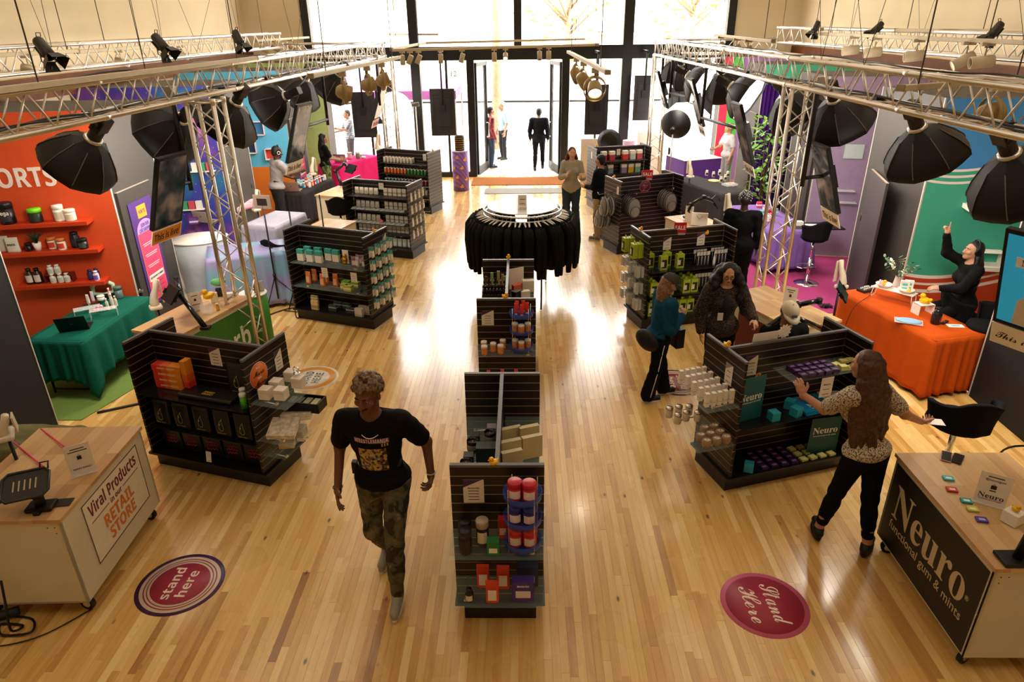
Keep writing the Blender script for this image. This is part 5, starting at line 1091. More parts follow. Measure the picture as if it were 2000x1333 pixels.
for i in range(4):
 t = spawn(K(*SW[:3]),'long_carton',('lowest','second','third','top')[i] + ' red to orange carton of the stack on the left unit','carton',M3(g,-.36,-.14,.868 + i * .062,uni(-.05,.05)))
 link('lettering',SW[3][1],frame((0,-.047,.03),(1,0,0),(0,0,1)),t)
spawn(K(*SW[:3]),'long_carton','red to orange carton standing upright beside the stack','carton',M3(g,-.12,-.14,1.03,0,0,-PI / 2))
card(vface(g,.1,-.018,1.2),.13,.19,'white price card on the black wall of the left unit',('SWEET SWEAT','_','_','_'))
tag(ob('folded_case',MB().box((-.3,-.1,0),(.3,.1,.045)),BP,None,M3(g,.12,-.2,.868,.02),.015),'flat black folded belt with yellow lettering on the upper shelf','belt')
text('SWEET\nSWEAT',cm('c9a828',.5),M3(g,.12,-.22,.915),None,k='bold',fit=(.12,.06),name='belt_lettering'); tag(bpy.data.objects['belt_lettering'],'yellow lettering on the folded black belt','lettering')
for i,(dx,dy) in enumerate(((.53,-.1),(.5,-.2),(.56,-.28))): spawn(K(('canister',lathe_m('canister',[(0,0),(.03,0),(.03,.12),(0,.12)],cm('4fae2a',.45),16)),('lid',lathe_m('lid',[(0,.12),(.031,.12),(.031,.15),(0,.15)],cm('e6e6d8',.4),16))),'canister',('green and white canister at the back right of the upper shelf','green and white canister at the middle right of the upper shelf','green and white canister at the front right of the upper shelf')[i],'canister',M3(g,dx,dy,.868))
PKT = cm('d23560',.6)
for i in range(5):
 t = thing('folded_shirt',('first','second','third','fourth','fifth')[i] + ' black folded garment with pink script from the left on the bottom deck','garment',M3(g,-.48 + i * .24,-.17,.178)); ob('fabric',MB().box((-.11,-.03,0),(.11,.03,.24)),BP,t,None,.01)
 for q in range(3): ob('script_print',MB().tube([(-.06 + .012 * j_,-.033,.08 + .04 * q + .013 * math.sin(j_ * 2.1 + q + i) + .001 * j_) for j_ in range(11)],.0035,4),PKT,t)
card(M3(g,.03,-.3,.24) @ Matrix.Rotation(R_(80),4,'X'),.06,.11,'small white card on the bottom deck of the left unit',('_','_'),None)
# right end of L1 : +x
shelf(GO[g],T(L_G / 2 + .02,0,.95,R_(90)),.66,.38); shelf(GO[g],T(L_G / 2 + .02,0,.56,R_(90)),.66,.38); shelf(GO[g],T(L_G / 2 + .02,-.05,.38,R_(90)),.5,.25)
wc = K(('carton',MB().box((-.05,-.05,0),(.05,.05,.1)).mesh('carton',cm('e6dccb',.5))),('lid_line',MB().box((-.0508,-.0508,.07),(.0508,.0508,.073)).mesh('lid_line',cm('b7a98f',.5))))
for i,(dx,dy) in enumerate(((.1,-.19),(.1,-.03),(.24,-.16),(.12,.17),(.26,.08))): spawn(wc,'white_cube_box',('white cube box at the back left of the end shelf','white cube box in the middle of the back row of the end shelf','white cube box at the front left of the end shelf','white cube box furthest from the camera on the end shelf','white cube box under the silver ornament')[i],'box',M3(g,L_G / 2 + dx,dy,.958,.1))
tag(ob('ornament',MB().ell((0,0,.025),(.035,.035,.012)).tube([(.03 * math.cos(a),0,.06 + .03 * math.sin(a)) for a in [i * PI / 6 for i in range(12)]],.006,6,closed=True),CHROME,None,M3(g,L_G / 2 + .24,.1,1.058)),'small silver ring ornament on the foremost white cube','ornament')
st = thing('round_sticker','round orange sticker reading Buy More Save More on the left unit','sticker',eface(g,1,-.14,1.15));
for i,(r,c) in enumerate(((.125,'e8c9b0'),(.12,'c8402a'),(.112,'e0702a'))): ob('disc',MB().lathe([(0,0),(r,0),(r,.0012),(0,.0012)],40,0,T(0,0,i * .0008),caps=False),cm(c,.5),st)
for i,(s,kk) in enumerate((('Buy','bold'),('More','script'),('Save','bold'),('More','script'))): text(s,INK if i % 2 else WHITE,T(-.0,.075 - .05 * i,.004),st,k=kk,fit=((.05,.022),(.15,.05),(.05,.022),(.15,.05))[i])
card(eface(g,1,.16,1.16),.11,.2,'white price card right of the round orange sticker',('_','_','_','_'))
tb = thing('open_tray','black open tray with samples sticking out beyond the end panel','tray',M3(g,L_G / 2 + .22,.17,.67,.1)); ob('shell',MB().box((-.19,-.09,0),(.19,.09,.01)).box((-.19,-.09,0),(.19,-.08,.1)).box((-.19,.08,0),(.19,.09,.1)).box((.18,-.09,0),(.19,.09,.1)).box((-.19,-.09,0),(-.18,.09,.1)),BLACK,tb)
for i in range(4): ob('sample',MB().box((-.15 + i * .08,-.06,.01),(-.09 + i * .08,.06,.08)),cm(('6a6450','3d4a3a','8d8668','b9b08c')[i],.5),tb)
MRB = mat('marble',hx('cfc4ae'),.4,var=.35,sc=22)
tag(ob('gift_box',MB().box((-.13,-.12,0),(.13,.12,.05)),MRB,None,M3(g,L_G / 2 + .2,-.16,.61,.3,.25),.004),'gold and white marbled box leaning on the end shelf','box')
tag(ob('gift_box',MB().box((-.14,-.07,0),(.14,.07,.07)),MRB,None,M3(g,L_G / 2 + .22,.02,.62,.5,-.3),.004),'second marbled box, further back on the end shelf','box')
spawn(box_kit(.07,.12,.13,'ded2b4','b8a878',(.3,.8)),'carton','white and gold upright carton on the lowest end shelf','carton',M3(g,L_G / 2 + .22,.06,.388,.2))
spawn(box_kit(.14,.1,.06,'c4b17c',None),'carton','gold flat carton on the lowest end shelf','carton',M3(g,L_G / 2 + .16,-.1,.388,.4))
# ---------------- L2
g = 'L2'
for z in (.9,.54): shelf(GO[g],T(0,FY,z),1.22,.32)
tw = box_kit(.105,.05,.17,'e6ddd0','45a59c',(.62,1.0),None)
for i,(dx,dy) in enumerate(((-.48,-.06),(-.3,-.06),(-.12,-.06),(-.5,-.2),(-.34,-.2),(-.19,-.2),(.02,-.08))): spawn(tw,'teal_topped_box',('back row, first teal topped white box from the left','back row, second teal topped white box from the left','back row, third teal topped white box','front row, first teal topped white box from the left','front row, second teal topped white box','front row, third teal topped white box','teal topped white box nearest the gold figure')[i],'box',M3(g,dx,dy,.907))
fg = thing('gold_figurine','shiny gold figurine on the upper shelf of the left unit','figurine',M3(g,.2,-.14,.907)); ob('body',MB().ell((0,0,.05),(.04,.035,.05)).ell((0,0,.115),(.028,.026,.032)).ell((.035,-.01,.12),(.012,.012,.04)).ell((-.035,0,.06),(.014,.014,.04)),mat('gold',hx('c79a3a'),.22,1),fg); ob('card',MB().box((-.05,.03,0),(.05,.033,.2)),WHITE,fg)
for i in range(6): spawn(pouch_kit(.08,.03,.14,('8a7f8c','9c6a7a','b9b0b4')[i % 3],'d9cdd0'),'pouch','silver and mauve sachet crowded right of the gold figurine','pouch',M3(g,.38 + .055 * (i % 4),-.08 - .1 * (i // 3),.907,uni(-.4,.4)),'mauve sachets')
card(vface(g,-.02,-.34,.82),.1,.14,'white price card under the upper shelf, left one',('_','_','_'),None); card(vface(g,.46,-.34,.8),.1,.14,'white price card under the upper shelf, right one',('_','_','_'),None)
for i,(dx,dy) in enumerate(((-.42,-.06),(-.44,-.18),(-.2,-.08),(-.18,-.2),(.0,-.14))): spawn(pouch_kit(.085,.05,.19,'d8763a','e9b48a'),'pouch',('orange pouch in the back left','orange pouch in the front left','orange pouch behind the middle one','orange pouch in the middle','orange pouch nearest the green cartons')[i] + ' of the middle shelf','pouch',M3(g,dx,dy,.547))
for i,(dx,dy,c) in enumerate(((.14,-.08,'7aa03a'),(.2,-.2,'a6b85a'),(.3,-.08,'8fb04a'),(.28,-.24,'b9b45a'))): spawn(box_kit(.12,.08,.08,c,'e3dfb8',(.35,.65)),'carton',('green carton at the back left','olive carton in the front left','leaf green carton at the back right','yellow-green carton at the front right')[i] + ' of the green group','carton',M3(g,dx,dy,.547))
for i in range(3): spawn(box_kit(.09,.05,.05,'3c4a52',None),'carton','dark glassy carton at the right of the middle shelf','carton',M3(g,.46 + .07 * (i % 2),-.1 - .08 * i,.547),'dark cartons')
for i,(dx,dy) in enumerate(((-.46,-.08),(-.4,-.16),(-.33,-.26))): spawn(box_kit(.12,.03,.14,'cbb07a','a8894e',(.2,.5)),'carton',('tan carton at the back','tan carton in the middle','tan carton at the front')[i] + ' of the bottom deck','carton',M3(g,dx,dy,.178))
for i in range(4): spawn(box_kit(.13,.05,.09,'3a4448','b8bcb4',(.55,.7)),'carton','dark carton with a pale stripe on the bottom deck','carton',M3(g,-.05 + .15 * (i % 3),-.08 - .13 * (i // 2),.178),'dark striped cartons')
for i in range(5): spawn(box_kit(.07,.05,.12,'d6cdbb','b6a98e',(.1,.25)),'carton','white carton in the pile at the right of the bottom deck','carton',M3(g,.4 + .06 * (i % 3),-.16 - .1 * (i // 3),.178,uni(-.3,.3)),'white bottom cartons')
def blister(c1,c2,w=.06,h=.15): return K(('card',MB().box((-w / 2,-.004,-h),(w / 2,.004,0)).mesh('card',cm(c1,.5))),('header',MB().box((-w / 2,-.005,-h * .35),(w / 2,.005,.001)).mesh('header',cm(c2,.5))),('sachet',MB().box((-w * .36,-.012,-h * .9),(w * .36,-.005,-h * .45)).mesh('sachet',cm('efe8dd',.4))))
def endpegs(g,s,rows,cols,kit,name,lab,cat,grp,y0=-.24,y1=.24,deep=3,z0=1.26,dz=.2,w0=.03,step=.045):
 for r in range(rows):
  for c in range(cols):
   yy = y0 + (y1 - y0) * c / max(1,cols - 1); z = z0 - r * dz
   for q in range(deep): spawn(kit,name,lab % ('top','second','third','fourth','lowest')[min(r,4)],cat,M3(g,s * (L_G / 2 + w0 + .02 + q * step),yy,z,R_(90 * s) + uni(-.1,.1)),grp % ('top','second','third','fourth','lowest')[min(r,4)])
   pg = link('peg_hook',PEG,T(s * (L_G / 2 + .012),yy,z + .006,0 if s > 0 else PI),GO[g])
PEG = MB().tube([(0,0,0),(.16,0,0),(.17,0,.02)],.003,5).mesh('peg_hook',METAL)
endpegs('L2',1,5,4,blister('dcd5c8','3fa094'),'blister_card','teal and white blister pack in the %s hanging row of the left unit end','packet','teal packs in the %s hanging row',deep=2,z0=1.24,dz=.19)
card(eface('L2',1,.22,1.2),.09,.2,'white price card at the outer edge of the hanging teal packs',('_','_'))
duck(M3('L2',L_G / 2,0,1.38).translation,.055,R_(-80),'yellow rubber duck on the end panel of the teal box unit')
# ---------------- L3
g = 'L3'
for z in (1.12,.87,.62): shelf(GO[g],T(0,FY,z),1.22,.3,cm('2a2624',.4),'dark_shelf')
wp = pouch_kit(.085,.07,.12,'e3dccb','c9bd9c'); wb = box_kit(.075,.03,.13,'e6decf','b5a788',(.3,.5))
for ri,(z,lb) in enumerate(((1.127,'top'),(.877,'second'),(.627,'third'))):
 for i in range(5): spawn(wp,'pouch','white pouch on the %s shelf of the white pouch unit' % lb,'pouch',M3(g,-.5 + .1 * i,-.08,z),'white pouches on the %s shelf' % lb)
 for i in range(5): spawn(wb,'carton','white carton on the %s shelf of the white pouch unit' % lb,'carton',M3(g,.1 + .095 * i,-.08,z),'white cartons on the %s shelf' % lb)
 if ri:
  for i in range(11): spawn(box_kit(.085,.14,.012,'dfe3d8','8fbca6',(.2,.6)),'sachet','flat mint and white sachet at the front of the %s shelf' % lb,'sachet',M3(g,-.52 + .1 * i,-.22,z,uni(.1,.4)),'flat sachets on the %s shelf' % lb)
for i in range(12): spawn(wb,'carton','white carton on the row below the third shelf','carton',M3(g,-.5 + .09 * i,-.08,.43),'white cartons below the third shelf')
shelf(GO[g],T(0,FY,.42),1.22,.26,cm('2a2624',.4),'dark_shelf')
for i in range(6): spawn(pouch_kit(.09,.05,.16,'b8ccc4','e8e4d8'),'pouch','pale mint pouch on the bottom deck of the white pouch unit','pouch',M3(g,.05 + .1 * i,-.15,.178,uni(-.2,.2)),'mint pouches')
endpegs('L3',1,4,4,blister('e3dccf','cdbfa8',.06,.16),'blister_card','white hanging pack in the %s row at the end of the white pouch unit','packet','white packs in the %s hanging row',deep=1,z0=1.24,dz=.23)
card(vface(g,0,-.05,1.28) ,.1,.12,'white price card on the white pouch unit',('_','_'),None)
tag(ob('plush_flower',MB().ell((0,0,.04),(.03,.02,.03)).ell((.03,0,.06),(.02,.015,.02)).ell((-.03,0,.06),(.02,.015,.02)).ell((0,0,.08),(.02,.015,.02)),cm('d8708c',.7),None,M3(g,.05,-.27,.627)),'small pink ornament between the white pouches','ornament')
# ---------------- L4
g = 'L4'
for z in (1.1,.86,.62,.4): shelf(GO[g],T(0,FY,z),1.22,.3,cm('2a2624',.4),'dark_shelf')
def bk(b,c,l): return bottle_kit(.033,.11,b,c,l,.8)
rows = ((1.107,'white',('cfc4ae','e6dfd0','b9b0a0'),0,9),(.867,'orange',('d86a2a','efe6da','d8632a'),0,7),(.867,'green',('3f8a3f','efe6da','2f7a3a'),7,13),(.627,'dark teal',('1f5a52','d8dcd0','2a6a5a'),0,7),(.627,'dark red',('7a2430','e0d8cc','8f2c34'),7,13),(.407,'pale',('c9c8c0','e8e4dc','a8a8a4'),0,13))
for z,nm,(b,c,l),i0,i1 in rows:
 kk = bk(b,c,l)
 for yy in (-.08,-.17):
  for i in range(i0,i1): spawn(kk,'bottle','%s labelled pill bottle in the rows of the unit by the window' % nm,'bottle',M3(g,-.55 + .088 * i,yy,z),'%s pill bottles' % nm)
card(vface(g,.45,-.05,1.24),.1,.15,'white price card on the pill bottle unit',('_','_'),None)
duck(M3('L4',L_G / 2,-.02,1.38).translation,.05,R_(-80),'yellow rubber duck on the pill bottle unit')
# ---------------- R1
g = 'R1'
shelf(GO[g],T(.25,FY,1.1),.8,.3); shelf(GO[g],T(0,FY,.7),1.22,.32,mat('smoked_glass',(.01,.01,.01),.15))
shelf(GO[g],T(-L_G / 2 - .02,-.0,.95,R_(-90)),.68,.34); shelf(GO[g],T(-L_G / 2 - .02,0,.55,R_(-90)),.68,.38)
wt = K(('carton',MB().box((-.0185,-.0185,0),(.0185,.0185,.13)).mesh('carton',cm('ece3d6',.5))),('base_print',MB().box((-.019,-.019,.038),(.019,.019,.042)).mesh('base_print',cm('9d9284',.5))))
for i in range(5):
 for j in range(5): spawn(wt,'white_carton','slim white carton, %s row out from the end panel of the teal poster unit' % ORD[i],'carton',M3(g,-L_G / 2 - .06 - .06 * i,-.24 + .115 * j + uni(-.008,.008),.958,uni(-.1,.1)),'slim white cartons, %s row' % ORD[i])
wcd = K(('holder',lathe_m('holder',[(0,0),(.034,0),(.044,.025),(.044,.05),(.036,.075),(.033,.075),(.034,.06)],cm('9c7f63',.5),18)),('wax',lathe_m('wax',[(0,.062),(.035,.062)],cm('efe6d0',.5),18)),('wick',MB().cyl((0,0,.06),(0,0,.08),.002,n=5).mesh('wick',BLACK)))
k_ = 0
for i in range(3):
 for j in range(3):
  if (i,j) == (2,2): continue
  spawn(wcd,'candle','round wooden candle on the lower end shelf of the teal poster unit','candle',M3(g,-L_G / 2 - .07 - .1 * i,-.27 + .1 * j,.558),'round wooden candles')
fj_ = K(('glass',lathe_m('glass',[(0,0),(.033,0),(.035,.01),(.035,.08),(.0,.08)],cm('cfc0a4',.15),16)),('foil_lid',lathe_m('foil_lid',[(0,.08),(.036,.08),(.036,.1),(0,.105)],mat('foil',hx('c8b8a8'),.25,.8,var=.3,sc=60),16)))
for i,(dx,dy) in enumerate(((.34,.27),(.24,.27),(.14,.25),(.32,.14),(.22,.16),(.12,.12))): spawn(fj_,'jar','glass jar with crumpled foil lid behind the wooden candles','jar',M3(g,-L_G / 2 - dx,dy + .02,.558),'foil topped jars')
pr = thing('brand_poster','upright teal poster board with white lettering on the middle shelf','poster',M3(g,-.47,-.2,.706,.12)); ob('board',MB().box((-.15,0,0),(.15,.005,.44)),cm('0f5f66',.5),pr); text('Neuro',WHITE,frame((-.0,-.001,.24),(1,0,0),(0,0,1)),pr,k='serif',fit=(.25,.07)); text('functional gum & mints',WHITE,frame((0,-.001,.185),(1,0,0),(0,0,1)),pr,fit=(.24,.018),size=.03)
tc3 = K(('carton',MB().box((-.042,-.042,0),(.042,.042,.085)).mesh('carton',cm('29a3b5',.45))),('lid_edge',MB().box((-.0426,-.0426,.062),(.0426,.0426,.065)).mesh('lid_edge',cm('1b7f90',.45))))
for i,(dx,dy,z) in enumerate(((-.24,-.26,.706),(.0,-.26,.706),(.03,-.13,.706),(-.42,-.26,.178))): spawn(tc3,'teal_cube_box',('turquoise cube box nearest the teal poster','turquoise cube box in front of the folded shirt','turquoise cube box tilted behind its neighbour','turquoise cube box on the bottom deck')[i],'box',M3(g,dx,dy,z,.3 * i))
def folded(M,c,lab,w=.36,d=.3,txt=None):
 t = thing('folded_shirt',lab,'shirt',M);
 for q in range(3): ob('fold',MB().box((-w / 2 - .006 * q,-d / 2 + .004 * q,.014 * q),(w / 2 - .004 * q,d / 2,.014 * q + .013)),cloth('cloth_' + c,c),t,None,.005)
 if txt: text(txt,WHITE,T(.02,-.04,.0425),t,k='serif',fit=(.2,.055)); text('functional gum & mints',WHITE,T(.02,-.09,.0425),t,fit=(.18,.014),size=.03); ob('neck_print',MB().lathe([(0,.042),(.03,.042)],16,0,T(-.06,.09,0),caps=False),cm('8a3a22',.6),t)
 return t
folded(M3(g,.24,-.17,.706,.05),'1478a8','folded bright blue shirt with white lettering on the middle shelf',.34,.28,'Neuro'); folded(M3(g,.53,-.15,.706,-.2),'d9d2c6','folded white shirt beside the blue one',.24,.24)
pr = thing('brand_poster','dark teal lettered board standing on the bottom deck','poster',M3(g,.42,-.22,.178,-.1)); ob('board',MB().box((-.16,0,0),(.16,.005,.4)),cm('0c4a46',.5),pr); text('Neuro',WHITE,frame((0,-.001,.26),(1,0,0),(0,0,1)),pr,k='serif',fit=(.26,.07)); text('functional gum & mints',WHITE,frame((0,-.001,.2),(1,0,0),(0,0,1)),pr,fit=(.24,.018),size=.03)
pt = K(('tin',MB().box((-.036,-.03,0),(.036,.03,.022)).mesh('tin',cm('3a1f4a',.4))),('print',MB().box((-.022,-.018,.022),(.022,.005,.0228)).mesh('print',cm('8a6aa0',.5)))); yt = K(('tin',MB().box((-.036,-.03,0),(.036,.03,.02)).mesh('tin',cm('c8c070',.45))),('rim',MB().box((-.03,-.024,.02),(.03,.024,.0212)).mesh('rim',cm('dcd68e',.45))))
for i in range(4):
 for j in range(4): spawn(pt,'mint_tin','dark purple tin in the grid on the bottom deck','tin',M3(g,-.26 + .11 * i,-.27 + .075 * j,.178),'dark purple tins on the bottom deck')
for i in range(4):
 for j in range(3): spawn(yt,'mint_tin','pale yellow tin in the grid on the bottom deck','tin',M3(g,.18 + .105 * i,-.27 + .09 * j,.178,.1),'pale yellow tins on the bottom deck')
for i in range(5):
 for j in range(3):
  for q in range(2): spawn(pt,'mint_tin','dark purple tin in the heap on the upper glass shelf','tin',M3(g,-.02 + .085 * i,-.28 + .08 * j,1.107 + .023 * q,uni(-.3,.3)),'dark purple tins on the upper shelf')
for i in range(7): spawn(yt,'mint_tin','pale yellow tin at the right of the upper glass shelf','tin',M3(g,.44 + .08 * (i % 3),-.25 + .09 * (i // 3 % 2),1.107 + .021 * (i // 4),uni(-.2,.2)),'pale yellow tins on the upper shelf')
card(vface(g,-.38,-.018,1.16),.13,.2,'white price card with a small flower ornament, on the teal poster unit',('Neuro','Energy & Focus','Gum & Mints','$27.00')); card(vface(g,.22,-.33,1.0),.13,.2,'white price card touched by the woman with long hair',('Neuro','_','_'),None)
tag(ob('ornament',MB().prism([((.034 if i % 2 else .02) * math.cos(i * PI / 8),(.034 if i % 2 else .02) * math.sin(i * PI / 8)) for i in range(16)],0,.006,0).lathe([(0,.007),(.014,.007)],12,1,caps=False),[cm('e0a828',.5),cm('a82a22',.5)],None,vface(g,-.29,-.022,1.05)),'small yellow and red flower ornament by the price card','ornament')
card(eface(g,-1,-.1,1.16),.11,.2,'white price card on the end panel above the slim white cartons',('_','_','_'),'9a8a90')
duck(M3(g,-L_G / 2,.0,1.38).translation,.062,R_(30),'yellow rubber duck on the corner of the teal poster unit')
tag(ob('paper_sheet',MB().box((-.15,-.001,0),(.12,.001,.1)),WHITE,None,M3(g,-.22,.03,1.36,0,.1)),'white paper sheet sticking up behind the teal poster unit','paper')
tag(ob('star_tag',MB().prism([((.075 if i % 2 else .055) * math.cos(i * PI / 12),(.075 if i % 2 else .055) * math.sin(i * PI / 12)) for i in range(24)],0,.003),WHITE,None,GM[g] @ frame((-.03,.04,1.43),(1,0,0),(0,0,1))),'white starburst tag behind the teal poster unit','tag')
# ---------------- R2
g = 'R2'
for z in (.86,.5): shelf(GO[g],T(0,FY,z),1.22,.32,mat('smoked_glass',(.01,.01,.01),.15))
lg = K(('carton',MB().box((-.055,-.035,0),(.055,.035,.2)).mesh('carton',cm('a3b52c',.5))),('hang_tab',MB().box((-.02,-.003,.2),(.02,.003,.235)).mesh('hang_tab',cm('a3b52c',.5))),('window',MB().box((-.03,-.0365,.03),(.04,-.035,.15)).mesh('window',cm('1f201c',.4))),('label',MB().box((-.048,-.0372,.05),(-.0,-.036,.12)).mesh('label',cm('d9d9c0',.5))))
for i,(dx,dy) in enumerate(((-.52,-.08),(-.38,-.22),(-.26,-.08),(-.12,-.2))): spawn(lg,'lime_box',('lime green box at the back left','lime green box in the front left','lime green box at the back right','lime green box in the front right')[i] + ' of the upper shelf','box',M3(g,dx,dy,.867))
for i in range(3):
 for j in range(4): spawn(lg,'lime_box','lime green box in the rows on the lower shelf behind the people','box',M3(g,-.52 + .25 * j if j < 3 else .1,-.08 - .09 * i,.507),'lime green boxes on the lower shelf')
for i in range(6): spawn(lg,'lime_box','lime green box on the bottom deck of the SALE unit','box',M3(g,-.5 + .12 * i,-.2,.178),'lime green boxes on the bottom deck')
bp = K(('card',MB().box((-.03,-.006,0),(.03,.006,.22)).mesh('card',cm('1a1a1c',.4))),('header',MB().box((-.028,-.008,.16),(.028,-.006,.215)).mesh('header',cm('c9c6c0',.5))),('brush',MB().cyl((0,-.012,.02),(0,-.012,.15),.006,n=6).mesh('brush',cm('b9bcc0',.3))))
for i in range(4):
 for j in range(2): spawn(bp,'toothbrush_pack','black toothbrush pack in the left group of the upper shelf','packet',M3(g,.14 + .05 * i,-.14 - .1 * j,.867,.15),'left toothbrush packs'); spawn(bp,'toothbrush_pack','black toothbrush pack in the right group of the upper shelf','packet',M3(g,.42 + .05 * i,-.12 - .1 * j,.867,.15),'right toothbrush packs')
for i in range(8): spawn(bp,'toothbrush_pack','black toothbrush pack on the lower shelf of the SALE unit','packet',M3(g,.2 + .05 * i,-.14,.507,.15),'lower toothbrush packs')
tag(ob('toothbrush',MB().lathe([(0,0),(.016,0),(.018,.05),(.013,.12),(.005,.15),(.004,.21),(0,.215)],12,0,caps=False),WHITE,None,M3(g,.38,-.26,.867)),'white electric toothbrush standing on the upper shelf','toothbrush')
card(vface(g,-.24,-.018,1.17),.12,.18,'white price card on the SALE unit, left one',('_','_','_')); card(vface(g,.28,-.018,1.19),.12,.18,'white price card on the SALE unit, under the yellow duck ornament',('_','_','_')); tag(ob('ornament',MB().ell((0,0,0),(.03,.012,.025)).ell((.01,0,.025),(.016,.01,.016)),cm('e8a81a',.5),None,M3(g,.35,-.04,1.28)),'small yellow ornament stuck to the right price card','ornament')
def sale(M,lab,w=.17,h=.15):
 t = thing('sale_sign',lab,'sign',M); ob('plate',MB().box((-w / 2,-.002,0),(w / 2,.002,h)),cm('c4121c',.4),t); text('SALE',WHITE,frame((0,-.003,h * .5),(1,0,0),(0,0,1)),t,k='bold',fit=(w * .84,h * .4)); ob('acrylic_holder',MB().box((-w / 2 - .01,.002,-.03),(w / 2 - .01,.006,h * .95)),acrylic('clear_acrylic2',(.95,.95,.95),.3),t); return t
sale(M3('R2',-.06,-.02,1.31,-R_(15)),'red SALE sign on top of the lime green box unit'); sale(M3('R3',.05,-.02,1.33,-R_(22)),'red SALE sign on top of the backpack unit',.2,.15)
endpegs('R2',-1,1,2,lg,'lime_box','lime green box hanging in the %s row of the unit end','box','lime boxes in the %s end row',y0=-.16,y1=.14,deep=2,z0=1.06,w0=.05,step=.08)
br = K(('bag',MB().box((-.05,-.018,-.15),(.05,.018,0)).mesh('bag',acrylic('clear_bag',(.8,.82,.78),.35))),('brushes',MB().box((-.03,-.01,-.14),(-.01,.01,-.02),0).box((.01,-.01,-.14),(.03,.01,-.02),1).mesh('brushes',[cm('c98a7a',.5),cm('7a9a8a',.5)])))
endpegs('R2',-1,3,3,br,'brush_pack','clear brush head pack in the %s row beside the lime boxes','packet','brush packs in the %s row',y0=-.24,y1=.24,deep=2,z0=.95,dz=.24,w0=.04,step=.06)
duck(M3('R2',-L_G / 2,.0,1.38).translation,.062,R_(30),'yellow rubber duck on the corner of the lime green box unit')
# ---------------- R3
g = 'R3'
st = thing('round_sticker','faded round sticker on the backpack unit','sticker',vface(g,.02,-.014,1.18)); ob('disc',MB().lathe([(0,0),(.12,0),(.12,.0015),(0,.0015)],36,0,caps=False),cm('5a2440',.5),st); ob('rim',MB().lathe([(.108,.0016),(.118,.002),(.118,.0024),(.108,.002)],36,0,caps=False),cm('a85a5a',.5),st)
for i,s in enumerate(('Buy','More','Save','More')): text(s,cm('b8706a',.5),T(0,.07 - .047 * i,.003),st,k='script' if i % 2 else 'bold',fit=((.05,.02),(.13,.045))[i % 2])
HK = MB().tube([(0,0,0),(0,-.34,-.02),(0,-.36,.02)],.006,6).mesh('waterfall_hook',CHROME)
BPK = acrylic('clear_vinyl',(.35,.33,.3),.55);
def backpack(M,lab,grp=None):
 t = thing('clear_backpack',lab,'backpack',M,grp); vs = []
 ob('body',MB().ell((0,0,-.26),(.14,.06,.19)),BPK,t); ob('pocket',MB().ell((0,-.055,-.32),(.1,.03,.1)),BPK,t)
 ob('piping',MB().tube([(.135 * math.cos(a),-.03,-.26 + .185 * math.sin(a)) for a in [i * PI / 9 for i in range(18)]],.007,5,closed=True).tube([(.1 * math.cos(a),-.075,-.32 + .1 * math.sin(a)) for a in [i * PI / 8 for i in range(16)]],.005,5,closed=True),BLACK,t)
 ob('strap',MB().tube([(-.05,.02,-.1),(-.03,.0,-.02),(.03,0,-.02),(.05,.02,-.1)],.007,5).tube([(-.07,.05,-.12),(-.09,.08,-.28),(-.07,.05,-.42)],.009,5).tube([(.07,.05,-.12),(.09,.08,-.28),(.07,.05,-.42)],.009,5),BLACK,t); return t
for q,dx in enumerate((-.36,.42)):
 link('waterfall_hook',HK,T(dx,-.01,1.14 + .03 * q),GO[g])
 for i in range(5): backpack(M3(g,dx,-.05 - .06 * i,1.14 - .004 * i + .03 * q,uni(-.1,.1)),'clear vinyl backpack on the %s hook of the front' % ('left' if q == 0 else 'right'),'backpacks on the %s hook' % ('left' if q == 0 else 'right'))
for i,(z,dy) in enumerate(((1.16,-.1),(.9,.08))):
 link('waterfall_hook',HK,T(-L_G / 2 - .01,dy,z,R_(-90)),GO[g])
 for q in range(2): backpack(M3(g,-L_G / 2 - .1 - .12 * q,dy,z,R_(-90)),'clear vinyl backpack hanging %s on the end panel' % ('high' if i == 0 else 'low'),'backpacks %s on the end panel' % ('high' if i == 0 else 'low'))
card(eface(g,-1,-.2,1.2),.07,.14,'small white card on the end of the backpack unit',('_','_'),None)
duck(M3('R3',-L_G / 2,.0,1.38).translation,.06,R_(30),'yellow rubber duck on the corner of the backpack unit')
# ---------------- R4
g = 'R4'
for z in (1.08,.78,.48): shelf(GO[g],T(0,FY,z),1.22,.3,cm('2a2624',.4),'dark_shelf')
for i,(dx,c,z) in enumerate(((-.42,'c8302a',1.087),(-.22,'b83a3a',1.087),(.1,'d23a30',1.087),(.28,'b8bcc0',1.087),(.45,'c8505a',1.087),(-.25,'8f9ab0',.787),(.08,'9a86a8',.787),(.25,'d8a82a',.787),(.42,'7aa890',.787))):
 spawn(box_kit(.13,.09,.2,'e3dacd',c,(.0,.62),None),'carton',('red and white','crimson and white','scarlet and white','grey and white','rose and white','blue-grey','mauve','yellow','sage')[i] + ' bag box on the %s shelf of the unit by the right window' % ('top' if z > 1 else 'second'),'box',M3(g,dx,-.12,z,.1))
card(vface(g,-.02,-.02,1.24),.09,.14,'white price card on the unit by the right window',('_','_'),None); card(eface(g,-1,0,1.2),.09,.16,'white card on the end of the unit by the right window',('_','_'),None)
duck(M3('R4',-L_G / 2 + .1,.0,1.38).translation,.055,R_(30),'yellow rubber duck on the unit by the right window')
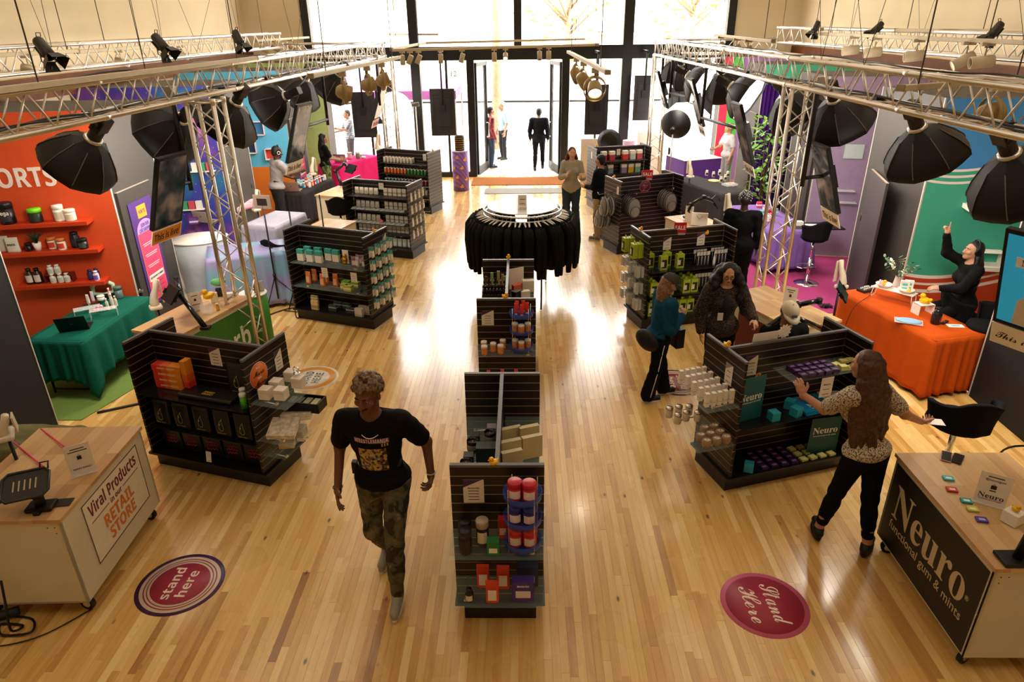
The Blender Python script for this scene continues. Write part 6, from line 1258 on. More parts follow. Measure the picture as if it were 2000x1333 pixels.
# ================================================================== shelf goods on the orange wall
(sx1,sz1),(sx2,sz2),(sx3,sz3) = shelves[:3]
def ow(px,py,k,dy=-.11): x,z = wx(px,py,F1,dy); return F1 @ T(x,dy,k)
for px,r,h,b,c,l,lb in ((15,.085,.26,'131012','131012','2a2430','big black tub with white lettering on the top orange shelf'),(70,.075,.17,'1a2416','6fcf1c','1e2a1c','black tub with a lime green lid on the top orange shelf'),(117,.06,.2,'dcd3bf','e6dece','c9bfa8','tall cream canister on the top orange shelf'),(138,.065,.14,'dcd3bf','e6dece','c2b89c','short cream canister on the top orange shelf')):
 t = spawn(jar_kit(r,h,b,c,l),'tub',lb,'tub',ow(px,425,sz1 + .001))
 if px < 30: text('vega',WHITE,frame((0,-r * 1.03,h * .5),(1,0,0),(0,0,1)),t,k='bold',fit=(r * 1.5,h * .2))
for px,w,h,c,l,lb in ((8,.13,.2,'c9c4b4','3a3a34','white pouch at the left of the middle orange shelf'),(25,.15,.19,'d6d0c0','6a8a4a','white pouch reading BEETS on the middle orange shelf')):
 t = spawn(pouch_kit(w,.06,h,c,None),'pouch',lb,'pouch',ow(px,480,sz2 + .001,-.14 if px > 20 else -.08))
 if px > 20: text('BEETS',INK,frame((0,-.033,h * .55),(1,0,0),(0,0,1)),t,k='bold',fit=(w * .6,h * .13))
spawn(jar_kit(.04,.1,'17100f','100d0d',None),'jar','small black jar left of the potted plant','jar',ow(55,480,sz2 + .001))
pl = thing('potted_plant','small spiky green plant in a white pot on the orange shelf','plant',ow(73,480,sz2 + .001)); ob('pot',MB().lathe([(0,0),(.035,0),(.05,.1),(.044,.1),(.04,.08),(0,.08)],20,caps=False),WHITE,pl)
for i in range(26): a = i * 2.4; q = uni(.5,1); ob('leaf',MB().tube([(0,0,.08),(.05 * q * math.cos(a),.05 * q * math.sin(a),.17),(.13 * q * math.cos(a),.13 * q * math.sin(a),.2 + .07 * (1 - q))],[.006,.006,.001],4),cm('1d3a22',.6),pl)
for px,lb,py in ((103,'jar with orange lid and red label at the back of the orange shelf',-.07),(121,'jar with orange lid and red label at the front of the orange shelf',-.14)): spawn(jar_kit(.05,.15,'d9ccb4','d8783a','c43a2a'),'jar',lb,'jar',ow(px,480,sz2 + .001,py))
spawn(bottle_kit(.055,.2,'15101a','120e16','241c2c',.75),'bottle','large black bottle at the back right of the middle orange shelf','bottle',ow(150,480,sz2 + .001,-.07)); spawn(jar_kit(.055,.13,'15121a','100e14','38423a'),'jar','squat black jar at the right end of the middle orange shelf','jar',ow(163,480,sz2 + .001,-.15))
for px,lb in ((58,'brown bottle with white label, left of the pair on the lowest orange shelf'),(74,'brown bottle with white label, right of the pair on the lowest orange shelf')): spawn(bottle_kit(.05,.2,'2a120e','120e0e','d8cfc4',.5),'bottle',lb,'bottle',ow(px,540,sz3 + .001))
bx_ = tag(ob('riser',MB().box((-.17,-.05,.1),(.17,.05,.112)).box((-.17,-.05,0),(-.16,.05,.1)).box((.16,-.05,0),(.17,.05,.1)),cm('6a1f12',.5),None,ow(117,540,sz3 + .001)),'dark red riser on the lowest orange shelf','riser')
sb2 = bottle_kit(.036,.12,'dcd6ca','e6e2d8','b9c0b0',.6)
for px,z,lb in ((102,.113,'white pill bottle on the left top of the riser'),(116,.113,'white pill bottle on the right top of the riser'),(102,.0,'white pill bottle at the left under the riser'),(117,.0,'white pill bottle in the middle under the riser'),(130,.0,'white pill bottle at the right under the riser')): spawn(sb2,'bottle',lb,'bottle',ow(px,540,sz3 + z + .001,-.12 if z else -.14))
for px,c,l,lb,dy in ((177,'1c1c50','2a2a6a','dark blue bottle at the left of the trio on the lowest orange shelf',-.1),(190,'1c1c50','2a2a6a','dark blue bottle at the back of the trio',-.06),(188,'d0c8d8','7a5aa8','white and violet bottle at the front of the trio',-.16)): spawn(bottle_kit(.035,.13,c,c,l,.6),'bottle',lb,'bottle',ow(px,540,sz3 + .001,dy))
# ================================================================== goods on counters and tables
def laptop(M,lab,c='8f8b88',lidc=None,ang=110):
 t = thing('laptop',lab,'laptop',M); ob('base',MB().box((-.16,-.11,0),(.16,.11,.012)),cm(c,.35),t,None,.003); ob('keyboard',MB().box((-.14,-.02,.012),(.14,.09,.0135)),cm('1a1a1b',.5),t)
 A = T(0,.11,.012) @ Matrix.Rotation(R_(-(ang - 90)),4,'X'); l = ob('lid',MB().box((-.16,-.004,0),(.16,.004,.215)),cm(lidc or c,.35),t,A,.003); ob('screen',MB().box((-.15,-.006,.01),(.15,-.0045,.205)),SCR,l); ob('emblem',MB().ell((0,.005,.11),(.013,.001,.015)),cm('4a4644',.4),l); return t
def surf(px,py,z=.755): return G(px,py,z)
def put(px,py,z,rz=0): return Matrix.Translation(G(px,py,z)) @ Matrix.Rotation(rz,4,'Z')
# teal table
laptop(put(150,640,.756,R_(20 + 180)),'black tablet laptop on the near corner of the teal cloth','141416','0c0c0e',115)
CLR = acrylic('clear_acrylic2',(.95,.95,.95),.3)
def riser(M,w,d,h,lab,m=None): return tag(ob('riser',MB().box((-w / 2,-d / 2,h - .006),(w / 2,d / 2,h)).box((-w / 2,-d / 2,0),(-w / 2 + .006,d / 2,h)).box((w / 2 - .006,-d / 2,0),(w / 2,d / 2,h)),m or CLR,None,M),lab,'riser')
riser(put(172,610,.755,.6),.3,.14,.06,'clear acrylic riser nearest the black tablet laptop'); riser(put(205,618,.755,.5),.3,.12,.1,'clear acrylic riser with pink balls')
for i,(px,py) in enumerate(((186,607),(193,600))): tag(ob('pink_puff',MB().ell((0,0,.025),(.03,.025,.025)).ell((.03,.01,.03),(.024,.022,.022)),cm('f0aebb',.7),None,put(px,py + 4,.82)),('pink puff at the front of the clear riser','pink puff at the back of the clear riser')[i],'ornament')
for i,(px,py,h,c) in enumerate(((174,590,.13,'e9dcd8'),(183,585,.14,'e4dae6'))): spawn(tube_kit(c,h),'tube',('white and red tube on the dark red tray','white and violet tube on the dark red tray')[i],'tube',put(px,py + 4,.775))
tag(ob('tray',MB().box((-.1,-.06,0),(.1,.06,.02)),cm('7a2a1c',.5),None,put(180,592,.755,.5)),'dark red tray under the two tubes','tray')
hb = thing('handbag','pale green open handbag standing on the teal cloth','bag',put(206,580,.775,.4)); ob('shell',MB().tube([(-.12,0,.06),(-.12,0,.16),(-.06,0,.21),(.06,0,.21),(.12,0,.16),(.12,0,.06),(0,0,.03)],.028,10,closed=True),cm('b9d8b0',.4),hb); ob('base',MB().box((-.12,-.05,-.02),(.12,.05,.05)),BLACK,hb,None,.01)
for i,(px,py,h,c) in enumerate(((212,600,.16,'e2d4bc'),(222,596,.2,'e4d8c4'),(228,592,.14,'d8d0bc'),(219,588,.22,'f0b8c0'))): spawn(bottle_kit(.018,h,c,'e8e0d4','d8c8b0',.5),'bottle',('slim cream bottle at the front of the teal table group','tall cream bottle in the middle of the teal table group','cream bottle at the right of the teal table group','pink capped bottle at the back of the teal table group')[i],'bottle',put(px,py + 6,.757))
spawn(jar_kit(.045,.06,'e6e2dc','efece6',None),'jar','white round jar beside the green handbag','jar',put(198,586,.8))
spawn(jar_kit(.05,.16,'55706c','4f6966',None),'tumbler','grey-green tumbler at the back of the teal table','tumbler',put(234,582,.757))
mx_ = thing('audio_mixer','small grey audio mixer at the far end of the teal table','mixer',put(263,571,.757,.3)); ob('body',MB().box((-.11,-.07,0),(.11,.07,.035)),cm('5a5654',.4),mx_,None,.004)
for i in range(5):
 for j in range(3): ob('knob',MB().cyl((-.08 + i * .04,-.04 + j * .035,.035),(-.08 + i * .04,-.04 + j * .035,.05),.008,n=8),cm('d8d0c8',.4),mx_)
# VIRAL counter
zt = .925
sg_l = tent_card(put(165,925,zt,R_(35)),.17,.26,'white counter sign with a shopping bag icon on the VIRAL PRODUCTS counter',(('_',.86,.55,None),('_',.78,.75,'bold'),('SWEET SWEAT',.2,.72,'bold')))
tag(ob('card_reader_plate',MB().box((-.1,-.045,0),(.1,.045,.003)),cm('2c2622',.5),None,put(112,983,zt,R_(8))),'flat dark plastic card on the VIRAL PRODUCTS counter','card')
ma = thing('monitor_arm','black monitor arm clamped to the VIRAL PRODUCTS counter','monitor arm',put(82,992,zt,R_(10))); ob('base',MB().box((-.09,-.06,0),(.09,.06,.03)),BLACK,ma,None,.008); ob('post',MB().cyl((0,0,.02),(0,0,.12),.035,n=16),BLACK,ma)
ob('arm',MB().tube([(0,0,.11),(-.14,.0,.12),(-.27,-.0,.13)],[.03,.026,.03],10),mat('gloss_black',(.01,.01,.01),.15),ma); ob('elbow',MB().cyl((-.27,0,.08),(-.27,0,.2),.035,n=14),BLACK,ma); ob('forearm',MB().tube([(-.27,0,.19),(-.4,.03,.22),(-.5,.08,.2)],.025,10),mat('gloss_black',(.01,.01,.01),.15),ma); ob('clamp',MB().box((-.02,-.09,-.08),(.02,-.06,.03)),BLACK,ma)
hd = thing('tablet_holder','black plastic tablet holder tilted above the VIRAL PRODUCTS counter','holder',Matrix.Translation(G(50,950,1.1)) @ T(0,0,0,R_(25),R_(18),0) @ Matrix.Scale(.85,4)); ob('plate',MB().prism([(-.17,-.1),(-.13,-.15),(.13,-.15),(.17,-.1),(.17,.1),(.13,.15),(-.13,.15),(-.17,.1)],0,.012),mat('dark_plastic',hx('26221e'),.4),hd,None,.003)
for i in range(5): ob('slot',MB().box((-.09 + i * .04,-.05,.012),(-.08 + i * .04,.06,.0135)),cm('b9a27e',.5),hd)
ob('rim',MB().tube([(-.17,-.1,.015),(-.13,-.15,.015),(.13,-.15,.015),(.17,-.1,.015),(.17,.1,.015),(.13,.15,.015),(-.13,.15,.015),(-.17,.1,.015)],.012,6,closed=True),mat('dark_plastic',hx('26221e'),.4),hd); ob('clip',MB().tube([(.1,.15,.02),(.1,.2,.03),(.16,.2,.03),(.16,.13,.02)],.008,6),BLACK,hd); ob('neck',MB().tube([(0,0,0),(.0,-.02,-.08),(-.02,-.02,-.12)],.02,8),BLACK,hd)
def phonegimbal(M,lab,h=.3,s=1):
 t = thing('phone_stand',lab,'phone stand',M); pts = [(0,0,0),(0,-.01,h * .2),(0,.0,h * .45),(0,.03,h * .7),(0,.04,h)]
 ob('curved_body',MB().tube([(x,y - .02 * (1 - i / 4),z) for i,(x,y,z) in enumerate(pts)],[.055,.05,.04,.03,.026],14),cm('ded3bd',.35),t); ob('base_block',MB().box((-.07,-.09,-.02),(.07,.05,.03)),cm('ded3bd',.35),t,None,.02); ob('phone_slab',MB().box((-.04,.07,h * .15),(.04,.085,h * .95)),cm('c9bda6',.4),t,None,.006)
 z = M.translation.z; D_ = M.to_3x3().inverted() @ Vector((0,0,-1)); ob('stand_pole',MB().cyl((0,0,0),D_ * (z - .03),.014),BLACK,t); ob('stand_base',MB().cyl(D_ * (z - .03),D_ * (z - .002),.12,n=20),BLACK,t); return t
phonegimbal(Matrix.Translation(G(14,850,1.15)) @ T(0,0,0,R_(-60),0,R_(15)) ,'white curved phone stand at the lower left edge',.2)
ck = tag(ob('clipboard',MB().box((-.2,-.16,0),(.2,.16,.01)),cm('1c1a1b',.6),None,Matrix.Translation(G(85,880,.85)) @ T(0,0,0,R_(-40),R_(18))),'black laptop sleeve with pink edges on the lap at the left edge','laptop sleeve')
for i,(a,b) in enumerate((((80,838),(125,872)),((24,862),(92,918)))): tag(ob('pink_light_strip',MB().tube([G(*a,.92),G(*b,.94)],.006,6),cm('f03f7a',.4)),('pink cord edge at the right of the black sleeve','pink cord edge at the left of the black sleeve')[i],'cord')
ps = thing('power_strip','black power strip fixed to the end of the VIRAL PRODUCTS counter','power strip',ML @ frame((-.612,.27,.5),(0,-1,0),(0,0,1)) @ Matrix.Rotation(R_(8),4,'Z')); ob('strip',MB().box((-.03,-.2,0),(.03,.2,.035)),BLACK,ps,None,.004)
for i in range(5): ob('socket',MB().box((-.02,-.16 + i * .075,.035),(.02,-.12 + i * .075,.037)),cm('3a3634',.5),ps)
ob('plug_disc',MB().cyl((-.03,.27,0),(-.03,.27,.02),.032,n=16),BLACK,ps); ob('cord',MB().tube([(-.03,.27,.02),(.02,.24,.04),(.0,.1,.05)],.007,6),BLACK,ps)
cable([(-3.78,3.72,.42),(-3.76,3.66,.25),(-3.74,3.6,.06),(-3.72,3.68,.02),(-3.9,3.7,.012),(-3.82,3.6,.012),(-3.62,3.62,.02),(-3.7,3.75,.012),(-3.9,3.78,.012)],.009,'thick black cord coiled under the end of the VIRAL PRODUCTS counter')
cable([(-4.1,3.55,.012),(-3.9,3.5,.012),(-3.7,3.52,.012),(-3.5,3.62,.012),(-3.3,3.85,.012)],.005,'thin black cable curving on the floor at the lower left'); cable([(-4.1,3.62,.04),(-3.95,3.72,.05),(-3.82,3.8,.05)],.035,'thick bundled black cable sleeve at the lower left edge',cm('17191a',.6),n=8)
# black-fronted counter
kt = lambda c,c2: K(('packet',MB().box((-.035,-.026,0),(.035,.026,.012)).mesh('packet',cm(c,.4))),('print',MB().box((-.02,-.014,.012),(.02,.008,.0126)).mesh('print',cm(c2,.5))))
for px,py,c,c2,lb in ((1852,936,'3fb4bd','e0f0f0','light turquoise gum packet, furthest from the camera'),(1859,958,'c02a22','f0c8b8','red gum packet on the black-fronted counter'),(1887,980,'2a9a9c','d8f0e8','teal gum packet in the middle of the black-fronted counter'),(1899,996,'c4bf62','e8e4a8','yellow gum packet on the black-fronted counter'),(1917,1017,'4f3f98','b8a8e0','violet gum packet, nearest the camera')): spawn(kt(c,c2),'gum_packet',lb,'packet',put(px,py,zt,R_(-12)))
for px,py,c,lb in ((1848,893,'c88a98','pink cased phone on the black-fronted counter'),(1870,897,'0d0d10','black phone on the black-fronted counter')):
 t = thing('phone',lb,'phone',put(px,py,zt,R_(58 if 'pink' in lb else 50))); ob('case',MB().box((-.075,-.036,0),(.075,.036,.009)),cm(c,.35),t,None,.006); ob('screen',MB().box((-.07,-.032,.009),(.07,.032,.0098)),mat('gloss_black',(.01,.01,.01),.15) if 'black' in lb else cm('e0c8cc',.2),t)
tent_card(put(1930,985,zt,R_(-32)),.19,.25,'white counter sign with a bag icon on the black-fronted counter',(('_',.88,.5,None),('@neurogum',.78,.62,None),('_',.44,.2,None),('Neuro',.26,.8,'serif'),('functional gum & mints',.14,.7,None)))
wb_ = tag(ob('display_cube',MB().box((-.05,-.05,0),(.05,.05,.09)),WHITE,None,put(1975,1020,zt,.5),.003),'white cube under a duck on the black-fronted counter','box'); duck(G(1975,1020,zt) + Vector((0,0,.09)),.05,R_(10),'yellow rubber duck on the white cube of the black-fronted counter')
ar = thing('monitor_arm','black monitor arm post on the near edge of the black-fronted counter','monitor arm',put(1985,1095,zt)); ob('base',MB().box((-.11,-.07,0),(.12,.07,.025)),BLACK,ar,None,.006); ob('post',MB().tube([(0,0,.02),(.03,0,.25),(.06,0,.4)],.03,12),BLACK,ar); ob('rod',MB().cyl((.08,.02,.02),(.1,.02,.42),.008),METAL,ar)
cable([(4.42,5.1,.02),(4.2,5.0,.25),(4.0,4.9,.7),(4.0,4.6,.96),(4.05,4.3,.95)],.009,'black cable looping from the floor to the black-fronted counter')
# green counter goods
zt2 = .925
def gp(px,py,rz=0,z=zt2): return put(px,py,z,rz)
big = spawn(DK,'rubber_duck','big yellow rubber duck standing on a glass jar','rubber duck',put(408,585,1.05,R_(-60)) @ Matrix.Scale(.115,4))
tag(ob('glass_jar',MB().lathe([(0,0),(.06,0),(.075,.03),(.075,.08),(.06,.12),(.058,.13)],20,caps=False),acrylic('clear_acrylic2',(.95,.95,.95),.3),None,gp(405,612)),'round glass jar full of small items under the big duck','jar')
tent_card(gp(385,605,R_(40)),.15,.22,'white counter sign left of the big duck',(('_',.8,.5,'bold'),('_',.3,.6,'bold')))
for i,(px,py,w,h,c,lb) in enumerate(((420,590,.08,.12,'d6cba4','cream carton behind the big duck'),(432,578,.1,.1,'17181a','black pot behind the big duck'),(447,580,.12,.05,'e6e0e0','white round tray at the far end of the green counter'))): spawn(box_kit(w,w * .6,h,c,None),'carton',lb,'carton',gp(px,py,.3))
tag(ob('green_brush',MB().ell((0,0,0),(.09,.05,.05)).ell((.05,0,.02),(.06,.04,.04)),cm('6fc07a',.6),None,Matrix.Translation(G(425,552,1.08))),'green fuzzy toy behind the big duck','toy')
spawn(bottle_kit(.02,.09,'c88a2a','efe8d8','e0a850',.6),'bottle','small amber bottle on the green counter','bottle',gp(426,606));
for i,(px,py) in enumerate(((432,596),(440,590),(448,592))): spawn(K(('cup',lathe_m('cup',[(0,0),(.02,0),(.026,.05),(.022,.05)],CLR))),'glass_cup','small clear cup on the green counter','cup',gp(px,py),'small clear cups')
# iHerb pedestal beside the green counter
pe = thing('display_pedestal','round green pedestal with a white top and small white lettering','pedestal',T(*G(515,690,0).to_tuple()[:2],0)); ob('cylinder',MB().cyl((0,0,0),(0,0,.86),.17,n=30),cm('3f8f2f',.45),pe); ob('top_disc',MB().cyl((0,0,.86),(0,0,.875),.175,n=30),WHITE,pe)
for s,a,z in (('iHerb',-1.45,.6),('iHerb',-1.0,.75),('iHerb',-.95,.4)): text(s,WHITE,frame((.172 * math.cos(a),.172 * math.sin(a),z),(-math.sin(a),math.cos(a),0),(0,0,1)),pe,k='bold',fit=(.1,.035))
pc = pe.location
for i,(dx,dy,c,h) in enumerate(((-.07,.05,'5fb8c8',.12),(-.03,-.08,'5fb8c8',.08),(.06,.0,'7a4a44',.15),(.1,.06,'c8c0c4',.14))): spawn(pouch_kit(.07,.04,h,c,None),'pouch',('turquoise pouch standing','small turquoise pouch lying','dark red pouch standing','silver pouch standing')[i] + ' on the round green pedestal','pouch',T(pc.x + dx,pc.y + dy,.876,.3 * i))
# big phone stand and monitor arm near the green counter
phonegimbal(Matrix.Translation(G(308,600,1.0)) @ T(0,0,0,R_(-55)),'white curved phone stand at the end of the teal table',.34)
def armset(M,lab,pts,scr_at,n,w=.3,h=.2):
 t = thing('monitor_arm',lab,'monitor arm',M); Mi = M.inverted(); P = [Mi @ p for p in pts]
 ob('base',MB().cb(P[0] + Vector((0,0,.01)),(.1,.08,.03)),BLACK,t)
 for i in range(len(P) - 1): ob('arm_segment',MB().tube([P[i],P[i + 1]],[.032,.026],10),mat('gloss_black',(.01,.01,.01),.15),t)
 for p in P[1:]: ob('joint',MB().cyl(p - Vector((0,0,.03)),p + Vector((0,0,.03)),.032,n=12),BLACK,t)
 s = ob('tablet_mount',MB().box((-w / 2,-h / 2,-.01),(w / 2,h / 2,.01)),BLACK,t,Mi @ aim(scr_at,n),.004); [ob('clip',MB().box((q_ * w / 2 - .015,-.03,-.015),(q_ * w / 2 + .015,.03,.02)),BLACK,s) for q_ in (-1,1)]; return t
armset(gp(400,640),'black monitor arm bending over the green counter',[G(402,642,.93),G(350,575,1.25),G(345,545,1.3),G(340,585,1.15)],G(333,575,1.28),(-.5,-.5,.6))
armset(gp(1600,640),'black monitor arm reaching over the dark red counter',[G(1610,645,.93),G(1555,620,1.15),G(1500,640,1.1),G(1560,595,1.25),G(1600,588,1.3)],G(1645,570,1.32),(.6,-.3,.5),.28,.2)
# R2 counter goods
tent_card(gp(1540,600,R_(-38)),.15,.25,'white counter sign on the dark red counter',(('_',.85,.6,None),('_',.75,.4,None),('_',.2,.6,'bold')))
phonegimbal(Matrix.Translation(G(1640,560,.95)) @ T(0,0,0,R_(40)),'white curved phone stand at the end of the orange table',.34)
tag(ob('cable_tangle',MB().tube([(.08 * math.sin(i * 1.1) + .03 * math.sin(i * .37),.06 * math.cos(i * 1.3),.02 + .02 * math.sin(i)) for i in range(60)],.004,5),BLACK,None,gp(1612,600,0,.012)),'tangle of black cables below the phone stand','cable')
# orange table goods
zo = .757
duck(G(1805,594,zo + .12),.115,R_(-120),'large yellow rubber duck on a white stand on the orange cloth')
riser(put(1800,612,zo,R_(10)),.2,.14,.13,'white stand under the large yellow duck',WHITE)
for i,(px,py,lb) in enumerate(((1735,580,'long white wire table riser holding two bowls'),)):
 WRM = put(px + 8,py + 6,zo,R_(-48)); t = thing('wire_riser',lb,'riser',WRM); ob('shelf_plate',MB().box((-.25,-.08,.13),(.25,.08,.138)),WHITE,t)
 for s in (-1,1): ob('wire_leg',MB().tube([(s * .23,-.07,.13),(s * .25,-.07,0),(s * .25,.07,0),(s * .23,.07,.13)],.005,5),WHITE,t)
for px,py,lb in ((-.14,0,'white bowl with a duck at the back of the wire riser'),(.13,0,'white dish with a duck and cards at the front of the wire riser')): tag(ob('bowl',MB().lathe([(0,0),(.05,0),(.09,.03),(.1,.045),(.088,.04),(.045,.012),(0,.012)],24,caps=False),WHITE,None,WRM @ T(px,py,.139)),lb,'bowl')
duck((WRM @ T(-.15,.0,.155)).translation,.07,R_(20),'yellow rubber duck in the back bowl'); duck((WRM @ T(.17,-.03,.155)).translation,.045,R_(100),'small yellow rubber duck in the front dish')
for i,(px,py,lb) in enumerate(((.1,0,'turquoise printed card in the front dish'),(.13,.05,'stack of striped cards behind the front dish'))): tag(ob('card_block',MB().box((-.05,-.02,0),(.05,.02,.13)).box((-.03,-.021,.03),(.03,-.0201,.05),1).box((-.03,-.021,.07),(.03,-.0201,.1),1),[WHITE,cm('57c0b4',.5)],None,WRM @ T(px,py,.155,R_(28))),lb,'cards')
for px,py,lb in ((-.18,-.04,'pink lip gloss at the left of the back bowl'),(-.15,-.05,'pink lip gloss beside its twin')): tag(ob('lip_gloss',MB().cyl((0,0,0),(0,0,.08),.01),cm('f0c0cc',.4),None,WRM @ T(px,py,.155)),lb,'lip gloss')
vs_ = thing('flower_vase','vase of eucalyptus leaves and white blossoms on the orange table','plant',put(1748,570,zo,0)); ob('vase',MB().lathe([(0,0),(.04,0),(.05,.1),(.035,.2),(.04,.22)],18,caps=False),WHITE,vs_)
for i in range(16):
 a = i * 2.4; q = .1 + .14 * rnd(); z = .3 + .16 * rnd(); ob('stem',MB().tube([(0,0,.18),(q * .5 * math.cos(a),q * .5 * math.sin(a),z - .06),(q * math.cos(a),q * math.sin(a),z)],.003,4),cm('4a6a4a',.6),vs_)
 for k in range(3): ob('leaf',MB().ell((0,0,0),(.035,.018,.004),nu=8,nv=4),cm('5f7f62' if i % 3 else 'd8dcc0',.6),vs_,T(q * (.7 + .15 * k) * math.cos(a),q * (.7 + .15 * k) * math.sin(a),z - .05 + .03 * k,a + k,.4,.5))
t = thing('water_bottle','ribbed glossy black water bottle on the orange cloth','bottle',put(1826,632,zo)); ob('body',MB().lathe([(0,0),(.05,0)] + [(.052 + .004 * (i % 2),.01 + i * .012) for i in range(11)] + [(.03,.16),(.028,.18),(0,.18)],20,caps=False),mat('gloss_black',(.01,.01,.01),.15),t); ob('cap',MB().cyl((0,0,.18),(0,0,.205),.03,n=16),BLACK,t)
t = thing('remote_control','black remote control on the orange cloth','remote control',put(1845,631,zo,R_(40))); ob('shell',MB().box((-.07,-.02,0),(.07,.02,.015)),BLACK,t,None,.005); ob('button_pad',MB().box((-.04,-.012,.015),(.03,.012,.0165)),cm('3a3a3a',.5),t)
tag(ob('flyer',MB().box((-.09,-.045,0),(.09,.045,.002)).box((-.05,-.02,.002),(.05,.02,.0026),1),[WHITE,cm('7fb0c8',.6)],None,put(1866,637,zo,R_(-5))),'white flyer on the near corner of the orange cloth','flyer')
tag(ob('plastic_pack',pouch := MB().ell((0,0,.02),(.14,.08,.025)).box((-.15,-.085,.012),(.15,.085,.015),1),[cm('8fb8d8',.4),acrylic('clear_acrylic2',(.95,.95,.95),.3)],None,put(1774,630,zo,R_(-25))),'clear bag with a folded light blue cloth on the orange table','bag')
mx_ = thing('audio_mixer','small audio mixer with knobs at the far end of the orange table','mixer',put(1690,568,zo,.5)); ob('body',MB().box((-.1,-.06,0),(.1,.06,.03)),cm('2b2a2a',.4),mx_)
for i in range(5):
 for j in range(2): ob('knob',MB().cyl((-.07 + i * .035,-.03 + j * .05,.03),(-.07 + i * .035,-.03 + j * .05,.05),.008,n=8),WHITE,mx_)
for i in range(2): tag(ob('charger_block',MB().box((-.03,-.02,0),(.03,.02,.025)),WHITE,None,put(1693 + 13 * i,563 - i,zo,.3)),('white charger block, left of two on the orange table','white charger block, right of two on the orange table')[i],'charger')
cable([G(1650,640,.5),G(1668,600,.77),G(1700,575,.77),G(1680,560,.77)],.004,'thin black cable over the left side of the orange cloth')
# lilac table goods
for i,(px,py,c,h) in enumerate(((1482,405,'d83a5a',.1),(1495,412,'e8a0b0',.1),(1500,425,'c0203a',.14),(1505,430,'e05a80',.12),(1487,422,'5ab0a8',.1),(1497,432,'e8dcd8',.1),(1515,400,'d8d0cc',.12),(1512,420,'90c8c0',.12))): spawn(box_kit(.09,.07,h,c,'efe6e0',(.3,.6)),'carton',('red','pink','crimson','rose','teal','white','grey-white','mint')[i] + ' carton on the lilac cloth','carton',put(px,py,.757,.3 * i))
tag(ob('paper_pile',MB().box((-.2,-.1,0),(.2,.1,.01)),WHITE,None,put(1598,442,.758,-.1)),'loose white papers on the black shelf above the stool','paper'); tag(ob('folding_shelf',MB().box((-.45,-.22,-.02),(.45,.22,0)),BLACK,None,Matrix.Translation(G(1590,441,.755))),'black folding tabletop against the lilac wall','table')
spawn(box_kit(.12,.1,.07,'e6ded8',None),'carton','white box on the black folding tabletop','carton',put(1560,440,.757))
# charcoal table goods
wbk = bottle_kit(.035,.12,'e0d8c8','efe8dc','3a3430',.7)
for i,(px,py) in enumerate(((1380,343),(1393,346),(1405,342),(1416,352),(1408,356),(1421,345))): spawn(wbk,'bottle','white cosmetic jar on the charcoal cloth','bottle',put(px,py,.757),'white cosmetic jars')
tag(ob('round_board',MB().cyl((0,0,0),(0,0,.02),.12,n=24),cm('d8b078',.5),None,put(1394,354,.757)),'round wooden board on the charcoal cloth','board')
tag(ob('glass_tray',MB().box((-.14,-.1,0),(.14,.1,.04)),CLR,None,put(1425,362,.757,.4)),'clear glass tray on the charcoal cloth','tray')
for i,(px,py,z,rz,lb) in enumerate(((1347,345,.9,30,'white curved phone stand left of the charcoal table'),(1422,420,1.0,30,'white curved phone stand beside the woman in the beaded headscarf'),(503,410,1.0,-50,'white curved phone stand by the galaxy booth table'),(612,340,1.0,-50,'white curved phone stand right of the black draped table'),(738,290,1.0,-40,'white curved phone stand beside the far left truss tower'))): phonegimbal(Matrix.Translation(G(px,py,z)) @ T(0,0,0,R_(rz)),lb,.36)
for (px,py,z,lb,pts,c) in ((1390,400,.93,'black monitor arm behind the SALE sign',((1340,425,.95),(1350,400,1.2),(1375,385,1.35),(1400,395,1.3)),(.6,-.3,.5)),(690,350,.93,'black monitor arm with a tablet behind the white pouch unit',((668,362,.95),(655,335,1.2),(672,320,1.35),(685,330,1.25)),(-.5,-.5,.6))):
 armset(Matrix.Translation(G(*pts[0])),lb,[G(*p) for p in pts],G(*pts[-1][:2],pts[-1][2] + .05),c)
tag(ob('paper_bag',MB().box((-.13,-.06,0),(.13,.06,.2)).tube([(-.05,-.065,.16),(0,-.07,.1),(.05,-.065,.16)],.003,4,1),[cm('ece3d4',.6),BLACK],None,T(*G(1365,440,.93),R_(-15),R_(-10))),'white gift bag tilted behind the SALE sign','bag')
tent_card(T(*G(1345,430,.93),R_(-30)),.14,.24,'cream counter sign behind the backpack unit',(('_',.8,.6,None),('_',.7,.5,None)))
# black cloth table goods (left)
laptop(TK @ T(-.5,.02,.757,R_(100)),'silver laptop with an emblem on the black draped table','b08a78','b08a78'); laptop(TM_ @ T(-.3,.0,.757,R_(115)),'silver laptop on the hot pink cloth','8a7f8c','8a7f8c')
for i in range(14):
 c = ('3a9ac8','e8e4e0','d2452a','e0662a','2a3f7a','c02a30','e8e8e8')[i % 7]; spawn(bottle_kit(.035,.12,c,'f0ece6','e0dcd8',.75),'bottle','%s supplement bottle on the black draped table' % ('blue','white','red','orange','navy','crimson','pale')[i % 7],'bottle',TK @ T(-.25 + .065 * i,-.1 - .1 * (i % 2),.757),'supplement bottles on the black cloth')
for i in range(6): spawn(box_kit(.08,.06,.12,('8fc8dc','8fc8dc','e0662a','4a3a8a','e8e4e0','a8dcd0')[i],'efeae4',(.3,.6)),'carton',('first sky blue','second sky blue','orange','violet','white','mint')[i] + ' carton on the black draped table','carton',TK @ T(-.05 + .12 * i,.06 + .12 * (i % 2),.757,.3))
